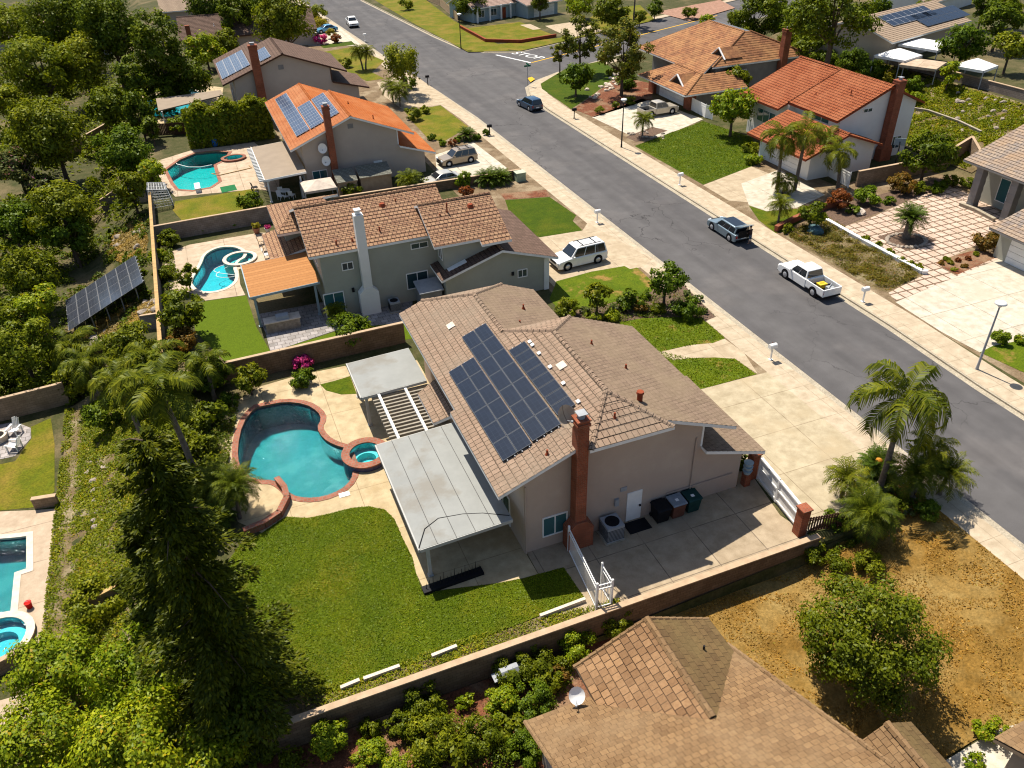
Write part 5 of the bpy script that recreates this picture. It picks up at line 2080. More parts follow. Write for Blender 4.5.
for y in (51.3, 55.4, 47.2):
    q = MB()
    for i in range(11):
        z = i * .4
        q.box(72.1 + (i % 2) * .02, 72.9 - (i % 2) * .02, y - .4 + (i % 2) * .02, y + .4 - (i % 2) * .02, z, z + .4)
    q.build('porch_pillar', m_graysid, h11)
window(h11, 74.4, 53.3, 1.9, 2.4, 2.4, '-x', glass=m_glasst)
window(h11, 74.4, 49.3, 1.9, 2.2, 2.4, '-x', glass=m_glasst)
garage_door(h11, 64.88, 36.5, 44.6, .02, 2.3, -1)

# tan house uphill
p0, p1 = Vector(at(868, 33, 8)), Vector(at(893, 42, 8))
p2, p3 = Vector(at(972, 20, 8)), Vector(at(945, 2, 8))
h12 = world_thing('stucco_house', 'uphill house with broad pale tan roof and two dark solar strips at the top right', 'house', (p1.x, p1.y, 5))
mA, mB_ = (p0 + p1) / 2, (p2 + p3) / 2
dW = (p0 - p1)
R1 = Roof()
a_, b_ = p1, p2
up_ = Vector((-(b_ - a_).y, (b_ - a_).x)).normalized()
wid = 13.0
A0, B0 = (a_.x, a_.y, 7.9), (b_.x, b_.y, 7.9)
A1, B1 = (*(a_ + up_ * wid * .5), 10.0), (*(b_ + up_ * wid * .5), 10.0)
A2, B2 = (*(a_ + up_ * wid), 7.9), (*(b_ + up_ * wid), 7.9)
R1.plane([A0, B0, B1, A1], .4)
R1.plane([A2, B2, B1, A1], .4)
R1.build('roof', [m_tiletan, m_white, m_tiletan], h12)
dn = (b_ - a_).normalized()
w = MB()
fl = []
for P, k_ in ((a_, .6), (b_, -.6)):
    q0 = P + dn * k_ + up_ * .6
    q1 = P + dn * k_ + up_ * (wid - .6)
    fl.append((q0, q1))
poly = [tuple(fl[0][0]), tuple(fl[1][0]), tuple(fl[1][1]), tuple(fl[0][1])]
w.prism(poly, 4.5, 7.95)
for (q0, q1) in fl:
    mid = (q0 + q1) / 2
    w.add([(q0.x, q0.y, 7.9), (q1.x, q1.y, 7.9), (mid.x, mid.y, 9.75)], [(0, 1, 2)])
w.build('wall', m_stuct, h12)
vv = (Vector(A1) - Vector(A0)).normalized()
uu = (Vector(B0) - Vector(A0)).normalized()
nn_ = uu.cross(vv)
Ln = (Vector(B0) - Vector(A0)).length
solar('solar_array', 'lower right dark solar strip on the pale tan roof uphill', Vector(A0) + uu * Ln * .50 + vv * 1.2, uu, vv, nn_, 8, 2, 1.5, 1.6, m_solar, frame=m_framed)
solar('solar_array', 'upper left blue solar strip on the pale tan roof uphill', Vector(A0) + uu * Ln * .22 + vv * 3.2, uu, vv, nn_, 8, 2, 1.5, 1.4, m_solar)

# near roof in the bottom foreground
nh = world_thing('tile_roofed_house', 'house in the lower foreground seen from above, tan shake tile roof with mossy side', 'house', (16, 14, -1.4))
zE, sN = 1.35, .47
R1 = Roof()
mz = lambda y: zE + sN * (18.75 - y)
R1.plane([(7.3, 18.75, zE), (17.65, 18.75, zE), (17.65, 6, mz(6)), (7.3, 6, mz(6))], .30, 3, step=.02)
R1.plane([(10.45, 20.25, 1.62), (14.0, 20.25, 3.22), (14.0, 14.7, 3.22), (10.45, 18.1, 1.62)], .39, 0, base=.03)
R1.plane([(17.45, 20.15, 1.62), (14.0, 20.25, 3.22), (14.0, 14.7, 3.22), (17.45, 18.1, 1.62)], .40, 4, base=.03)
R1.plane([(17.62, 12.05, 1.7), (20.35, 12.05, 3.05), (20.35, 4, 3.05), (17.62, 4, 1.7)], .30, 3, step=.02, base=.02)
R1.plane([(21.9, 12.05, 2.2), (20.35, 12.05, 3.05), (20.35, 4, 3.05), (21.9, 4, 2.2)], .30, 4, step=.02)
R1.plane([(25.2, 10.5, 1.2), (32, 10.9, 1.2), (32, 4, 4.0), (26.0, 4, 4.0)], .30, 3, step=.02)
R1.cap((14.0, 20.25, 3.26), (14.0, 14.85, 3.26), .15)
R1.cap((20.35, 12.05, 3.1), (20.35, 4, 3.1), .15)
R1.cap((10.35, 20.22, 1.62), (14.0, 20.22, 3.26), .09)
R1.cap((17.45, 20.15, 1.62), (14.0, 20.22, 3.26), .09)
R1.cap((17.62, 18.7, zE + .05), (17.62, 6, mz(6) + .05), .09)
R1.cap((7.32, 18.7, zE + .05), (7.32, 6, mz(6) + .05), .09)
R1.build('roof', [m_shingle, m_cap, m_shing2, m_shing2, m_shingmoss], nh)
w = MB()
w.profile([(18.2, -1.5), (18.2, 1.3), (14, 3.0), (4, 7.6), (4, -1.5)], 7.9, 17.1, 'x')
w.profile([(11.0, -1.5), (16.9, -1.5), (16.9, 1.55), (14, 2.9), (11, 1.55)], 18.2, 19.8)
w.profile([(17.2, -1.5), (21.5, -1.5), (21.5, 2.0), (20.35, 2.75), (17.2, 1.25)], 4, 11.6)
w.box(25.8, 32, 4, 9.9, -1.5, 1.2)
w.build('wall', m_stuct, nh)
dish('white satellite dish on the edge of the tan roof in the lower foreground', (9.75, 18.65, 1.35), R_(-30), .36, .7)
q = MB()
q.tube([(15.9, 18.3, 2.2), (15.9, 18.3, 2.65)], .05, 8)
q.build('vent_pipe', m_dark, nh)

# ------------------------------------------------------------------ garden walls and fences
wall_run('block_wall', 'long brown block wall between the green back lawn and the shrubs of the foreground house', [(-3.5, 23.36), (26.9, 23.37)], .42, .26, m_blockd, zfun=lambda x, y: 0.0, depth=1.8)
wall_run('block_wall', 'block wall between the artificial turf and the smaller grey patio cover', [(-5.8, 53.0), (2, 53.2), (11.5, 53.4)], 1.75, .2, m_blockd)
wall_run('block_wall', 'long grey brown block wall between the curving pool and the yellowed lawn', [(-6.1, 82.0), (4, 82.3), (11, 82.5)], 1.7, .2, m_blockg)
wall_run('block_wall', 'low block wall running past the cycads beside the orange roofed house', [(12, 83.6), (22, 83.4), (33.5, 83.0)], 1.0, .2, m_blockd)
wall_run('block_wall', 'straight wall with yellowish timber cap along the top of the overgrown slope', [(-6.25, 56), (-6.25, 92)], 1.75, .22, m_blockg, m_wood)
wall_run('block_wall', 'curved grey wall at the top of the rocky slope behind the mesh net', [tuple(gt(*c(5, 410, 95)).xy), tuple(gt(*c(5, 470, 55)).xy), tuple(gt(*c(5, 580, 45)).xy)], 1.7, .2, m_blockg)
wall_run('block_wall', 'short stub of block wall on the slope below the solar panels', [tuple(gt(*c(5, 568, 550)).xy), tuple(gt(*c(5, 640, 540)).xy)], 1.3, .2, m_blockg)
wall_run('block_wall', 'small stepped wall end half hidden by slope plants and dark fronds', [tuple(gt(*c(5, 360, 690)).xy), tuple(gt(*c(5, 440, 630)).xy)], 1.3, .2, m_blockw)
wall_run('block_wall', 'tan block wall behind the white garden chairs at the left edge', [(-32, 60.2), (-18.5, 60.6), (-14.2, 61.0)], 1.9, .2, m_blockw, zfun=lambda x, y: -3.5)
wall_run('block_wall', 'low tan wall end between the yellow lawn and the tan pool deck', [at(*c(9, 140, 505), -3.5), at(*c(9, 235, 490), -3.5)], .8, .25, m_blockw, zfun=lambda x, y: -3.5)
wall_run('block_wall', 'curved tan retaining wall below the round tub at the left edge', [at(*c(13, -120, 440), -3.5), at(*c(13, 0, 400), -3.5), at(*c(13, 110, 340), -3.5)], .9, .25, m_blockw, zfun=lambda x, y: -3.5)
wall_run('block_wall', 'short golden topped wall on the slope in front of the dark conifer', [tuple(gt(*c(13, 370, 150)).xy), tuple(gt(*c(13, 475, 95)).xy)], .9, .2, m_blockw, m_wood)
wall_run('block_wall', 'tan wall among trees at the left edge above the shaded lawn', [tuple(gt(*c(1, -60, 425)).xy), tuple(gt(*c(1, 105, 415)).xy)], 1.8, .2, m_blockw)
wall_run('block_wall', 'pale wall climbing behind the mid green tree in the upper left', [tuple(gt(*c(1, 170, 665)).xy), tuple(gt(*c(1, 300, 610)).xy), tuple(gt(*c(1, 440, 530)).xy)], 1.8, .2, m_blockw)
wall_run('block_wall', 'tan block wall beside the white house courtyard with the dark tree in front', [at(*c(4, 360, 735)), at(*c(4, 590, 690)), at(*c(4, 790, 640)), at(*c(4, 850, 700))], 1.7, .22, m_blockw)
wall_run('block_wall', 'low white kerb wall at the foot of the ground covered hillside', [at(*c(4, 540, 508)), at(*c(4, 620, 530)), at(*c(4, 740, 575)), at(*c(4, 825, 612))], .35, .2, m_kerb, m_kerb, zfun=lambda x, y: hgt(x, y))
wall_run('block_wall', 'long grey brown retaining wall at the top of the hillside below the white canopies', [(92.5, 101), (91.8, 92), (92.6, 76), (93.3, 60)], 1.9, .25, m_blockg, zfun=lambda x, y: 4.2)
wall_run('block_wall', 'low red edging wall round the raised lawn of the blue bungalow', [at(*p) for p in [(460, 28), (486, 42), (520, 43), (556, 37)]], .5, .3, m_redtrim, m_redtrim)
wall_run('block_wall', 'white edging wall along the shrub bed in front of the paved court', [at(*c(8, 232, 118)), at(*c(8, 350, 185)), at(*c(8, 620, 330)), at(*c(8, 640, 330))], .28, .3, m_white, m_white)
wall_run('block_wall', 'low brick edging at the corner of the shrub bed by the sidewalk', [at(*c(8, 45, 165)), at(*c(8, 110, 130)), at(*c(8, 240, 75)), at(*c(8, 300, 60))], .55, .35, m_brick, m_brick)
wall_run('block_wall', 'pale edging beside the planting of the right hand grey house porch', [at(*c(8, 770, 62)), at(*c(8, 830, 85)), at(*c(8, 905, 125))], .3, .3, m_kerb, m_kerb)
wall_run('block_wall', 'narrow edging strip between the big palm bed and the dry brown lawn', [(26.2, 24.15), (29.5, 24.6), (33.3, 25.7)], .18, .16, m_kerb, m_kerb, zfun=lambda x, y: 0.0)
wall_run('planter_wall', 'curved brick planter edge in front of the pool beside the small palm', smooth_poly(gl(cl(10, 110, 405, 140, 440, 150, 480, 120, 540, 60, 580, -20, 612)), 0), .42, .28, m_copingr, m_copingr)
for a_ in ((457, 648, 432, 658), (400, 668, 364, 681), (360, 682, 341, 690), (585, 601, 540, 618)):
    p, q_ = at(a_[0], a_[1]), at(a_[2], a_[3])
    lb = {457: 'middle white kerb stone along the lower edge of the big lawn', 400: 'longer left white kerb stone along the lower edge of the big lawn', 360: 'short leftmost kerb stone along the lower edge of the big lawn', 585: 'kerb stone at the lawn edge nearest the white metal gate'}[a_[0]]
    k = thing('kerb_stone', lb, 'kerb stone', (p[0], p[1], 0), 0, 'kerb stones along the lawn')
    b = MB()
    b.beam((0, 0, .12), (q_[0] - p[0], q_[1] - p[1], .12), .17, .22)
    b.build('stone', m_copingp, k)
# white timber/metal gates
def metal_fence(name, label, pts, h, M, picket=.13, cat='fence', z=0.0, solid=0.0):
    t = world_thing(name, label, cat, (pts[0][0], pts[0][1], z))
    r, pk, ps = MB(), MB(), MB()
    for i in range(len(pts) - 1):
        a, b = Vector((*pts[i], z)), Vector((*pts[i + 1], z))
        L = (b - a).length
        for hh in (.12, h - .12, h * .78):
            r.beam(a + Vector((0, 0, hh)), b + Vector((0, 0, hh)), .05, .06)
        n = int(L / picket)
        for k in range(n):
            p = a.lerp(b, (k + .5) / n)
            d = (b - a).normalized()
            w_ = .02 if not solid else solid
            pk.beam(p + Vector((0, 0, .08)), p + Vector((0, 0, h - .02)), .02, w_, up=d)
        for p in ((a, b) if i == 0 and cat != 'gate' else (b,)):
            ps.box(p.x - .05, p.x + .05, p.y - .05, p.y + .05, z, z + h + .08)
    r.build('rail', M, t)
    pk.build('picket_panel', M, t)
    ps.build('post', M, t)
    return t


gA, gB, gC, gD = at(*c(11, 272, 655)), at(*c(11, 395, 790)), at(*c(15, 372, 148)), at(*c(15, 432, 128))
g0 = at(568.5, 551)
g1 = at(596, 609)
g2 = at(611, 605)
metal_fence('metal_fence', 'white metal picket fence with side gate beside the brick chimney', [g0, g1, g2], 1.85, m_white, .14)
metal_fence('metal_gate', 'leaning open white metal gate leaf at the corner of the picket fence', [g2, at(601, 588)], 1.85, m_white, .14, 'gate')
# double driveway gate
d0, d1 = (26.95, 29.0), (26.45, 24.75)
t = world_thing('driveway_gate', 'white boarded double gate across the side yard of the tan stucco house', 'gate', (*d0, 0))
a, b = Vector((*d0, 0)), Vector((*d1, 0))
for k in range(2):
    A, B = a.lerp(b, k * .5 + .01), a.lerp(b, k * .5 + .49)
    q = MB()
    n = 16
    for i in range(n):
        p, p2 = A.lerp(B, i / n), A.lerp(B, (i + .9) / n)
        q.beam(p + Vector((0, 0, .95)), p2 + Vector((0, 0, .95)), .03, 1.65)
    o = q.build('gate_leaf', m_white, t)
    q = MB()
    for hh in (.3, 1.05, 1.75):
        q.beam(A + Vector((.05, 0, hh)), B + Vector((.05, 0, hh)), .06, .1)
        q.beam(A + Vector((-.05, 0, hh)), B + Vector((-.05, 0, hh)), .06, .1)
    for P in (A, B):
        q.beam(P + Vector((-.05, 0, .12)), P + Vector((-.05, 0, 1.78)), .08, .06, up=(1, 0, 0))
    sub(q, 'gate_frame', m_white, o, t)
for lb, (x_, y_), h_ in (('square brick gate pillar near the palm bed', (26.35, 24.3), 1.9), ('square brick gate pillar beside the house corner', (26.75, 29.35), 1.9)):
    k = thing('brick_pillar', lb, 'pillar', (x_, y_, 0))
    b = MB()
    b.box(-.27, .27, -.27, .27, 0, h_)
    b.build('shaft', m_brick, k)
    b = MB()
    b.box(-.33, .33, -.33, .33, h_, h_ + .08)
    b.build('pillar_cap', m_brick, k)
metal_fence('wooden_fence', 'short brown slatted fence between the gate pillar and the long wall', [(26.6, 24.2), (29.0, 23.75)], 1.2, m_brown, .16, z=0, solid=.1)
metal_fence('wooden_fence', 'weathered plank fence sloping beside the blue bungalow at the top', [at(426, 0), at(440, 6), at(458, 22)], 1.8, m_cap, .2, solid=.19)
metal_fence('wooden_fence', 'dark timber fence behind the pool of the orange roofed house below the hedge', [at(146, 137), at(200, 134), at(258, 130)], 1.7, m_brown, .2, solid=.19)
metal_fence('garden_gate', 'white boarded side gate between the brick pillar and the round green tree', [at(690, 110), at(705, 118), at(712, 120)], 1.8, m_white, .2, 'gate', solid=.19)
metal_fence('garden_gate', 'white boarded gate between queen palms and block wall', [at(*c(4, 240, 690)), at(*c(4, 330, 740))], 1.7, m_white, .2, 'gate', solid=.19)

# ------------------------------------------------------------------ street furniture


def mailbox(label, px, py, rz=0.0, M=None, base=True, h=1.05):
    x, y = at(px, py, .012)
    t = thing('mailbox', label, 'mailbox', (x, y, .012), rz, 'mailboxes along the street')
    b = MB()
    b.box(-.05, .05, -.05, .05, 0, h)
    b.box(-.14, .14, -.14, .14, 0, .05)
    b.build('post', M or m_white, t)
    b = MB()
    prof = [(-.17, 0), (.17, 0), (.17, .2)] + [(.17 * math.cos(a), .2 + .14 * math.sin(a)) for a in np.linspace(.3, 2.84, 7)] + [(-.17, .2)]
    b.profile([(p[0], h + p[1]) for p in prof], -.3, .3)
    b.build('box', M or m_white, t)
    b = MB()
    b.box(.175, .19, -.1, -.06, h + .1, h + .38)
    b.build('flag', m_redtrim, t)
    return t


mailbox('white mailbox nearest the tall queen palm and main driveway', *c(8, 25, 668), R_(90))
mailbox('white mailbox beside the white pickup with the yellow load', *c(8, 388, 440), R_(90))
mailbox('white mailbox at the driveway of the sage house', *c(7, 382, 128), R_(90))
mailbox('white mailbox at the edge of the deep green lawn across the street', *c(3, 707, 728), R_(90))
mailbox('dark mailbox beside the corner house palm bed', *c(3, 292, 466), R_(90), m_black)
mailbox('dark mailbox by the driveway with the tan SUV', *c(2, 944, 532), R_(90), m_black)
mailbox('dark mailbox near the weeping tree', *c(2, 700, 332), R_(90), m_black)
mailbox('pale mailbox farthest up the street', *c(2, 454, 162), R_(90))


def street_lamp(label, px, py, h, M, head=.5):
    x, y = at(px, py, .012)
    t = thing('street_lamp', label, 'street lamp', (x, y, .012), 0, 'street lamps')
    b = MB()
    b.tube([(0, 0, 0), (0, 0, .5), (0, 0, h - .3)], [.12, .09, .055], 10)
    b.build('pole', M, t)
    b = MB()
    b.tube([(0, 0, h - .35), (0, 0, h - .2), (0, 0, h - .1), (0, 0, h + .02), (0, 0, h + .1)], [.1, .2, head, head * .85, .1], 14)
    b.build('lamp_head', m_white, t)
    return t


street_lamp('nearest street lamp, beside the pale driveway at the right edge', *c(8, 838, 705), 5.5, m_grey, .42)
street_lamp('street lamp in front of the driveway with the beige pickup', *c(3, 478, 580), 5.9, m_dark, .4)
street_lamp('street lamp at the far corner by the blue bungalow', *c(2, 831, 190), 5.9, m_dark, .45)
x_, y_ = at(*c(3, 109, 338))
t = thing('street_sign', 'green street name sign on a grey post at the corner', 'street sign', (x_, y_, .01))
b = MB()
b.tube([(0, 0, 0), (0, 0, 3.1)], .05, 8)
b.build('post', m_grey, t)
b = MB()
b.box(-.55, .55, -.02, .02, 2.85, 3.1)
b.box(-.02, .02, -.55, .55, 3.12, 3.37)
b.build('sign_plate', mat('sign_green', (.01, .13, .07), None, 3), t)
x_, y_ = at(*c(3, 78, 710))
t = thing('utility_box', 'pale green utility cabinet on the grass by the near sidewalk', 'utility box', (x_, y_, .01))
b = MB()
b.box(-.55, .55, -.5, .5, 0, .95)
b.build('cabinet', mat('utility_green', (.30, .36, .25), None, 2), t)
b = MB()
b.box(-.6, .6, -.55, .55, .95, 1.02)
b.build('lid', mat('utility_lid', (.45, .48, .36), None, 2), t)

# ------------------------------------------------------------------ cars


def car(name, label, cat, loc, rz, prof, belt, L, Wd, M, kind='suv', wr=.36, glassprof=None, group=None, rails=False, hatch=False):
    """prof: side outline (x forward, z) of the body below the windows; glassprof: side outline of the cabin"""
    t = thing(name, label, cat, loc, rz, group)
    h = Wd / 2
    b = MB()
    # lower body with slightly drawn-in sides and ends
    secs = [(-h, .10, .0), (-h * .985, .0, .0)]
    n = len(prof)
    rows = []
    for y, ins, dz in ((-h, 1, 0), (-h * .93, 0, .0), (h * .93, 0, 0), (h, 1, 0)):
        row = []
        cx = sum(p[0] for p in prof) / n
        for (x, z) in prof:
            if ins:
                x = x - .05 * (1 if x > L * .3 else (-1 if x < -L * .3 else 0))
                z = z - (.06 if z > belt * .75 else 0)
            row.append((x, y, z))
        rows.append(row)
    vs = [p for r in rows for p in r]
    fs = []
    for k in range(3):
        for i in range(n):
            j = (i + 1) % n
            fs.append((k * n + i, k * n + j, (k + 1) * n + j, (k + 1) * n + i))
    fs += [tuple(range(n)), tuple(range(3 * n, 4 * n))[::-1]]
    b.add(vs, fs)
    if kind == 'pickup':
        x0, x1, zb = glassprof[0][0] - .05, -L / 2 + .05, belt
    b.build('body', M, t)
    # cabin
    g = glassprof
    gh, gt_w = h * .94, h * .74
    zmx = max(p[1] for p in g)
    zmn = min(p[1] for p in g)
    wy = lambda z: gh + (gt_w - gh) * (z - zmn) / (zmx - zmn)
    cb = MB()
    m_ = len(g)
    vs = [(x, -wy(z), z) for x, z in g] + [(x, wy(z), z) for x, z in g]
    fs = [tuple(range(m_)), tuple(range(m_, 2 * m_))[::-1]] + [(i, m_ + i, m_ + (i + 1) % m_, (i + 1) % m_) for i in range(m_)]
    cb.add(vs, fs)
    cb.build('cabin', M, t)
    # windows: side strips, windscreen, rear window
    W_ = MB()
    bx = sorted([p for p in g if p[1] == zmn])
    tp = sorted([p for p in g if p[1] > zmx - .12])
    lowz, hiz = zmn + .05, zmx - .10

    def edge_x(z, front):
        A = bx[-1] if front else bx[0]
        B = tp[-1] if front else tp[0]
        return A[0] + (B[0] - A[0]) * (z - A[1]) / (B[1] - A[1])
    for s in (-1, 1):
        xa0, xa1 = edge_x(lowz, 0) + .12, edge_x(lowz, 1) - .16
        xb0, xb1 = edge_x(hiz, 0) + .10, edge_x(hiz, 1) - .08
        nd = 3 if kind == 'suv' else 2
        for k in range(nd):
            f0, f1 = k / nd + .012, (k + 1) / nd - .012
            P = [(xa0 + (xa1 - xa0) * f0, s * (wy(lowz) + .012), lowz), (xa0 + (xa1 - xa0) * f1, s * (wy(lowz) + .012), lowz),
                 (xb0 + (xb1 - xb0) * f1, s * (wy(hiz) + .012), hiz), (xb0 + (xb1 - xb0) * f0, s * (wy(hiz) + .012), hiz)]
            W_.add(P, [(0, 1, 2, 3)])
    for front in (1, 0):
        sg = 1 if front else -1
        xl, xh = edge_x(lowz, front) + sg * .012, edge_x(hiz, front) + sg * .012
        W_.add([(xl, -wy(lowz) * .9, lowz), (xl, wy(lowz) * .9, lowz), (xh, wy(hiz) * .9, hiz), (xh, -wy(hiz) * .9, hiz)], [(0, 1, 2, 3)])
    W_.build('window_glass', m_carglass, t)
    if rails:
        q = MB()
        for s in (-1, 1):
            q.beam((tp[0][0] + .3, s * gt_w * .8, zmx + .05), (tp[-1][0] - .3, s * gt_w * .8, zmx + .05), .04, .04)
        for fx in (.3, .75):
            X = tp[0][0] + (tp[-1][0] - tp[0][0]) * fx
            q.beam((X, -gt_w * .85, zmx + .06), (X, gt_w * .85, zmx + .06), .06, .04)
        q.build('roof_rack', m_black, t)
    # wheels
    for wx in (-L * .30, L * .31):
        for s in (-1, 1):
            q = MB()
            q.tube([(wx, s * (h - .22), wr), (wx, s * (h - .02), wr), (wx, s * (h + .015), wr)], [wr, wr, wr * .9], 18)
            o = q.build('wheel', m_tyre, t)
            q = MB()
            q.tube([(wx, s * (h + .0), wr), (wx, s * (h + .022), wr), (wx, s * (h + .028), wr)], [wr * .66, wr * .62, wr * .2], 14)
            q.build('rim', m_rim, o)
    q = MB()
    for wx in (-L * .30, L * .31):
        for s in (-1, 1):
            q.tube([(wx, s * (h - .1), wr + .03), (wx, s * (h + .006), wr + .03)], wr + .09, 18)
    q.build('wheel_arch', m_black, t)
    fz = belt * .72
    for s in (-1, 1):
        q = MB()
        q.box(L / 2 - .12, L / 2 + .015, s * h * .72 - .17, s * h * .72 + .17, fz - .08, fz + .1)
        q.build('headlight', m_lamp, t)
        q = MB()
        q.box(-L / 2 - .015, -L / 2 + .1, s * h * .82 - .1, s * h * .82 + .1, fz - .1, fz + .16)
        q.build('tail_light', m_tail, t)
        q = MB()
        X = edge_x(lowz, 1) - .25
        q.box(X - .08, X + .06, s * (h + .02) - .08, s * (h + .02) + .08, belt - .02, belt + .13)
        q.build('mirror', M, t)
    q = MB()
    q.box(L / 2 - .06, L / 2 + .025, -h * .5, h * .5, fz - .12, fz + .06)
    q.build('grille', m_black, t)
    for u0, u1 in ((L / 2 - .08, L / 2 + .03), (-L / 2 - .03, -L / 2 + .08)):
        q = MB()
        q.box(u0, u1, -h * .9, h * .9, .3, .47)
        q.build('bumper', m_black, t)
    q = MB()
    q.box(-L / 2 - .02, -L / 2 + .02, -.26, .26, .55, .68)
    q.build('number_plate', m_white, t)
    return t


def soften(t, w=.07):
    for o in t.children:
        if o.name.split('.')[0] in ('body', 'cabin', 'truck_bed'):
            m_ = o.modifiers.new('soft_edges', 'BEVEL')
            m_.width = w
            m_.segments = 3
            m_.limit_method = 'ANGLE'
            m_.angle_limit = R_(22)
            m_.harden_normals = True
            for p in o.data.polygons:
                p.use_smooth = True


def suv_prof(L, b):
    a = L / 2
    return [(-a, .32), (-a, .62), (-a + .03, b), (a - 1.25, b + .02), (a - .25, b - .14), (a, b - .34), (a, .32), (a - .3, .24), (-a + .3, .24)]


def suv_cab(L, b, zt, rear=.05):
    a = L / 2
    return [(-a + rear, b), (a - 1.35, b), (a - 2.05, zt - .06), (a - 2.35, zt), (-a + .45, zt), (-a + .25, zt - .05)]


def car_at(px, py):
    x, y = at(px, py, .6)
    return x, y


pw = paint_mat('white_car_paint', (.78, .77, .74))
pb = paint_mat('dark_blue_car_paint', (.016, .055, .11), .2)
pg = paint_mat('silver_blue_car_paint', (.22, .29, .33), .5)
pt = paint_mat('tan_car_paint', (.30, .235, .16), .3)
pbe = paint_mat('beige_car_paint', (.47, .42, .34), .3)
pbl = paint_mat('light_blue_car_paint', (.05, .24, .42), .2)
x, y = car_at(578, 257)
car('parked_car', 'white SUV with roof rack in the driveway of the sage house', 'car', (x, y, .018), R_(184), suv_prof(5.2, 1.08), 1.08, 5.2, 2.0, pw, 'suv', .38, suv_cab(5.2, 1.08, 1.92), rails=True)
x, y = car_at(731, 227)
cr = car('parked_car', 'silver blue crossover with its tailgate raised on the far kerb', 'car', (46.2, y, -.12), R_(90), suv_prof(4.8, 1.0), 1.0, 4.8, 1.92, pg, 'suv', .37, suv_cab(4.8, 1.0, 1.62, .3))
q = MB()
q.beam((-1.9, 0, 1.62), (-2.75, 0, 1.92), 1.5, .06)
q.build('tailgate', pg, cr)
q = MB()
q.box(-2.43, -2.41, -.62, .62, .62, 1.35)
q.build('boot_opening', m_void, cr)
x, y = car_at(515, 105)
car('moving_car', 'dark blue SUV near the kerb corner ramp in the street', 'car', (45.6, y, -.12), R_(97), suv_prof(4.6, 1.02), 1.02, 4.6, 1.88, pb, 'suv', .36, suv_cab(4.6, 1.02, 1.7))
x, y = car_at(457, 158)
car('parked_car', 'tan and black SUV facing the orange roofed house', 'car', (x, y, .018), R_(186), suv_prof(4.7, 1.02), 1.02, 4.7, 1.88, pt, 'suv', .36, suv_cab(4.7, 1.02, 1.72), rails=True)
x, y = at(441, 179, .6)
sp = [(-2.25, .3), (-2.25, .7), (-2.15, .88), (-1.4, .95), (.9, .92), (2.0, .74), (2.22, .5), (2.22, .3)]
sg_ = [(-1.75, .93), (1.0, .93), (.25, 1.36), (-.1, 1.42), (-.9, 1.4), (-1.2, 1.32)]
car('parked_car', 'silver coupe half hidden behind the round ball shrub', 'car', (x, y, .018), R_(186), sp, .9, 4.5, 1.8, paint_mat('silver_car_paint', (.5, .47, .4), .4), 'coupe', .33, sg_)
x, y = car_at(326, 29)
car('parked_car', 'bright blue car behind the magenta flowering shrub', 'car', (x, y, .018), R_(190), sp, .9, 4.5, 1.8, pbl, 'coupe', .33, sg_)


def pickup(label, loc, rz, M, L=5.8, load=False):
    a = L / 2
    bl = a - 3.75          # bed front
    prof = [(bl, .42), (bl, 1.15), (a - 1.45, 1.15), (a - .3, 1.08), (a, .86), (a, .42), (a - .3, .32), (bl, .32)]
    cab = [(bl + .02, 1.13), (a - 1.5, 1.13), (a - 2.15, 1.76), (a - 2.4, 1.83), (bl + .35, 1.83), (bl + .15, 1.76)]
    t = car('pickup_truck', label, 'pickup truck', loc, rz, prof, 1.13, L, 1.98, M, 'pickup', .4, cab)
    h = .97
    for o in list(t.children):
        if o.name.startswith(('tail_light', 'number_plate')):
            o.location.x += 0
    b = MB()
    b.box(-a, bl - .01, -h, -h + .09, .5, 1.13)
    b.box(-a, bl - .01, h - .09, h, .5, 1.13)
    b.box(bl - .1, bl - .01, -h + .09, h - .09, .5, 1.13)
    b.box(-a, bl - .01, -h + .05, h - .05, .42, .6)
    b.build('truck_bed', M, t)
    b = MB()
    b.box(-a + .02, bl - .1, -h + .1, h - .1, .6, .64)
    b.build('bed_liner', m_black, t)
    b = MB()
    b.box(-a - .03, -a + .06, -h + .09, h - .09, .55, 1.12)
    b.build('tailgate', M, t)
    return t


x, y = car_at(812, 277)
tk = pickup('white extended cab pickup with a yellow load parked at the far kerb', (46.25, y, -.12), R_(90), pw, 6.0)
ty = thing('tool_box', 'yellow plastic case lying in the bed of the white pickup', 'tool box', (46.2, y - 1.7, .53))
q = MB()
q.box(-.36, .36, -.26, .26, 0, .3)
q.build('case', mat('yellow_plastic', (.62, .40, .03), None, 4), ty)
q = MB()
q.box(-.38, .38, -.28, .28, .3, .37)
q.tube([(-.2, 0, .37), (-.2, 0, .45), (.2, 0, .45), (.2, 0, .37)], .025, 6)
q.build('lid', mat('yellow_lid', (.70, .46, .04), None, 4), ty)
ty = thing('tool_box', 'grey clutter beside the yellow case in the pickup bed', 'tool box', (46.5, y - 2.4, .53))
q = MB()
q.box(-.3, .3, -.25, .25, 0, .3)
q.tube([(-.5, -.3, .35), (.4, .3, .38)], .05, 6)
q.build('crate', m_grey, ty)
x, y = car_at(658, 110)
pickup('beige pickup nose in at the garage of the corner house', (x, y, .02), R_(3), pbe, 5.6)
x, y = car_at(352, 22)
pickup('white pickup parked at the near kerb far up the street', (x, y, -.12), R_(-94), pw, 5.7)

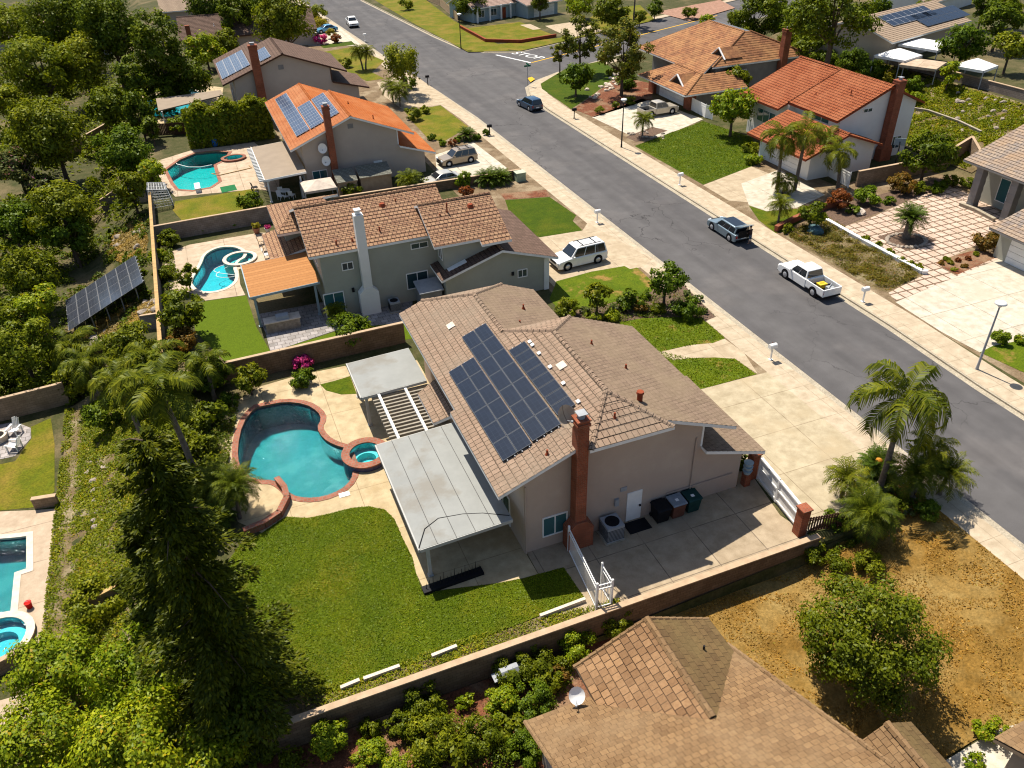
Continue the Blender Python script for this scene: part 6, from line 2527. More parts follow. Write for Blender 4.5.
# person at the open boot
def person(label, loc, rz, shirt, legs_m):
    t = thing('person', label, 'person', loc, rz)
    J = [(0, 0, .93), (0, 0, 1.12), (.03, 0, 1.38), (.06, 0, 1.5), (.1, 0, 1.62), (.11, 0, 1.75),
         (.03, .19, 1.42), (.10, .25, 1.15), (.34, .2, 1.08), (.03, -.19, 1.42), (.10, -.25, 1.15), (.36, -.2, 1.1),
         (0, .1, .88), (.04, .11, .48), (0, .12, .06), (.16, .13, .03), (0, -.1, .88), (-.02, -.12, .48), (-.06, -.13, .06), (.1, -.14, .03)]
    E = [(0, 1), (1, 2), (2, 3), (3, 4), (4, 5), (2, 6), (6, 7), (7, 8), (2, 9), (9, 10), (10, 11), (0, 12), (12, 13), (13, 14), (14, 15), (0, 16), (16, 17), (17, 18), (18, 19)]
    rad = [.14, .13, .15, .06, .095, .085, .06, .045, .035, .06, .045, .035, .085, .06, .045, .035, .085, .06, .045, .035]
    me = bpy.data.meshes.new('body')
    me.from_pydata(J, E, [])
    o = bpy.data.objects.new('body', me)
    COL.objects.link(o)
    o.modifiers.new('skin', 'SKIN')
    for i, sv in enumerate(me.skin_vertices[0].data):
        sv.radius = (rad[i], rad[i])
    me.skin_vertices[0].data[0].use_root = True
    ss = o.modifiers.new('ss', 'SUBSURF')
    ss.levels = 1
    ss.render_levels = 1
    bpy.context.view_layer.update()
    m2 = bpy.data.meshes.new_from_object(o.evaluated_get(bpy.context.evaluated_depsgraph_get()))
    bpy.data.objects.remove(o)
    skin = mat('skin', (.45, .27, .19), None, 3)
    for M in (skin, shirt, legs_m):
        m2.materials.append(M)
    for p in m2.polygons:
        z = p.center.z
        p.material_index = 1 if .95 < z < 1.5 and abs(p.center.y) < .3 and p.center.x < .2 else (2 if .42 < z <= .95 else 0)
        p.use_smooth = True
    b = link_mesh('body', m2, t)
    h = MB()
    N = 10
    h.tube([(.09, 0, 1.70), (.09, 0, 1.78), (.10, 0, 1.84), (.10, 0, 1.86)], [.11, .115, .08, .02], N)
    h.build('hair', m_brown, t)
    return t


for o in list(bpy.data.objects):
    if o.get('category') in ('car', 'pickup truck'):
        soften(o)
q = MB()
q.box(-1.7, .35, -.58, .58, 1.618, 1.634)
q.build('roof_panel', m_carglass, cr)
x, y = at(*c(7, 985, 200), -.12)
person('person in dark shirt and shorts standing at the raised tailgate', (46.75, y - .55, -.12), R_(110), mat('dark_shirt', (.06, .035, .03), None, 4), mat('blue_shorts', (.10, .13, .18), None, 4))
# ------------------------------------------------------------------ planting
KIND = {  # material, style, leaf, density, trunk share, crown height / radius
    'olive': (l_olive, 'round', .34, 1.5, .45, 1.7), 'mid': (l_mid, 'round', .34, 1.5, .4, 1.7), 'dark': (l_dark, 'round', .34, 1.6, .5, 1.9),
    'rich': (l_rich, 'round', .32, 1.5, .4, 1.7), 'lime': (l_lime, 'round', .32, 1.4, .4, 1.6), 'pink': (l_pink, 'round', .3, 1.5, .5, 1.6),
    'conifer': (l_pine, 'cone', .30, 1.7, .1, 3.2), 'pine': (l_dark, 'open', .32, 1.3, 1.1, 1.5), 'weep': (l_olive, 'weep', .26, 1.2, .6, 2.0),
    'euc': (l_bronze, 'open', .28, 1.25, .5, 1.9), 'tall': (l_dark, 'column', .34, 1.6, .25, 3.0),
    'bush': (l_mid, 'round', .19, 1.5, .05, 1.45), 'dbush': (l_rich, 'round', .19, 1.6, .05, 1.4), 'lbush': (l_lime, 'round', .19, 1.5, .05, 1.4),
    'rbush': (l_red, 'round', .16, 1.6, .05, 1.4), 'rust': (l_rust, 'round', .18, 1.6, .05, 1.5), 'ybush': (l_yel, 'round', .18, 1.4, .05, 1.5), 'mag': (l_mag, 'round', .2, 1.6, .1, 1.4),
    'ball': (l_hedge, 'round', .14, 2.2, .05, 1.75), 'purp': (l_purp, 'round', .15, .8, .05, 1.2), 'obush': (l_olive, 'round', .2, 1.4, .05, 1.3),
}
WORDS = {'tree': 'tree', 'shrub': 'shrub'}


def py_near(px):
    return px[1] > 600


def plant(kind, px, rp, label, asp=None, nm=None, group=None, hb=None):
    """px: middle of the crown in the survey photo, rp: its half width there"""
    M, style, leaf, dens, hbf, hr = KIND[kind]
    hr = asp or hr
    is_shrub = kind in ('bush', 'dbush', 'lbush', 'rbush', 'rust', 'ybush', 'mag', 'ball', 'purp', 'obush')
    R = 2.0
    for _ in range(6):
        H = R * hr
        b = (hbf * R + (0 if is_shrub else .8)) if hb is None else hb
        p = gt(px[0], px[1], b + H * .5)
        d = Vector((p.x, p.y, p.z + b + H * .5 - CH)).dot(Vector(_f))
        R = rp * d / FPX * (1.18 if px[0] < 320 and not is_shrub else (1.28 if is_shrub and py_near(px) else 1.12))
    lf = leaf
    if not is_shrub:
        lf = leaf * .74 * min(1.8, max(.72, d / 60))
    else:
        lf = leaf * .8 * min(1.7, max(.8, d / 50))
    return tree(nm or ('shrub' if is_shrub else 'tree'), p, R, H, b, label, M, 'shrub' if is_shrub else 'tree', group, style, lf, dens)


P = plant
# upper left
P('olive', (38, 66), 30, 'broad olive green tree right of the tan wall in the upper left corner')
P('olive', (82, 62), 26, 'olive green tree between the upper left tree pair and the very dark tall trees')
P('dark', (108, 30), 28, 'tall dark tree at the top left in front of the distant roofs', 2.2)
P('tall', (160, 50), 21, 'very dark columnar tree standing left of the low brown roofed house', 3.4)
P('dark', (135, 75), 16, 'dark narrow tree between the tall columnar tree and the olive trees', 2.4)
P('mid', (50, 132), 33, 'large mid green tree in front of the pale wall in the upper left')
P('mid', (108, 105), 20, 'rounded green tree just below the very dark tall trees')
P('rich', (122, 150), 24, 'dense green tree left of the angular turquoise pool')
P('tall', (138, 112), 13, 'dark clipped columnar evergreen beside the half hidden blue pool', 2.6)
P('tall', (150, 126), 8, 'smaller dark evergreen touching the decking of the half hidden pool', 2.4)
P('dark', (55, 18), 30, 'dark tree at the top edge above the olive trees')
P('olive', (14, 28), 22, 'yellowish olive tree in the far top left corner')
P('dark', (85, 8), 22, 'dark tree touching the top edge beside the pale distant roof')
P('dark', (208, 4), 18, 'dark tree at the top edge left of the distant tan roof')
P('dark', (235, 12), 17, 'dark tree at the top edge above the low brown roof')
P('dark', (258, 4), 16, 'dark tree at the top edge beside the leafy street tree')
P('lime', (205, 50), 17, 'bright green tree in front of the low brown roofed house', hb=.5)
P('mid', (225, 42), 13, 'green tree against the ridge of the low brown roof', hb=.5)
P('dark', (185, 76), 20, 'dark round shrubbery tree below the bright green tree by the low brown house', hb=.3)
P('dark', (165, 88), 14, 'dark low tree beside the blue water behind the hedge', hb=.3)
P('olive', (2, 100), 18, 'dark olive tree cut by the left edge beside the tan wall')
P('pink', (16, 168), 20, 'pink flowering crepe myrtle at the left edge')
P('pink', (42, 186), 13, 'smaller pink flowering tree right of the crepe myrtle', hb=.6)
P('lime', (150, 172), 13, 'bright little tree at the left corner of the angular pool', hb=.8)
P('mid', (130, 186), 16, 'mid green shrubby tree below the angular pool')
P('mid', (60, 214), 30, 'large spreading green tree in the middle of the left side')
P('rich', (12, 225), 24, 'bluish dark tree with pinkish flowers at the left edge')
P('rich', (68, 232), 21, 'dark glossy tree left of the ground mounted solar array')
P('mid', (28, 272), 24, 'mid green tree at the left edge beside the solar array')
P('lime', (36, 302), 19, 'bright green tree left of the lower corner of the solar array')
P('olive', (18, 344), 27, 'yellow green tree at the left edge above the white garden chairs')
P('olive', (4, 312), 15, 'olive tree cut by the left edge between two green trees')
P('mid', (133, 345), 24, 'green tree in front of the short wall stub on the slope')
P('mid', (182, 308), 20, 'round dark green tree by the timber capped wall and the turf', hb=1)
P('rust', (182, 340), 14, 'small rust tinged shrub below the round tree by the turf')
P('mid', (186, 274), 10, 'young tree at the left rim of the curving blue pool', hb=.8)
P('mid', (152, 372), 22, 'green shrubby tree among palm fronds above the kidney pool')
P('rich', (210, 372), 18, 'dark shrub mass between the palms and the turf', hb=.3)
P('mid', (248, 378), 15, 'leafy green tree beside the magenta bougainvillea', hb=.4)
P('mid', (75, 376), 18, 'dense green tree right of the brick wall on the left edge', hb=.5)
P('rich', (103, 414), 15, 'bushy green shrub tree on the slope below the fronds', hb=.3)
P('mid', (130, 395), 18, 'dark green tree left of the king palm', hb=.4)
P('mid', (212, 412), 14, 'leafy shrub between king palm and kidney pool', hb=.2)
P('bush', (205, 445), 12, 'planting of mixed leaves right of the king palm trunk')
P('dbush', (228, 400), 10, 'dark shrub beside the far corner of the kidney pool')
# the big dark conifer and its neighbours on the slope
conifer(Vector((-4.2, 25.2, -.1)), 3.7, 16.2, .6, 'huge dark feathery conifer towering left of the big lawn', l_pine, 11)
conifer(Vector((-6.3, 29.8, -.4)), 2.6, 9.5, .6, 'dark conifer just behind the huge one, nearer the kidney pool', l_pine, 12)
P('dark', (235, 715), 32, 'dark tree at the foot of the huge conifer beside the long wall', 1.7, hb=.4)
P('dark', (262, 650), 20, 'dark low branches between the huge conifer and the lawn corner', 1.5, hb=.4)
P('lime', (58, 668), 40, 'bright green tree beside the round tub in the lower left', 1.5)
P('lime', (135, 672), 42, 'bright green tree in the lower left in front of the huge conifer', 1.5)
P('lime', (40, 745), 50, 'large bright tree filling the bottom left corner', 1.4)
P('lime', (130, 752), 52, 'large bright tree at the bottom edge left of the dark tree', 1.4)
P('lime', (205, 760), 34, 'yellow green tree at the bottom edge beside the shaded long wall', 1.4)
P('olive', (95, 600), 24, 'olive shrubby tree on the slope beside the tan pool deck', 1.2, hb=.2)
P('obush', (80, 640), 16, 'low olive bush between the tan deck and the bright trees')
P('bush', (252, 745), 16, 'shaded shrub at the bottom left end of the long wall')
# round house 2 and the turf
tree('shrub', Vector((*at(349, 348), 0)) + Vector((.3, .6, 0)), 1.75, 2.3, .05, 'round green bush on the turf strip in front of the sage house', l_rich, 'shrub', None, 'round', .2, 1.5)
P('mag', (301, 362), 10, 'bright magenta bougainvillea against the block wall by the turf', 1.2)
P('dbush', (303, 377), 13, 'dark foliage below the magenta bougainvillea', 1.2)
for i, (a, b) in enumerate(((800, 150), (850, 140), (920, 130), (975, 115))):
    P('dbush', c(5, a, b), 5, ['first espaliered bush from the left on the grey brown wall', 'second espaliered bush from the left on the grey brown wall', 'third espaliered bush from the left on the grey brown wall', 'rightmost espaliered bush on the grey brown wall'][i], 1.3, group='bushes trained on the wall')
P('dbush', c(5, 985, 45), 12, 'dark green bush at the corner of the yellowed lawn and tan patio cover', 1.3)
P('bush', c(5, 660, 190), 10, 'leafy bush at the corner where timber capped wall meets grey wall')
P('lbush', c(5, 620, 250), 8, 'pale green bush along the timber capped wall by the curving pool')
P('bush', c(5, 640, 330), 8, 'small bush beside the timber capped wall, left of the curving pool')
# hedge behind house 3
hd = thing('hedge', 'long tall clipped hedge between the half hidden pool and the orange roofed house', 'hedge', (0, 112.4, 0))
g = np.random.default_rng(5)
n = 12000
pos = np.stack([g.uniform(-1.2, 9.5, n), g.uniform(-1.5, 1.5, n), g.uniform(.1, 4.6, n)], 1)
face = g.integers(0, 3, n)
pos[face == 0, 1] = -1.5 + g.normal(size=(face == 0).sum()) * .22
pos[face == 1, 2] = 4.5 + g.normal(size=(face == 1).sum()) * .28 + .45 * np.sin(pos[face == 1, 0] * 1.9)
nr = np.where((face == 0)[:, None], np.array([0, -1., .3]), np.array([0, 0, 1.])) + g.normal(size=(n, 3)) * .55
o = link_mesh('foliage', quads_mesh('foliage', leaves_at(pos, nr, .42, .6, g), l_mid), hd)
P('lbush', c(1, 700, 490), 10, 'yellow green bush at the end of the clipped hedge by the blue pool')
# near side of the street, front yards
P('mid', (283, 18), 26, 'leafy street tree in front of the driveway with the bright blue car', 1.9)
P('weep', (402, 58), 17, 'airy weeping tree by the driveway of the dark brown roofed house', 2.0)
P('dbush', c(2, 625, 325), 8, 'dark round shrub beside the stems under the weeping tree')
P('bush', c(2, 640, 445), 8, 'loose shrub in the rocky bed beside the yellow lawn')
P('obush', c(2, 690, 430), 5, 'small grassy shrub in the rocky bed beside the yellow lawn')
P('mag', c(2, 275, 150), 7, 'dark magenta flowering shrub in front of the bright blue car', 1.2)
P('rbush', c(2, 340, 150), 5, 'reddish shrub right of the magenta shrub by the bright blue car')
P('ybush', c(2, 320, 130), 5, 'small yellow leaved shrub between the magenta shrubs and the bright blue car', 1.8)
P('ybush', c(2, 265, 92), 11, 'yellow green clipped hedge bush at the top of the near sidewalk', .8)
P('obush', c(2, 270, 45), 9, 'olive bush at the top edge beside the near sidewalk', 1.5)
for a, b, k, lb in ((755, 560, 'ball', 'clipped green ball at the left end of the row by the tan SUV'), (796, 560, 'rbush', 'reddish clipped ball in the row by the tan SUV'), (819, 546, 'ball', 'middle green clipped ball in the row by the tan SUV'), (893, 540, 'dbush', 'dark clipped bush at the sidewalk end of the row by the tan SUV'), (715, 538, 'dbush', 'tiny dark bush at the corner of the yellow lawn near the tan SUV')):
    P(k, c(2, a, b), 4, lb, 1.5)
P('ball', c(2, 838, 707), 8, 'large round ball shrub in front of the silver coupe', 1.7)
P('bush', c(2, 695, 715), 5, 'low bush left of the silver coupe by the taupe wall')
P('bush', c(2, 400, 745), 10, 'straggly bush in front of the wider grey shingled shed', 1.2)
P('rbush', c(2, 850, 752), 7, 'red flowering bush on the far side of the low block wall')
P('dbush', c(2, 930, 520), 4, 'dark topiary beside the dark mailbox')
# bed in front of main house
for cx, cy, r, lb in ((645, 335, 7, 'upper right leaf ball of the cloud pruned street tree in front of the sage house'),):
    pass
cloud = None
P('rich', c(7, 655, 345), 18, 'cloud pruned dark street tree by the near sidewalk in front of the sage house', 1.5, hb=1.3)
P('dbush', c(7, 740, 465), 15, 'broad dark bush at the sidewalk beside the lavender flowers', 1.1)
P('dbush', c(7, 520, 430), 13, 'dark fan shaped bush in the middle of the front bed', 1.4)
P('mid', c(7, 385, 410), 13, 'small airy tree in the front bed near the grey roof', 1.6, hb=.8)
P('bush', c(7, 265, 465), 12, 'leafy bush against the shaded garage wall of the sage house', 1.3)
P('rust', c(7, 555, 460), 7, 'rust coloured bush in the front bed between dark bushes')
P('lbush', c(7, 440, 490), 9, 'low lime bush at the edge of the patchy front lawn', .9)
P('obush', c(7, 370, 500), 8, 'low olive bush beside the lime bush at the front lawn', .9)
P('bush', c(7, 620, 465), 8, 'low green bush left of the broad dark sidewalk bush', 1.0)
P('dbush', c(7, 580, 410), 5, 'small dark round bush at the edge of the sage house lawn')
for i, (a, b) in enumerate(((740, 405), (780, 425), (800, 470), (330, 470), (455, 460))):
    P('purp', c(7, a, b), 5, ['lavender agapanthus clump nearest the road kerb in the front bed', 'lavender agapanthus clump beside the broad sidewalk bush', 'lavender agapanthus clump nearest the patchy lawn and sidewalk', 'lavender agapanthus clump at the house end of the front bed', 'lavender agapanthus clump in the centre of the front bed'][i], 1.2, 'flower_clump')
# palm bed beside the driveway
P('bush', (815, 552), 16, 'leafy shrub at the street end of the long brown wall', 1.1)
P('bush', (838, 560), 13, 'leafy shrub at the dry lawn edge below the palm bed', 1.0)
P('bush', c(12, 410, 720), 15, 'dense shrub in front of the dry lawn below the palm bed', 1.1)
P('dbush', c(12, 280, 540), 11, 'dark shrub under the small palm by the driveway')
P('dbush', c(12, 640, 510), 13, 'dark bush at the sidewalk end of the palm bed')
P('bush', c(12, 500, 500), 13, 'mixed bush between the two leaning palm trunks')
for i, (a, b) in enumerate(((395, 378), (485, 430), (570, 520), (490, 520))):
    P('purp', c(12, a, b), 5, ['lavender flowers left of the tall queen palm trunk', 'lavender flowers just right of the tall queen palm trunk', 'lavender flowers below the curved palm trunk', 'lavender flowers at the lower edge of the palm bed'][i], 1.2, 'flower_clump')
# near lot
tree('shade_tree', gt(872, 638, 3.2), 3.05, 5.8, .4, 'dense glossy green tree on the dry brown lawn', l_mid, 'tree', None, 'shade', .16, 1.5, 21)
NL = [(14, 320, 650, 18, 'lime', ''), (14, 470, 615, 10, 'bush', ''), (14, 470, 715, 16, 'lbush', ''), (14, 690, 505, 17, 'bush', ''), (14, 585, 600, 12, 'bush', ''),
      (14, 700, 640, 20, 'obush', ''), (14, 850, 510, 8, 'lbush', ''), (14, 985, 510, 16, 'lbush', ''), (14, 905, 640, 18, 'bush', ''), (14, 580, 760, 14, 'lbush', ''), (14, 1010, 380, 12, 'bush', ''),
      (15, 60, 385, 16, 'bush', ''), (15, 140, 345, 15, 'bush', ''), (15, 120, 510, 18, 'dbush', ''), (15, 310, 290, 16, 'lbush', ''), (15, 460, 190, 15, 'bush', ''), (15, 180, 430, 13, 'bush', ''),
      (15, 110, 700, 16, 'dbush', ''), (15, 30, 610, 14, 'bush', ''), (15, 230, 400, 9, 'rust', ''), (15, 20, 480, 12, 'obush', ''), (14, 800, 700, 14, 'bush', '')]
NLL = ['tall yellow green shrub at the left end of the shaded long wall', 'small shrub tight against the shaded wall left of the barbecue', 'bright low shrub at the bottom edge below the shaded wall',
       'green shrub left of the barbecue at the foot of the wall', 'shrub half shaded by the wall between two brighter ones', 'broad olive shrub over the red mulch below the barbecue', 'small bright shrub right in front of the barbecue',
       'bright shrub right of the barbecue over red mulch', 'green shrub over red mulch below and right of the barbecue', 'low bright shrub at the bottom edge in the mulch bed', 'green shrub by the wall right of the barbecue',
       'shrub halfway between the barbecue and the satellite dish', 'shrub against the wall above the satellite dish', 'dark shrub left of the satellite dish', 'pale shrub in the gap between wall and shake roof peak', 'leafy shrub at the wall behind the shake roof peak', 'shrub just above the satellite dish',
       'dark shrub by the lower left corner of the foreground roof', 'shrub left of the foreground roof corner over red mulch', 'rust tinged shrub beside the satellite dish', 'olive shrub beside dark shrub left of the foreground roof', 'green shrub at the bottom edge in the middle of the mulch bed']
for (n_, a, b, r, k, _), lb in zip(NL, NLL):
    k = 'lbush' if k == 'lime' else k
    P(k, c(n_, a, b), r, lb, 1.5)
P('lbush', c(16, 900, 620), 14, 'yellow green bush beside the brick crossed front path', 1.0)
P('lbush', c(16, 830, 740), 9, 'small green bush at the corner of the lower right roof', 1.0)
# far side of the street
P('euc', (581, 38), 16, 'slender eucalyptus at the corner beside the street sign, taller of two', 2.3)
P('euc', (560, 52), 9, 'smaller slender eucalyptus beside the street corner', 2.2)
P('rich', (576, 76), 16, 'round dark green tree on the corner lawn', 1.4, hb=1.2)
P('euc', (624, 48), 23, 'large bronze green eucalyptus in front of the rust brown roof', 2.2)
P('dbush', c(3, 500, 320), 10, 'dark shrubs under the large eucalyptus', 1.2)
P('bush', c(3, 455, 412), 4, 'small green shrub in the red gravel bed nearest the beige pickup')
P('obush', c(3, 390, 432), 5, 'pale green shrub in the red gravel bed by the dark mailbox')
P('bush', c(3, 515, 395), 5, 'green shrub in the red gravel bed left of the beige pickup')
P('obush', c(3, 430, 285), 4, 'small garden shrub by the corner lawn path')
P('lime', (734, 106), 21, 'round bright green tree on the deep green lawn', 1.5, hb=1.6)
P('mid', (735, 80), 15, 'green tree behind the round bright tree by the grey side wall', 1.5, hb=1.2)
P('lbush', c(3, 1000, 625), 9, 'clipped low bush at the white garage corner', .9)
P('obush', c(3, 985, 580), 8, 'feathery bush at the edge of the deep green lawn', 1.0)
for a, b, r, k, lb in ((612, 10, 17, 'mid', 'tree at the top edge beside the brick driveway'), (655, 8, 8, 'rich', 'dark bush on red paving at the top'), (580, 4, 13, 'lime', 'bright tree behind the blue bungalow garage'), (640, 16, 7, 'mid', 'small tree beside the top brick driveway'),
                       (470, 2, 14, 'dark', 'dark tree behind the plank fence at the top'), (708, 22, 8, 'lime', 'bright bush behind the rust brown roof'), (756, 14, 22, 'dark', 'dark spreading tree behind the corner house'), (790, 22, 17, 'dark', 'dark tree between corner house and big pine'),
                       (742, 40, 12, 'mid', 'bushy tree at the right end of the rust brown roof'), (795, 40, 14, 'mid', 'green tree behind the white house ridge'), (808, 49, 16, 'mid', 'round tree left of the big pine trunk')):
    P(k, (a, b), r, lb, hb=.6)
P('pine', (836, 14), 38, 'big dark pine with bare trunk behind the white house', 1.3)
P('dbush', c(4, 350, 235), 14, 'dark shrubbery under the big pine by the retaining wall', 1.3)
P('dbush', c(4, 430, 265), 14, 'shaded shrubbery against the end of the retaining wall', 1.2)
P('dbush', c(4, 250, 225), 10, 'shaded bush behind the red clay roof ridge', 1.2)
P('rich', (965, 41), 21, 'round bright rich green tree between the white canopies', 1.5, hb=1.2)
P('dark', (1002, 18), 18, 'dark tree in the top right corner', 1.6)
P('olive', (1012, 45), 16, 'yellow green tree at the right edge above the retaining wall', 1.5)
P('mid', (1010, 5), 15, 'green tree at the top right edge', 1.3)
P('ybush', c(4, 505, 300), 8, 'yellowish bush behind the white house by the retaining wall', 1.3)
P('ball', c(4, 597, 330), 8, 'round dark clipped bush on the hillside', 1.6)
P('lbush', c(4, 600, 385), 9, 'low bright bush below the round clipped bush on the hillside', .9)
P('lime', c(4, 735, 285), 11, 'young tree on the hillside in front of the retaining wall', 2.0, hb=.8)
P('mid', c(4, 690, 140), 4, 'dark bush between the white canopies', 1.2)
for a_, b_, r_, k_, lb_ in ((985, 4, 12, 'dark', 'dark tree touching the top edge right of the pale tan roof'), (925, 6, 8, 'mid', 'small tree behind the ridge of the pale tan roof'), (880, 6, 10, 'rich', 'green tree at the top edge left of the pale tan roof'), (775, 4, 13, 'mid', 'leafy tree at the top edge between brick driveway and big pine'),
                       (540, 2, 9, 'mid', 'tree behind the roof of the blue bungalow'), (690, 12, 7, 'bush', 'shrub at the far kerb of the side street'), (735, 18, 8, 'bush', 'round bush beside the side street behind the corner house'), (405, 4, 7, 'obush', 'bush on the verge at the top left of the plank fence'), (345, 62, 6, 'bush', 'low bush on the lawn below the bright blue car'), (868, 14, 9, 'dark', 'dark tree between the big pine and the pale tan roof')):
    P(k_, (a_, b_), r_, lb_)
P('dark', (929, 152), 24, 'dark round headed tree beside the tan courtyard wall', 1.4, hb=1.4)
P('rust', c(4, 545, 720), 12, 'tall rust and green hedge ball by the courtyard wall', 1.5)
P('ball', c(8, 420, 20), 12, 'green clipped ball at the corner of the paved court', 1.4)
P('rbush', c(8, 300, 40), 10, 'red clipped ball beside the paved court', 1.8)
P('mid', c(8, 190, 85), 14, 'round green little tree at the sidewalk end of the shrub bed', 1.5, hb=.5)
P('dbush', c(8, 350, 75), 7, 'low dark bush right of the red clipped ball', 1.0)
P('dbush', c(8, 490, 40), 6, 'low bush along the court beside the green clipped ball', 1.0)
P('bush', c(8, 90, 150), 6, 'small bush at the low brick edging by the sidewalk', 1.3)
P('rust', c(8, 880, 195), 12, 'red flowering bush beside the white garage door on the right', 1.6)
P('ball', c(8, 935, 580), 9, 'round clipped bush at the foot of the nearest street lamp', 1.3)
P('lbush', c(8, 1010, 585), 8, 'spreading pale bush at the right edge behind the street lamp', .8)
for a, b, r, k, lb in ((620, 740, 8, 'bush', 'small dark bush along the courtyard wall'), (690, 730, 7, 'dbush', 'shaded bush below the dark round headed tree'), (735, 710, 8, 'bush', 'green bush near the striped porch pillar'), (800, 720, 8, 'bush', 'pale green bush at the back corner of the paved court'), (680, 745, 6, 'dbush', 'little shrub in the mulch at the back of the court')):
    P(k, c(4, a, b), r, lb, 1.2)
for i, (a, b) in enumerate(((540, 270), (575, 285), (610, 300), (400, 190), (450, 215), (500, 240))):
    P('obush', c(8, a, b), 4.2, ['spiky grey plant third from the street end of the white edging', 'spiky grey plant second from the street end of the white edging', 'spiky grey plant at the street end of the white edging', 'first spiky plant from the house end of the white edging', 'second spiky plant from the house end of the white edging', 'third spiky plant from the house end of the white edging'][i], 1.2, group='spiky plants along the white edging')
for i, (a, b, k) in enumerate(((700, 285, 'rust'), (735, 285, 'ybush'), (765, 275, 'rbush'), (805, 268, 'rbush'), (750, 312, 'lbush'), (790, 298, 'rust'), (835, 250, 'obush'), (720, 270, 'obush'))):
    P(k, c(8, a, b), 3, ['rust tuft at the street corner of the triangular bed by the court', 'yellow tuft in the triangular bed by the court', 'red tuft in the middle of the triangular bed', 'bright orange red tuft nearest the big driveway bush', 'lime tuft at the lower point of the triangular bed', 'rust tuft beside the driveway kerb of the triangular bed', 'grey green tuft at the house end of the triangular bed', 'grey green tuft at the court side of the triangular bed'][i], 1.0, group='tufts in the triangular bed')

# ------------------------------------------------------------------ palms
palm_crown('queen', 17, 3.3, 2.2, (-.6, 1.15), 30, .85, .11, l_palm, 3)
palm_crown('king', 15, 3.9, 2.1, (-.45, 1.1), 30, 1.0, .15, l_palmd, 4)
palm_crown('droop', 13, 4.3, 2.9, (-.15, 1.2), 34, .95, .13, l_palmd, 8)
palm_crown('pygmy', 40, 1.35, 1.7, (-.3, 1.25), 16, .34, .05, l_palm, 5)
palm_crown('pyg2', 52, 1.9, 1.5, (-.35, 1.3), 18, .42, .06, l_palmd, 6)
palm_crown('cycad', 58, 1.25, 1.0, (-.1, 1.2), 18, .26, .05, l_cyc, 7)
b0 = at(879.5, 489)
palm('droop', (b0[0], b0[1], 0), 6.2, 'tall queen palm with dark drooping fronds in the bed by the main driveway', .15, (.5, .6), 1.0)
b0 = at(912, 500)
palm('queen', (b0[0], b0[1], 0), 2.9, 'curved trunk palm right of the tall queen palm', .12, (1.3, .7), .55)
b0 = at(*c(12, 575, 470))
palm('pyg2', (b0[0], b0[1], 0), 1.9, 'medium feathery palm right of the tall queen palm trunk', .11, (0, .2), 1.0)
b0 = at(*c(12, 690, 450))
palm('pyg2', (b0[0], b0[1], 0), 1.6, 'feathery palm nearest the kerb in the palm bed', .11, (.1, 0), .95)
b0 = at(*c(12, 298, 480))
palm('pygmy', (b0[0], b0[1], 0), 1.9, 'small palm nearest the white double gate', .09, (0, 0), 1.15)
b0 = at(*c(12, 395, 585))
palm('pyg2', (b0[0], b0[1], 0), 1.3, 'broad bushy palm at the dry lawn edge of the bed', .12, (0, 0), 1.15)
b0 = at(*c(12, 440, 360))
palm('cycad', (b0[0], b0[1], 0), .5, 'cycad with orange cone beside the tall queen palm', .18, (0, 0), 1.2, 'cycad', 'cycad')
cn = thing('cycad_cone', 'orange cone in the middle of the cycad beside the tall queen palm', 'plant cone', (b0[0], b0[1], .55))
q = MB()
q.tube([(0, 0, 0), (0, 0, .15), (0, 0, .4), (0, 0, .5)], [.16, .24, .2, .05], 10)
q.build('cone', mat('orange_cone', (.5, .22, .03), None, 6), cn)
b0 = gt(197, 478)
palm('king', b0, 7.2, 'tall palm with broad dark fronds left of the kidney pool', .16, (-.5, .2), .85)
b0 = gt(150, 455)
palm('king', b0, 6.0, 'second broad fronded palm in the thicket left of the tall one', .15, (-.4, .3), .62)
b0 = gt(215, 400)
palm('king', b0, 3.2, 'low broad fronded palm between the turf and the kidney pool', .13, (.1, .2), .6)
b0 = gt(165, 400)
palm('king', b0, 3.6, 'low palm with arching fronds at the end of the timber capped wall', .13, (0, 0), .75)
b0 = gt(82, 375)
palm('king', b0, 3.0, 'dark spiky palm on the slope above the white garden chairs', .14, (0, 0), .75)
b0 = gt(100, 395)
palm('king', b0, 3.2, 'dark palm beside the spiky one on the slope', .14, (0, 0), .7)
b0 = at(*c(9, 945, 545))
palm('pyg2', (b0[0], b0[1], 0), 2.2, 'palm with leaning trunk in the brick planter by the kidney pool', .1, (.25, .35), .95)
b0 = at(*c(9, 890, 490))
palm('pyg2', (b0[0], b0[1], 0), 1.6, 'bushy palm left of the brick planter palm', .1, (-.1, .1), .95)
b0 = at(*c(9, 870, 560))
palm('cycad', (b0[0], b0[1], 0), .5, 'dark cycad below the brick planter palm', .16, (0, 0), 1.0, 'cycad', 'cycad')
b0 = at(*c(2, 445, 275))
palm('pygmy', (b0[0], b0[1], 0), 3.0, 'small multi headed palm on the yellow lawn, left stem', .12, (-.5, 0), 1.5)
palm('pygmy', (b0[0] + .5, b0[1], 0), 2.8, 'small multi headed palm on the yellow lawn, right stem', .12, (.6, .1), 1.4)
b0 = at(*c(2, 592, 420))
palm('pygmy', (b0[0], b0[1], 0), 2.2, 'small palm under the weeping tree nearest the driveway', .1, (0, 0), 1.6)
b0 = at(*c(2, 565, 405))
palm('pygmy', (b0[0], b0[1], 0), 2.3, 'small palm under the weeping tree on the house side', .1, (-.2, 0), 1.5)
b0 = at(*c(2, 630, 745))
palm('pygmy', (b0[0], b0[1], 0), 1.0, 'low palm against the taupe wall left of the silver coupe', .12, (0, 0), 1.5)
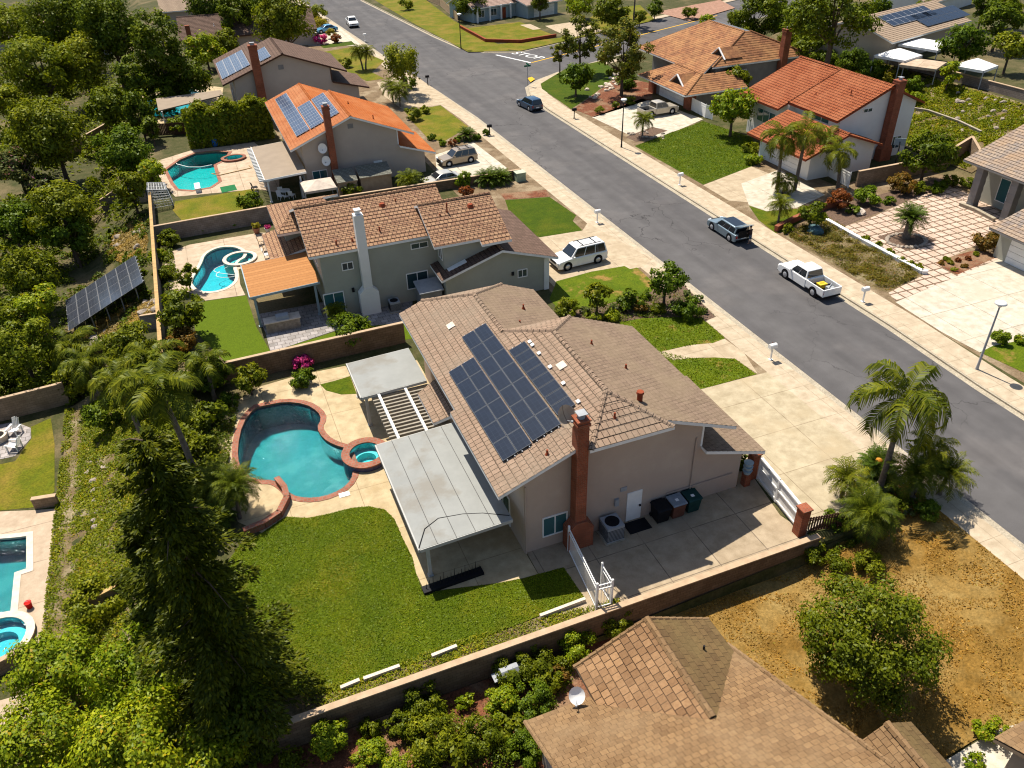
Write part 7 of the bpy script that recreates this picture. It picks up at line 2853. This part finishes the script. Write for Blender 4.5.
for a, b, lb, s in ((855, 550, 'cycad in the row of clipped balls by the tan SUV', 1.3), (935, 725, 'left of two cycads behind the low block wall', 1.5), (988, 720, 'right of two cycads behind the low block wall', 1.3)):
    b0 = at(*c(2, a, b))
    palm('cycad', (b0[0], b0[1], 0), .5, lb, .2, (0, 0), s, 'cycad', 'cycad')
b0 = at(*c(6, 345, 515))
palm('pygmy', (b0[0], b0[1], .4), .5, 'bushy potted palm beside the chimney base of the sage house', .08, (0, 0), .9)
pot_m = mat('white_pot', (.60, .57, .52), None, 3)


def pot(label, px, py, s=.3, h=.5, M=None, z=0.02):
    x, y = at(px, py, z)
    t = thing('plant_pot', label, 'plant pot', (x, y, z))
    b = MB()
    b.tube([(0, 0, 0), (0, 0, h * .8), (0, 0, h)], [s * .7, s, s * 1.08], 12)
    b.build('pot', M or pot_m, t)
    b = MB()
    b.tube([(0, 0, h - .02), (0, 0, h + .015)], [s * .9, s * .85], 12)
    b.build('potting_soil', m_soil, t)
    return t


pot('white pot of the bushy palm beside the chimney base', *c(6, 345, 515))
pot('terracotta pot by the long grey brown wall near the tile awning', *c(6, 28, 170), .35, .6, m_copingr)
P('ybush', c(6, 22, 140), 4, 'yellow flowering plant in the terracotta pot', 1.2, hb=.6)
pot('pale pot right of the terracotta pot by the grey brown wall', *c(6, 70, 165), .25, .4)
P('mag', c(6, 68, 145), 2.6, 'pink flowering plant in the pale pot by the grey brown wall', 1.2, hb=.4)
P('bush', c(6, 118, 130), 5, 'tall shrub at the back corner of the sage house', 1.8)
b0 = at(*c(3, 560, 540))
palm('pygmy', (b0[0], b0[1], 0), 2.2, 'small palm in the bed between street lamp and beige pickup', .1, (0, 0), 1.4)
for a, b, cr_, s, lb in ((50, 745, (75, 530), .95, 'left queen palm in front of the white garage'), (120, 750, (170, 510), 1.0, 'middle queen palm in front of the white garage'), (290, 740, (300, 590), .85, 'right queen palm by the white garden gate')):
    b0 = Vector((*at(*c(4, a, b)), 0))
    tx = c(4, *cr_)
    bz = None
    for hz in np.arange(2, 9, .2):
        q_ = Vector((*at(tx[0], tx[1], hz), 0))
        if bz is None or (q_ - b0).length < bz[0]:
            bz = ((q_ - b0).length, hz, q_)
    palm('queen', b0, bz[1] - .2, lb, .16, (bz[2].x - b0.x, bz[2].y - b0.y), s)
b0 = at(*c(4, 225, 690))
palm('queen', (b0[0], b0[1], 0), 4.2, 'young queen palm behind the right one by the white wall', .12, (0, 0), .7)
b0 = at(*c(8, 75, 15))
palm('queen', (b0[0], b0[1], 0), 1.4, 'low palm at the foot of the queen palms', .13, (0, 0), .62)
b0 = at(*c(8, 55, 130))
palm('pygmy', (b0[0], b0[1], 0), 1.9, 'little palm on the small lawn behind the silver blue crossover', .1, (0, 0), 1.25)
b0 = at(*c(8, 558, 190))
palm('cycad', (b0[0], b0[1], 0), 2.0, 'sago palm standing in the round bed of the paved court', .3, (0, 0), 1.55, 'sago_palm', 'sago palm')
b0 = at(840, 38)
palm('king', (b0[0] - 6, b0[1] + 4, 0), 3.0, 'dark palm between corner house and big pine', .16, (0, 0), 1.0)
for i, (a, b) in enumerate(((616, 26), (633, 28), (601, 20))):
    b0 = at(a, b)
    palm('queen', (b0[0], b0[1], 0), 7.5, ['slim palm at the top beside the brick driveway, middle one', 'slim palm at the top nearest the brick driveway', 'slim palm at the top nearest the blue bungalow'][i], .14, (.2, .1), .75)

# ------------------------------------------------------------------ ground covers and small things
slope_poly = [(-14.5, 24), (-6.4, 24), (-6.4, 56), (-7.5, 60), (-14.5, 60)]
cover('ground_cover', 'low carpet of leaves covering the bank between tan deck and conifer', slope_poly, 60000, .15, .12, l_cover, seed=44, gap=.62, zf=lambda x, y: hgt(x, y) + .1)
cover('ground_cover', 'yellow green ground cover on the bank between the yellow lawn and the conifer', slope_poly, 34000, .14, .17, l_cover, clump=420, seed=4, zf=lambda x, y: hgt(x, y) + .1)
cover('grass', 'blades of the big green back lawn beside the kidney pool', lawn1, 60000, .085, .05, l_grass, seed=41, cat='grass')
cover('grass', 'patchy blades on the two front lawns of the tan house', gl([(614, 322), (700, 316), (725, 338), (690, 346), (659, 351), (690, 358), (735, 359), (756, 374), (702, 389), (660, 355)]), 9000, .12, .05, l_grass, seed=42, cat='grass')
cover('grass', 'blades of the deep green lawn across the street', gl(cl(3, 540, 575, 680, 520, 800, 478, 990, 540, 1030, 640, 985, 655, 800, 722)), 15000, .16, .06, l_grass, seed=43, cat='grass')
cover('undergrowth', 'thicket of shrubs below the trees in the upper left', [(-7.5, 92), (-7.5, 112), (-10, 125), (-2, 128), (-2, 150), (-12, 175), (-60, 210), (-62, 120), (-30, 92)], 52000, .5, 3.0, l_mid, clump=330, seed=31, crs=(1.2, 3.2))
cover('undergrowth', 'thicket of shrubs on the left bank between the walls', [(-17, 62), (-13, 60), (-12, 67), (-17.5, 71), (-17.5, 84), (-13, 88), (-12, 95), (-30, 100), (-30, 64)], 20000, .36, 2.2, l_mid, clump=100, seed=32, crs=(.9, 2.0))
cover('undergrowth', 'dense leaves around the palms between the bank and the kidney pool', [(-6.2, 33), (-4.2, 36), (-3.2, 44), (-4.5, 52), (-6.2, 55), (-8, 55), (-7.6, 45), (-7.4, 33)], 12000, .26, 1.7, l_mid, clump=90, seed=33, crs=(.7, 1.4))
cover('undergrowth', 'leafy undergrowth among the shrubs below the long shaded wall', [(-3, 16), (-3, 22.9), (12.5, 23), (9.5, 20), (6.6, 18.6), (6.6, 14)], 15000, .13, .95, l_mid, clump=44, seed=34, crs=(.45, .95))
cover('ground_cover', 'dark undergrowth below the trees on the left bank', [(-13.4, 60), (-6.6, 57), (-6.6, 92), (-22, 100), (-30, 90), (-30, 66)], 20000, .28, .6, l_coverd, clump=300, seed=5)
cover('ground_cover', 'green and yellow plants in the strip between the big lawn and the long wall', [(-1.5, 23.6), (14.8, 23.65), (14.8, 24.1), (11.8, 24.4), (6.0, 24.9), (1, 24.6), (-1.5, 25.2)], 6500, .10, .16, l_cover, clump=120, seed=6)
cover('ground_cover', 'low weeds spread over the hillside below the retaining wall', [(79.6, 63), (91, 63), (91, 95), (81, 95)], 30000, .24, .15, l_cover, seed=45, gap=.6, zf=lambda x, y: hgt(x, y) + .1)
cover('ground_cover', 'sunlit hillside ground cover behind the white house', [(80, 64), (90.8, 64), (90.8, 92), (82, 92), (79.5, 80)], 24000, .24, .22, l_cover, clump=300, seed=7, zf=lambda x, y: hgt(x, y) + .1)
cover('ground_cover', 'rusty green low shrubs of the bed in front of the paved court', gl(cl(8, 95, 185, 130, 150, 250, 112, 610, 328, 600, 345, 490, 400, 430, 385)), 19000, .13, .35, l_rustc, clump=150, seed=8)
cover('ground_cover', 'dry straw tufts on the rocky patch by the ground mounted solar array', [tuple(gt(*p).xy) for p in cl(5, 420, 260, 460, 150, 560, 120, 585, 200, 575, 260, 480, 290)], 13000, .2, .3, l_straw, clump=120, seed=9)
cover('ground_cover', 'straw and weeds below the ground mounted solar array', [tuple(gt(*p).xy) for p in cl(5, 300, 570, 420, 500, 560, 430, 620, 440, 600, 500, 460, 560, 380, 620)], 9000, .2, .3, l_straw, clump=100, seed=10)
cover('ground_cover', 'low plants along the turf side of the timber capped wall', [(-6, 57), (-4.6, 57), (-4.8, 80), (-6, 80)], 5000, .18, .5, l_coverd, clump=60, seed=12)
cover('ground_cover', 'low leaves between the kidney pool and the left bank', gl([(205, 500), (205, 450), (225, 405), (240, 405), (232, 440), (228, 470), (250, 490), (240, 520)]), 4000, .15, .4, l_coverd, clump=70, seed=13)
cover('ground_cover', 'dry grass tufts scattered over the brown lawn', bl, 26000, .13, .06, l_grassd, seed=14, gap=.3)
cover('ground_cover', 'fallen leaves and sprouts on the red mulch of the foreground bed', [(-3, 15), (-3, 23), (14, 23), (7, 18.6), (7, 12)], 5000, .12, .12, l_rustc, clump=90, seed=15)
cover('ground_cover', 'low planting under the palms beside the main driveway', gl(cl(12, 250, 560, 320, 500, 400, 350, 620, 420, 660, 520, 450, 590, 290, 650)), 6000, .13, .35, l_coverd, clump=80, seed=16)
cover('ground_cover', 'low planting of the front bed between the tan and sage houses', gl(cl(7, 260, 500, 330, 470, 480, 440, 590, 400, 640, 385, 720, 370, 850, 500, 690, 500, 560, 505, 430, 530)), 5000, .12, .3, l_coverd, clump=70, seed=17)


def rock(label, x, y, s, M=None, z=None, group=None, sq=.65):
    g = np.random.default_rng(int(abs(x * 100 + y * 10)))
    bm = bmesh.new()
    bmesh.ops.create_icosphere(bm, subdivisions=2, radius=s)
    ph = g.uniform(0, 6, 6)
    for v in bm.verts:
        d = v.co.normalized()
        k = 1 + .18 * math.sin(d.x * 3 + ph[0]) + .14 * math.sin(d.y * 4 + ph[1]) + .1 * math.sin(d.z * 5 + d.x * 4 + ph[2])
        v.co = Vector((d.x * s * k, d.y * s * k * .8, d.z * s * k * sq))
    me = bpy.data.meshes.new('rock')
    bm.to_mesh(me)
    bm.free()
    me.materials.append(M or m_rock)
    o = link_mesh('rock', me)
    o.location = (x, y, (hgt(x, y) if z is None else z) + s * sq * .3)
    o.rotation_euler[2] = g.uniform(0, 6)
    return tag(o, label, 'rock', group)


x, y = at(*c(8, 200, 165))
rock('dark teal boulder in the shrub bed beside the paved court', x, y, 1.0, mat('teal_rock', (.08, .14, .15), (.05, .09, .1), 2, bump=.5), 0, None, .5)
x, y = at(*c(8, 378, 95))
rock('pale rounded boulder beside the red clipped ball', x, y, .6, m_copingp, 0)
rk = random.Random(3)
for i in range(26):
    a = 6.28 * i / 26
    bx_, by_ = at(*c(8, 560, 200))
    rock('stone in the ring round the sago palm bed', bx_ + 1.9 * math.cos(a), by_ + 1.5 * math.sin(a), .24, m_rock, 0, 'stones round the sago palm')
for i in range(34):
    px, py = rk.choice([(rk.uniform(430, 580), rk.uniform(120, 250)), (rk.uniform(350, 470), rk.uniform(560, 640)), (rk.uniform(570, 620), rk.uniform(440, 500))])
    p = gt(*c(5, px, py))
    rock('pale stone among the straw of the rocky bank by the solar array', p.x, p.y, rk.uniform(.25, .55), m_rock, None, 'stones on the rocky bank')
for i in range(22):
    px, py = rk.uniform(760, 980), rk.uniform(350, 520)
    p = gt(*c(4, px, py))
    rock('pale stone half sunk in the hillside ground cover', p.x, p.y, rk.uniform(.2, .5), m_rock, None, 'stones on the hillside')
for i in range(24):
    f = rk.random()
    px, py = 350 + 130 * f + rk.uniform(-20, 20), 375 - 70 * f + rk.uniform(-20, 20)
    x, y = at(*c(3, px, py))
    rock('pale stone in the dry stream beside the corner lawn', x, y, rk.uniform(.25, .5), m_copingp, 0, 'stones of the dry stream')
for i in range(16):
    x, y = at(*c(3, rk.uniform(500, 650), rk.uniform(515, 555)))
    rock('small stone in the bed in front of the beige pickup', x, y, rk.uniform(.15, .35), m_rock, 0, 'stones in front of the pickup')
for i in range(18):
    px, py = rk.uniform(340, 420), rk.uniform(310, 620)
    p = gt(*c(9, px, py))
    rock('tan stone showing through the plants of the left bank', p.x, p.y, rk.uniform(.15, .3), m_rock, None, 'stones on the left bank')

# ground mounted solar array on the slope
cor = {}
A_ = Vector((*at(70, 332, -2.0), -2.0))
B_ = Vector((*at(144.5, 283, .9), .9))
u_ = (B_ - A_).normalized()
v_ = Vector((0, 1, 0)) - u_ * u_.y
v_.normalize()
Lg = (B_ - A_).length
n_ = u_.cross(v_)
gs = solar('ground_solar_array', 'big tilted grey solar array standing on the bank in front of the timber capped wall', A_, u_, v_, n_, 7, 4, Lg / 7 - .03, 1.7, solar_mat('grey_solar_cells', (.03, .034, .045), (.06, .065, .075), .3, .3, .01), frame=m_frameg)
q = MB()
for k in range(5):
    p = u_ * (Lg * (k + .4) / 5)
    for s, e in ((.8, 1.2), (5.8, 5.8)):
        top = p + v_ * s
        q.beam(top + n_ * .05, Vector((top.x, top.y, -3.5)), .1, .1)
q.build('support_leg', m_grey, gs)

# bins by the side wall
def bin_(label, x, y, M, lidM, s=.62, h=1.0, rz=0):
    t = thing('wheeled_bin', label, 'wheeled bin', (x, y, .02), rz, 'bins beside the side door')
    b = MB()
    b.add([(-s * .42, -s * .42, .08), (s * .42, -s * .42, .08), (s * .42, s * .42, .08), (-s * .42, s * .42, .08), (-s / 2, -s * .55, h), (s / 2, -s * .55, h), (s / 2, s * .5, h), (-s / 2, s * .5, h)],
          [(3, 2, 1, 0), (4, 5, 6, 7), (0, 1, 5, 4), (1, 2, 6, 5), (2, 3, 7, 6), (3, 0, 4, 7)])
    b.build('body', M, t)
    b = MB()
    b.profile([(-s * .6, h + .01), (s * .55, h + .01), (s * .5, h + .1), (-s * .5, h + .07)], -s * .54, s * .54, 'x')
    b.build('lid', lidM, t)
    for sx_ in (-1, 1):
        b = MB()
        b.tube([(sx_ * s * .36, s * .5, .12), (sx_ * s * .46, s * .5, .12)], .12, 12)
        b.build('wheel', m_black, t)
    b = MB()
    b.tube([(-s * .4, s * .62, h + .02), (s * .4, s * .62, h + .02)], .025, 6)
    b.build('handle', m_black, t)
    return t


gb = mat('dark_green_plastic', (.015, .05, .045), None, 3, rough=.5)
bb = mat('grey_blue_plastic', (.22, .25, .28), None, 3, rough=.5)
bin_('black lidded bin nearest the white side door', 19.75, 28.35, m_black, m_black, .85, 1.05)
bin_('brown bin with pale grey lid in the middle of the three bins', 20.75, 28.35, mat('brown_plastic', (.14, .06, .04), None, 3), bb, .85, 1.1)
bin_('dark green bin farthest from the white side door', 21.8, 28.4, gb, gb, .85, 1.05)
for k in range(2):
    x, y = 20.75 + k * 1.05, 28.3
    lbx = thing('bin_sticker', ['white sticker on the pale grey bin lid', 'white sticker on the dark green bin lid'][k], 'sticker', (x, y, 1.2 - .05 * k + .0))
    q = MB()
    q.box(-.1, .1, -.1, .1, .0, .01)
    q.build('sticker', m_white, lbx)
mt_ = thing('door_mat', 'dark door mat below the white side door', 'door mat', (18.3, 28.35, .02))
q = MB()
q.box(-.7, .7, -.45, .45, 0, .03)
q.build('mat', m_black, mt_)
bx_ = thing('stacked_chairs', 'stack of pale blue plastic tubs by the house corner pillar', 'tubs', (26.0, 28.9, .02))
for k in range(3):
    q = MB()
    q.tube([(0, 0, .9 + k * .3), (0, 0, 1.12 + k * .3), (0, 0, 1.16 + k * .3)], [.2, .28, .3], 12)
    q.build('tub', mat('pale_blue_plastic', (.35, .45, .5), None, 3) if k == 0 else bpy.data.materials['pale_blue_plastic'], bx_)
q = MB()
q.box(-.2, .2, -.2, .2, 0, .9)
q.build('stand', m_brick, bx_)
sb = thing('clipped_shrub', 'narrow dark shrub behind the brick pillar at the garage corner', 'shrub', (26.6, 30.2, 0))
bpy.data.objects.remove(sb)
tree('shrub', Vector((26.5, 30.3, 0)), .55, 2.1, .05, 'narrow dark shrub behind the brick pillar at the garage corner', l_rich, 'shrub', None, 'column', .14, 2)

# barbecue at the long wall
x, y = 8.05, 22.55
bq = thing('barbecue', 'black gas barbecue with side shelves against the shaded long wall', 'barbecue', (x, y, -1.4), R_(2))
q = MB()
q.box(-.4, .4, -.28, .28, .12, .85)
q.build('cart', m_dark, bq)
q = MB()
q.profile([(-.3, .86), (.3, .86), (.3, 1.05), (.12, 1.25), (-.12, 1.25), (-.3, 1.05)], -.45, .45, 'x')
q.build('lid', m_grey, bq)
for s in (-1, 1):
    q = MB()
    q.box(min(s * .46, s * .85), max(s * .46, s * .85), -.25, .25, .84, .9)
    q.build('side_shelf', m_grey, bq)
    q = MB()
    q.tube([(s * .3, -.28, .12), (s * .3, -.2, .12)], .12, 10)
    q.build('wheel', m_tyre, bq)
# garden chairs at the fire pit
def adirondack(label, px, py, rz):
    x, y = at(px, py, -3.48)
    t = thing('garden_chair', label, 'garden chair', (x, y, -3.48), rz, 'white garden chairs at the fire pit')
    q = MB()
    for i in range(5):
        w0 = -.28 + i * .115
        q.beam((w0 + .05, .28, .3), (w0 + .05, .6, 1.05 + .05 * (2 - abs(i - 2))), .1, .025, up=(1, 0, 0))
    q.build('backrest', m_white, t)
    q = MB()
    q.add([(-.3, -.35, .42), (.3, -.35, .42), (.3, .32, .28), (-.3, .32, .28), (-.3, -.35, .39), (.3, -.35, .39), (.3, .32, .25), (-.3, .32, .25)], [(0, 1, 2, 3), (4, 5, 6, 7), (0, 1, 5, 4), (1, 2, 6, 5), (2, 3, 7, 6), (3, 0, 4, 7)])
    q.build('seat', m_white, t)
    for s in (-1, 1):
        q = MB()
        q.box(s * .36 - .07, s * .36 + .07, -.42, .42, .55, .585)
        q.build('armrest', m_white, t)
        for yy in (-.36, .36):
            q = MB()
            q.box(s * .33 - .04, s * .33 + .04, yy - .04, yy + .04, 0, .55)
            q.build('leg', m_white, t)
    return t


adirondack('white garden chair farther from the camera on the left edge patio', *c(9, 62, 210), R_(-25))
adirondack('white garden chair nearer the camera on the left edge patio', *c(9, 60, 270), R_(-110))
x, y = at(0, 440, -3.48)
fp = thing('fire_pit', 'round pale fire pit cut by the left edge', 'fire pit', (x, y, -3.48))
q = MB()
q.tube([(0, 0, 0), (0, 0, .45), (0, 0, .5)], [.55, .6, .62], 18)
q.build('bowl', m_copingp, fp)
q = MB()
q.tube([(0, 0, .49), (0, 0, .515)], [.45, .4], 18)
q.build('embers', m_void, fp)
x, y = at(*c(13, 118, 135), -3.48)
bt = thing('bucket', 'red bucket standing on the tan pool deck at the left', 'bucket', (x, y, -3.48))
q = MB()
q.tube([(0, 0, 0), (0, 0, .4), (0, 0, .42)], [.15, .2, .21], 12)
q.build('pail', mat('red_plastic', (.5, .02, .015), None, 3), bt)
q = MB()
q.tube([(.2, 0, .4), (.12, 0, .52), (-.12, 0, .52), (-.2, 0, .4)], .012, 5)
q.build('handle', m_grey, bt)
# pool things
x, y = at(*c(1, 780, 745), .04)
db = thing('diving_board', 'short white diving board at the near end of the angular pool', 'diving board', (x, y - .3, .012))
q = MB()
q.box(-.3, .3, -.9, 1.1, .45, .52)
q.build('board', m_white, db)
q = MB()
q.box(-.28, .28, -.8, -.3, 0, .45)
q.build('stand', m_white, db)
x, y = at(*c(5, 885, 320), -.06)
ho = thing('pool_hose', 'white looping cleaner hose floating in the curving blue pool', 'pool hose', (x, y, -.08))
q = MB()
pts = [(1.0 * math.sin(a * 2) * (1 - .2 * a / 6), 1.5 * math.sin(a + .4), .02) for a in np.linspace(0, 6.0, 40)]
q.tube(pts, .028, 6)
q.build('hose', m_white, ho)
x, y = at(*c(1, 760, 650), -.06)
ho = thing('pool_hose', 'pale cleaner hose lying across the angular turquoise pool', 'pool hose', (x, y, -.08))
q = MB()
q.tube([(-2.2, 3, .02), (-1.8, 1.2, .02), (-.6, -.5, .02), (.8, -1.2, .02), (2.2, -1.0, .02)], .05, 6)
q.build('hose', m_white, ho)
x, y = at(*c(1, 910, 680), .03)
ho = thing('pool_hose', 'brown hose coiled on the deck beside the angular pool', 'pool hose', (x, y, .03))
q = MB()
q.tube([(2.3, 1.6, .03), (2.5, .6, .03), (1.0, .2, .03), (-1.5, -.4, .03), (-2.2, .6, .03), (-1.2, .5, .03)], .05, 6)
q.build('hose', m_wood, ho)
# mesh net over the corner of the slope
x, y = gt(*c(5, 635, 60)).xy
ne = thing('mesh_cage', 'pale mesh netting draped over a frame at the top of the timber capped wall', 'mesh cage', (x, y, hgt(x, y)))
q = MB()
C8 = [(-1.2, -1.2, .1), (1.3, -1, .1), (1.2, 1.2, .1), (-1.1, 1.1, .1), (-.9, -.9, 2.2), (1, -.8, 1.9), (.9, .9, 2.1), (-.8, .9, 2.4)]
for i, j in ((0, 4), (1, 5), (2, 6), (3, 7), (4, 5), (5, 6), (6, 7), (7, 4)):
    q.tube([C8[i], C8[j]], .05, 6)
q.build('frame', m_grey, ne)
q = MB()
for i0, i1, j0, j1 in ((0, 1, 4, 5), (1, 2, 5, 6), (3, 2, 7, 6), (0, 3, 4, 7), (4, 5, 7, 6)):
    for k in range(7):
        f = (k + .5) / 7
        q.beam(Vector(C8[i0]).lerp(Vector(C8[i1]), f), Vector(C8[j0]).lerp(Vector(C8[j1]), f), .025, .02)
        q.beam(Vector(C8[i0]).lerp(Vector(C8[j0]), f), Vector(C8[i1]).lerp(Vector(C8[j1]), f), .025, .02)
q.build('netting', m_white, ne)
# flat slab roof over the half hidden pool
t = world_thing('patio_cover', 'long beige flat roof standing over the half hidden blue pool', 'patio cover', (-3, 118, 0))
k = MB()
pa = [at(*c(1, 615, 392), 2.6), at(*c(1, 870, 358), 2.6), at(*c(1, 880, 378), 2.6), at(*c(1, 625, 440), 2.6)]
k.prism(pa, 2.6, 2.75)
k.build('roof_deck', m_covert, t)
for p in pa:
    k = MB()
    x_, y_ = p[0] + (.4 if p[0] < -2 else -.4), p[1]
    k.box(x_ - .08, x_ + .08, y_ - .08, y_ + .08, 0, 2.6)
    k.build('post', m_white, t)
# canopies uphill
def canopy(label, px, py, s, h, M, ang=0.0, flat=False):
    p = gt(px, py, h)
    t = thing('canopy', label, 'canopy', p, ang, 'shade canopies uphill')
    q = MB()
    e = h - .9
    v = [(-s, -s, e), (s, -s, e), (s, s, e), (-s, s, e), (0, 0, h if not flat else e + .25)]
    q.add(v, [(0, 1, 4), (1, 2, 4), (2, 3, 4), (3, 0, 4)])
    v = [(-s, -s, e), (s, -s, e), (s, s, e), (-s, s, e), (-s, -s, e - .3), (s, -s, e - .3), (s, s, e - .3), (-s, s, e - .3)]
    q.add(v, [(0, 1, 5, 4), (1, 2, 6, 5), (2, 3, 7, 6), (3, 0, 4, 7)])
    q.build('canopy_top', M, t)
    for a in (-1, 1):
        for b in (-1, 1):
            q = MB()
            q.box(a * s - .05, a * s + .05, b * s - .05, b * s + .05, 0, e)
            q.build('leg', m_grey, t)
    return t


canopy('white pop-up canopy at the left end of the uphill yard', 900, 48, 2.2, 3.4, m_white, .3)
canopy('large white patio canopy against the pale tan roofed house', 930, 37, 2.8, 3.3, m_white, .3, True)
canopy('tan shade sail right of the white pop-up canopy', 925, 56, 2.3, 2.8, m_decktan, .5, True)
canopy('white peaked canopy right of the round tree', 978, 58, 1.9, 3.2, m_white, .3)
um = thing('patio_umbrella', 'beige canopy tent between the tan patio cover and the sheds', 'canopy', (10.9, 85.6, 0))
q = MB()
s, e, h = 1.7, 2.0, 2.6
q.add([(-s, -s, e), (s, -s, e), (s, s, e), (-s, s, e), (0, 0, h)], [(0, 1, 4), (1, 2, 4), (2, 3, 4), (3, 0, 4)])
q.add([(-s, -s, e), (s, -s, e), (s, s, e), (-s, s, e), (-s, -s, e - .25), (s, -s, e - .25), (s, s, e - .25), (-s, s, e - .25)], [(0, 1, 5, 4), (1, 2, 6, 5), (2, 3, 7, 6), (3, 0, 4, 7)])
q.build('canopy_top', mat('beige_canvas', (.52, .44, .36), None, 2), um)
for a in (-1, 1):
    for b in (-1, 1):
        q = MB()
        q.box(a * s - .05, a * s + .05, b * s - .05, b * s + .05, 0, e)
        q.build('leg', m_grey, um)
# patio furniture under house 3 cover, basketball hoop, misc
def chair(label, x, y, rz, M=None, z=.015, group=None):
    t = thing('patio_chair', label, 'patio chair', (x, y, z), rz, group)
    q = MB()
    q.box(-.28, .28, -.28, .28, .4, .46)
    q.build('seat', M or m_dark, t)
    q = MB()
    q.beam((0, .26, .46), (0, .38, 1.0), .54, .05, up=(0, 1, 0))
    q.build('backrest', M or m_dark, t)
    for a in (-1, 1):
        for b in (-1, 1):
            q = MB()
            q.box(a * .25 - .02, a * .25 + .02, b * .25 - .02, b * .25 + .02, 0, .4)
            q.build('leg', M or m_dark, t)
    return t


for i, (x, y, r) in enumerate(((4.6, 90.5, 1.4), (4.7, 92.2, 1.8), (4.5, 88.6, 1.2))):
    chair(['dark patio chair in the middle beside the scalloped patio cover', 'dark patio chair farthest along the scalloped patio cover', 'dark patio chair nearest the yellowed lawn by the patio cover'][i], x, y, r, group='chairs by the tan patio cover')
for i, (x, y, r) in enumerate(((7.0, 88.2, .5), (8.2, 88.0, 2.5), (7.2, 89.8, 3.0))):
    chair(['white chair under the tan patio cover nearest its post', 'white chair under the tan patio cover beside the house', 'white chair deeper under the tan patio cover'][i], x, y, r, m_white, group='white chairs under the tan patio cover')
tb = thing('patio_table', 'round white table under the edge of the tan patio cover', 'table', (7.6, 88.9, .015))
q = MB()
q.tube([(0, 0, .7), (0, 0, .75)], .6, 18)
q.build('tabletop', m_white, tb)
q = MB()
q.tube([(0, 0, 0), (0, 0, .05), (0, 0, .08), (0, 0, .7)], [.3, .3, .05, .05], 10)
q.build('pedestal', m_white, tb)
for i, (a, b) in enumerate(((45, 215), (65, 240), (70, 270))):
    x, y = at(*c(6, a, b))
    chair(['round backed wicker chair farthest from the brown patio cover', 'round backed wicker chair in the middle by the tile awning', 'pale cushioned chair beside the brown patio cover'][i], x, y, R_(90), m_cap if i < 2 else m_white, group='chairs by the curving pool')
x, y = at(*c(4, 510, 670))
bh = thing('basketball_hoop', 'basketball hoop with blue backboard in the courtyard of the white house', 'basketball hoop', (x, y, 0), R_(-40))
q = MB()
q.tube([(0, 0, 0), (0, 0, 2.6), (0, .5, 3.1)], [.08, .07, .06], 8)
q.box(-.4, .4, -.5, .3, 0, .2)
q.build('pole', m_dark, bh)
q = MB()
q.box(-.6, .6, .5, .55, 2.7, 3.5)
q.build('backboard', m_blueh, bh)
q = MB()
q.tube([(.22 * math.cos(a), .8 + .22 * math.sin(a), 2.9) for a in np.linspace(0, 6.28, 13)], .015, 5, cap=False)
q.build('rim', m_redtrim, bh)
for i, (px, py, lb) in enumerate(((c(1, 848, 560)), (0, 0, 0)) if False else ()):
    pass
x, y = at(*c(1, 849, 575))
bb2 = thing('barrel', 'blue plastic barrel by the dark fence behind the angular pool', 'barrel', (x, y, .01))
q = MB()
q.tube([(0, 0, 0), (0, 0, .1), (0, 0, .5), (0, 0, .95), (0, 0, 1.0)], [.3, .36, .4, .36, .3], 14)
q.build('drum', mat('blue_plastic', (.03, .13, .35), None, 3), bb2)
q = MB()
q.tube([(0, 0, 1.0), (0, 0, 1.04)], [.28, .26], 14)
q.build('lid', bpy.data.materials['blue_plastic'], bb2)
x, y = at(*c(10, 372, 452))
sk = thing('skimmer_lid', 'square white skimmer lid in the deck beside the kidney pool', 'skimmer lid', (x, y, .013))
q = MB()
q.box(-.32, .32, -.2, .2, 0, .03)
q.build('lid', m_white, sk)
x, y = at(*c(5, 1000, 385))
x, y = at(*c(14, 800, 35))
rb = thing('planter_bed', 'dark planter trough of bare stems under the large grey patio cover', 'planter', (x, y, .01), R_(2))
q = MB()
for i in range(16):
    q.tube([(-1.5 + i * .2, .0, .15), (-1.5 + i * .2 + .05, .05, .5 + .2 * (i % 3))], [.03, .012], 5)
q.build('stems', m_void, rb)
q = MB()
q.box(-1.7, 1.7, -.25, .25, 0, .18)
q.build('trough', m_black, rb)

mhx, mhy = at(873, 392, -.12)
mh = thing('oil_patch', 'round dark oil patch on the street near the tall queen palm', 'oil patch', (mhx, mhy, -.122))  # dark disc standing for an oil patch on the asphalt
q = MB()
q.tube([(0, 0, 0), (0, 0, .012)], .4, 20)
q.build('lid', m_dark, mh)
finish_world_things()
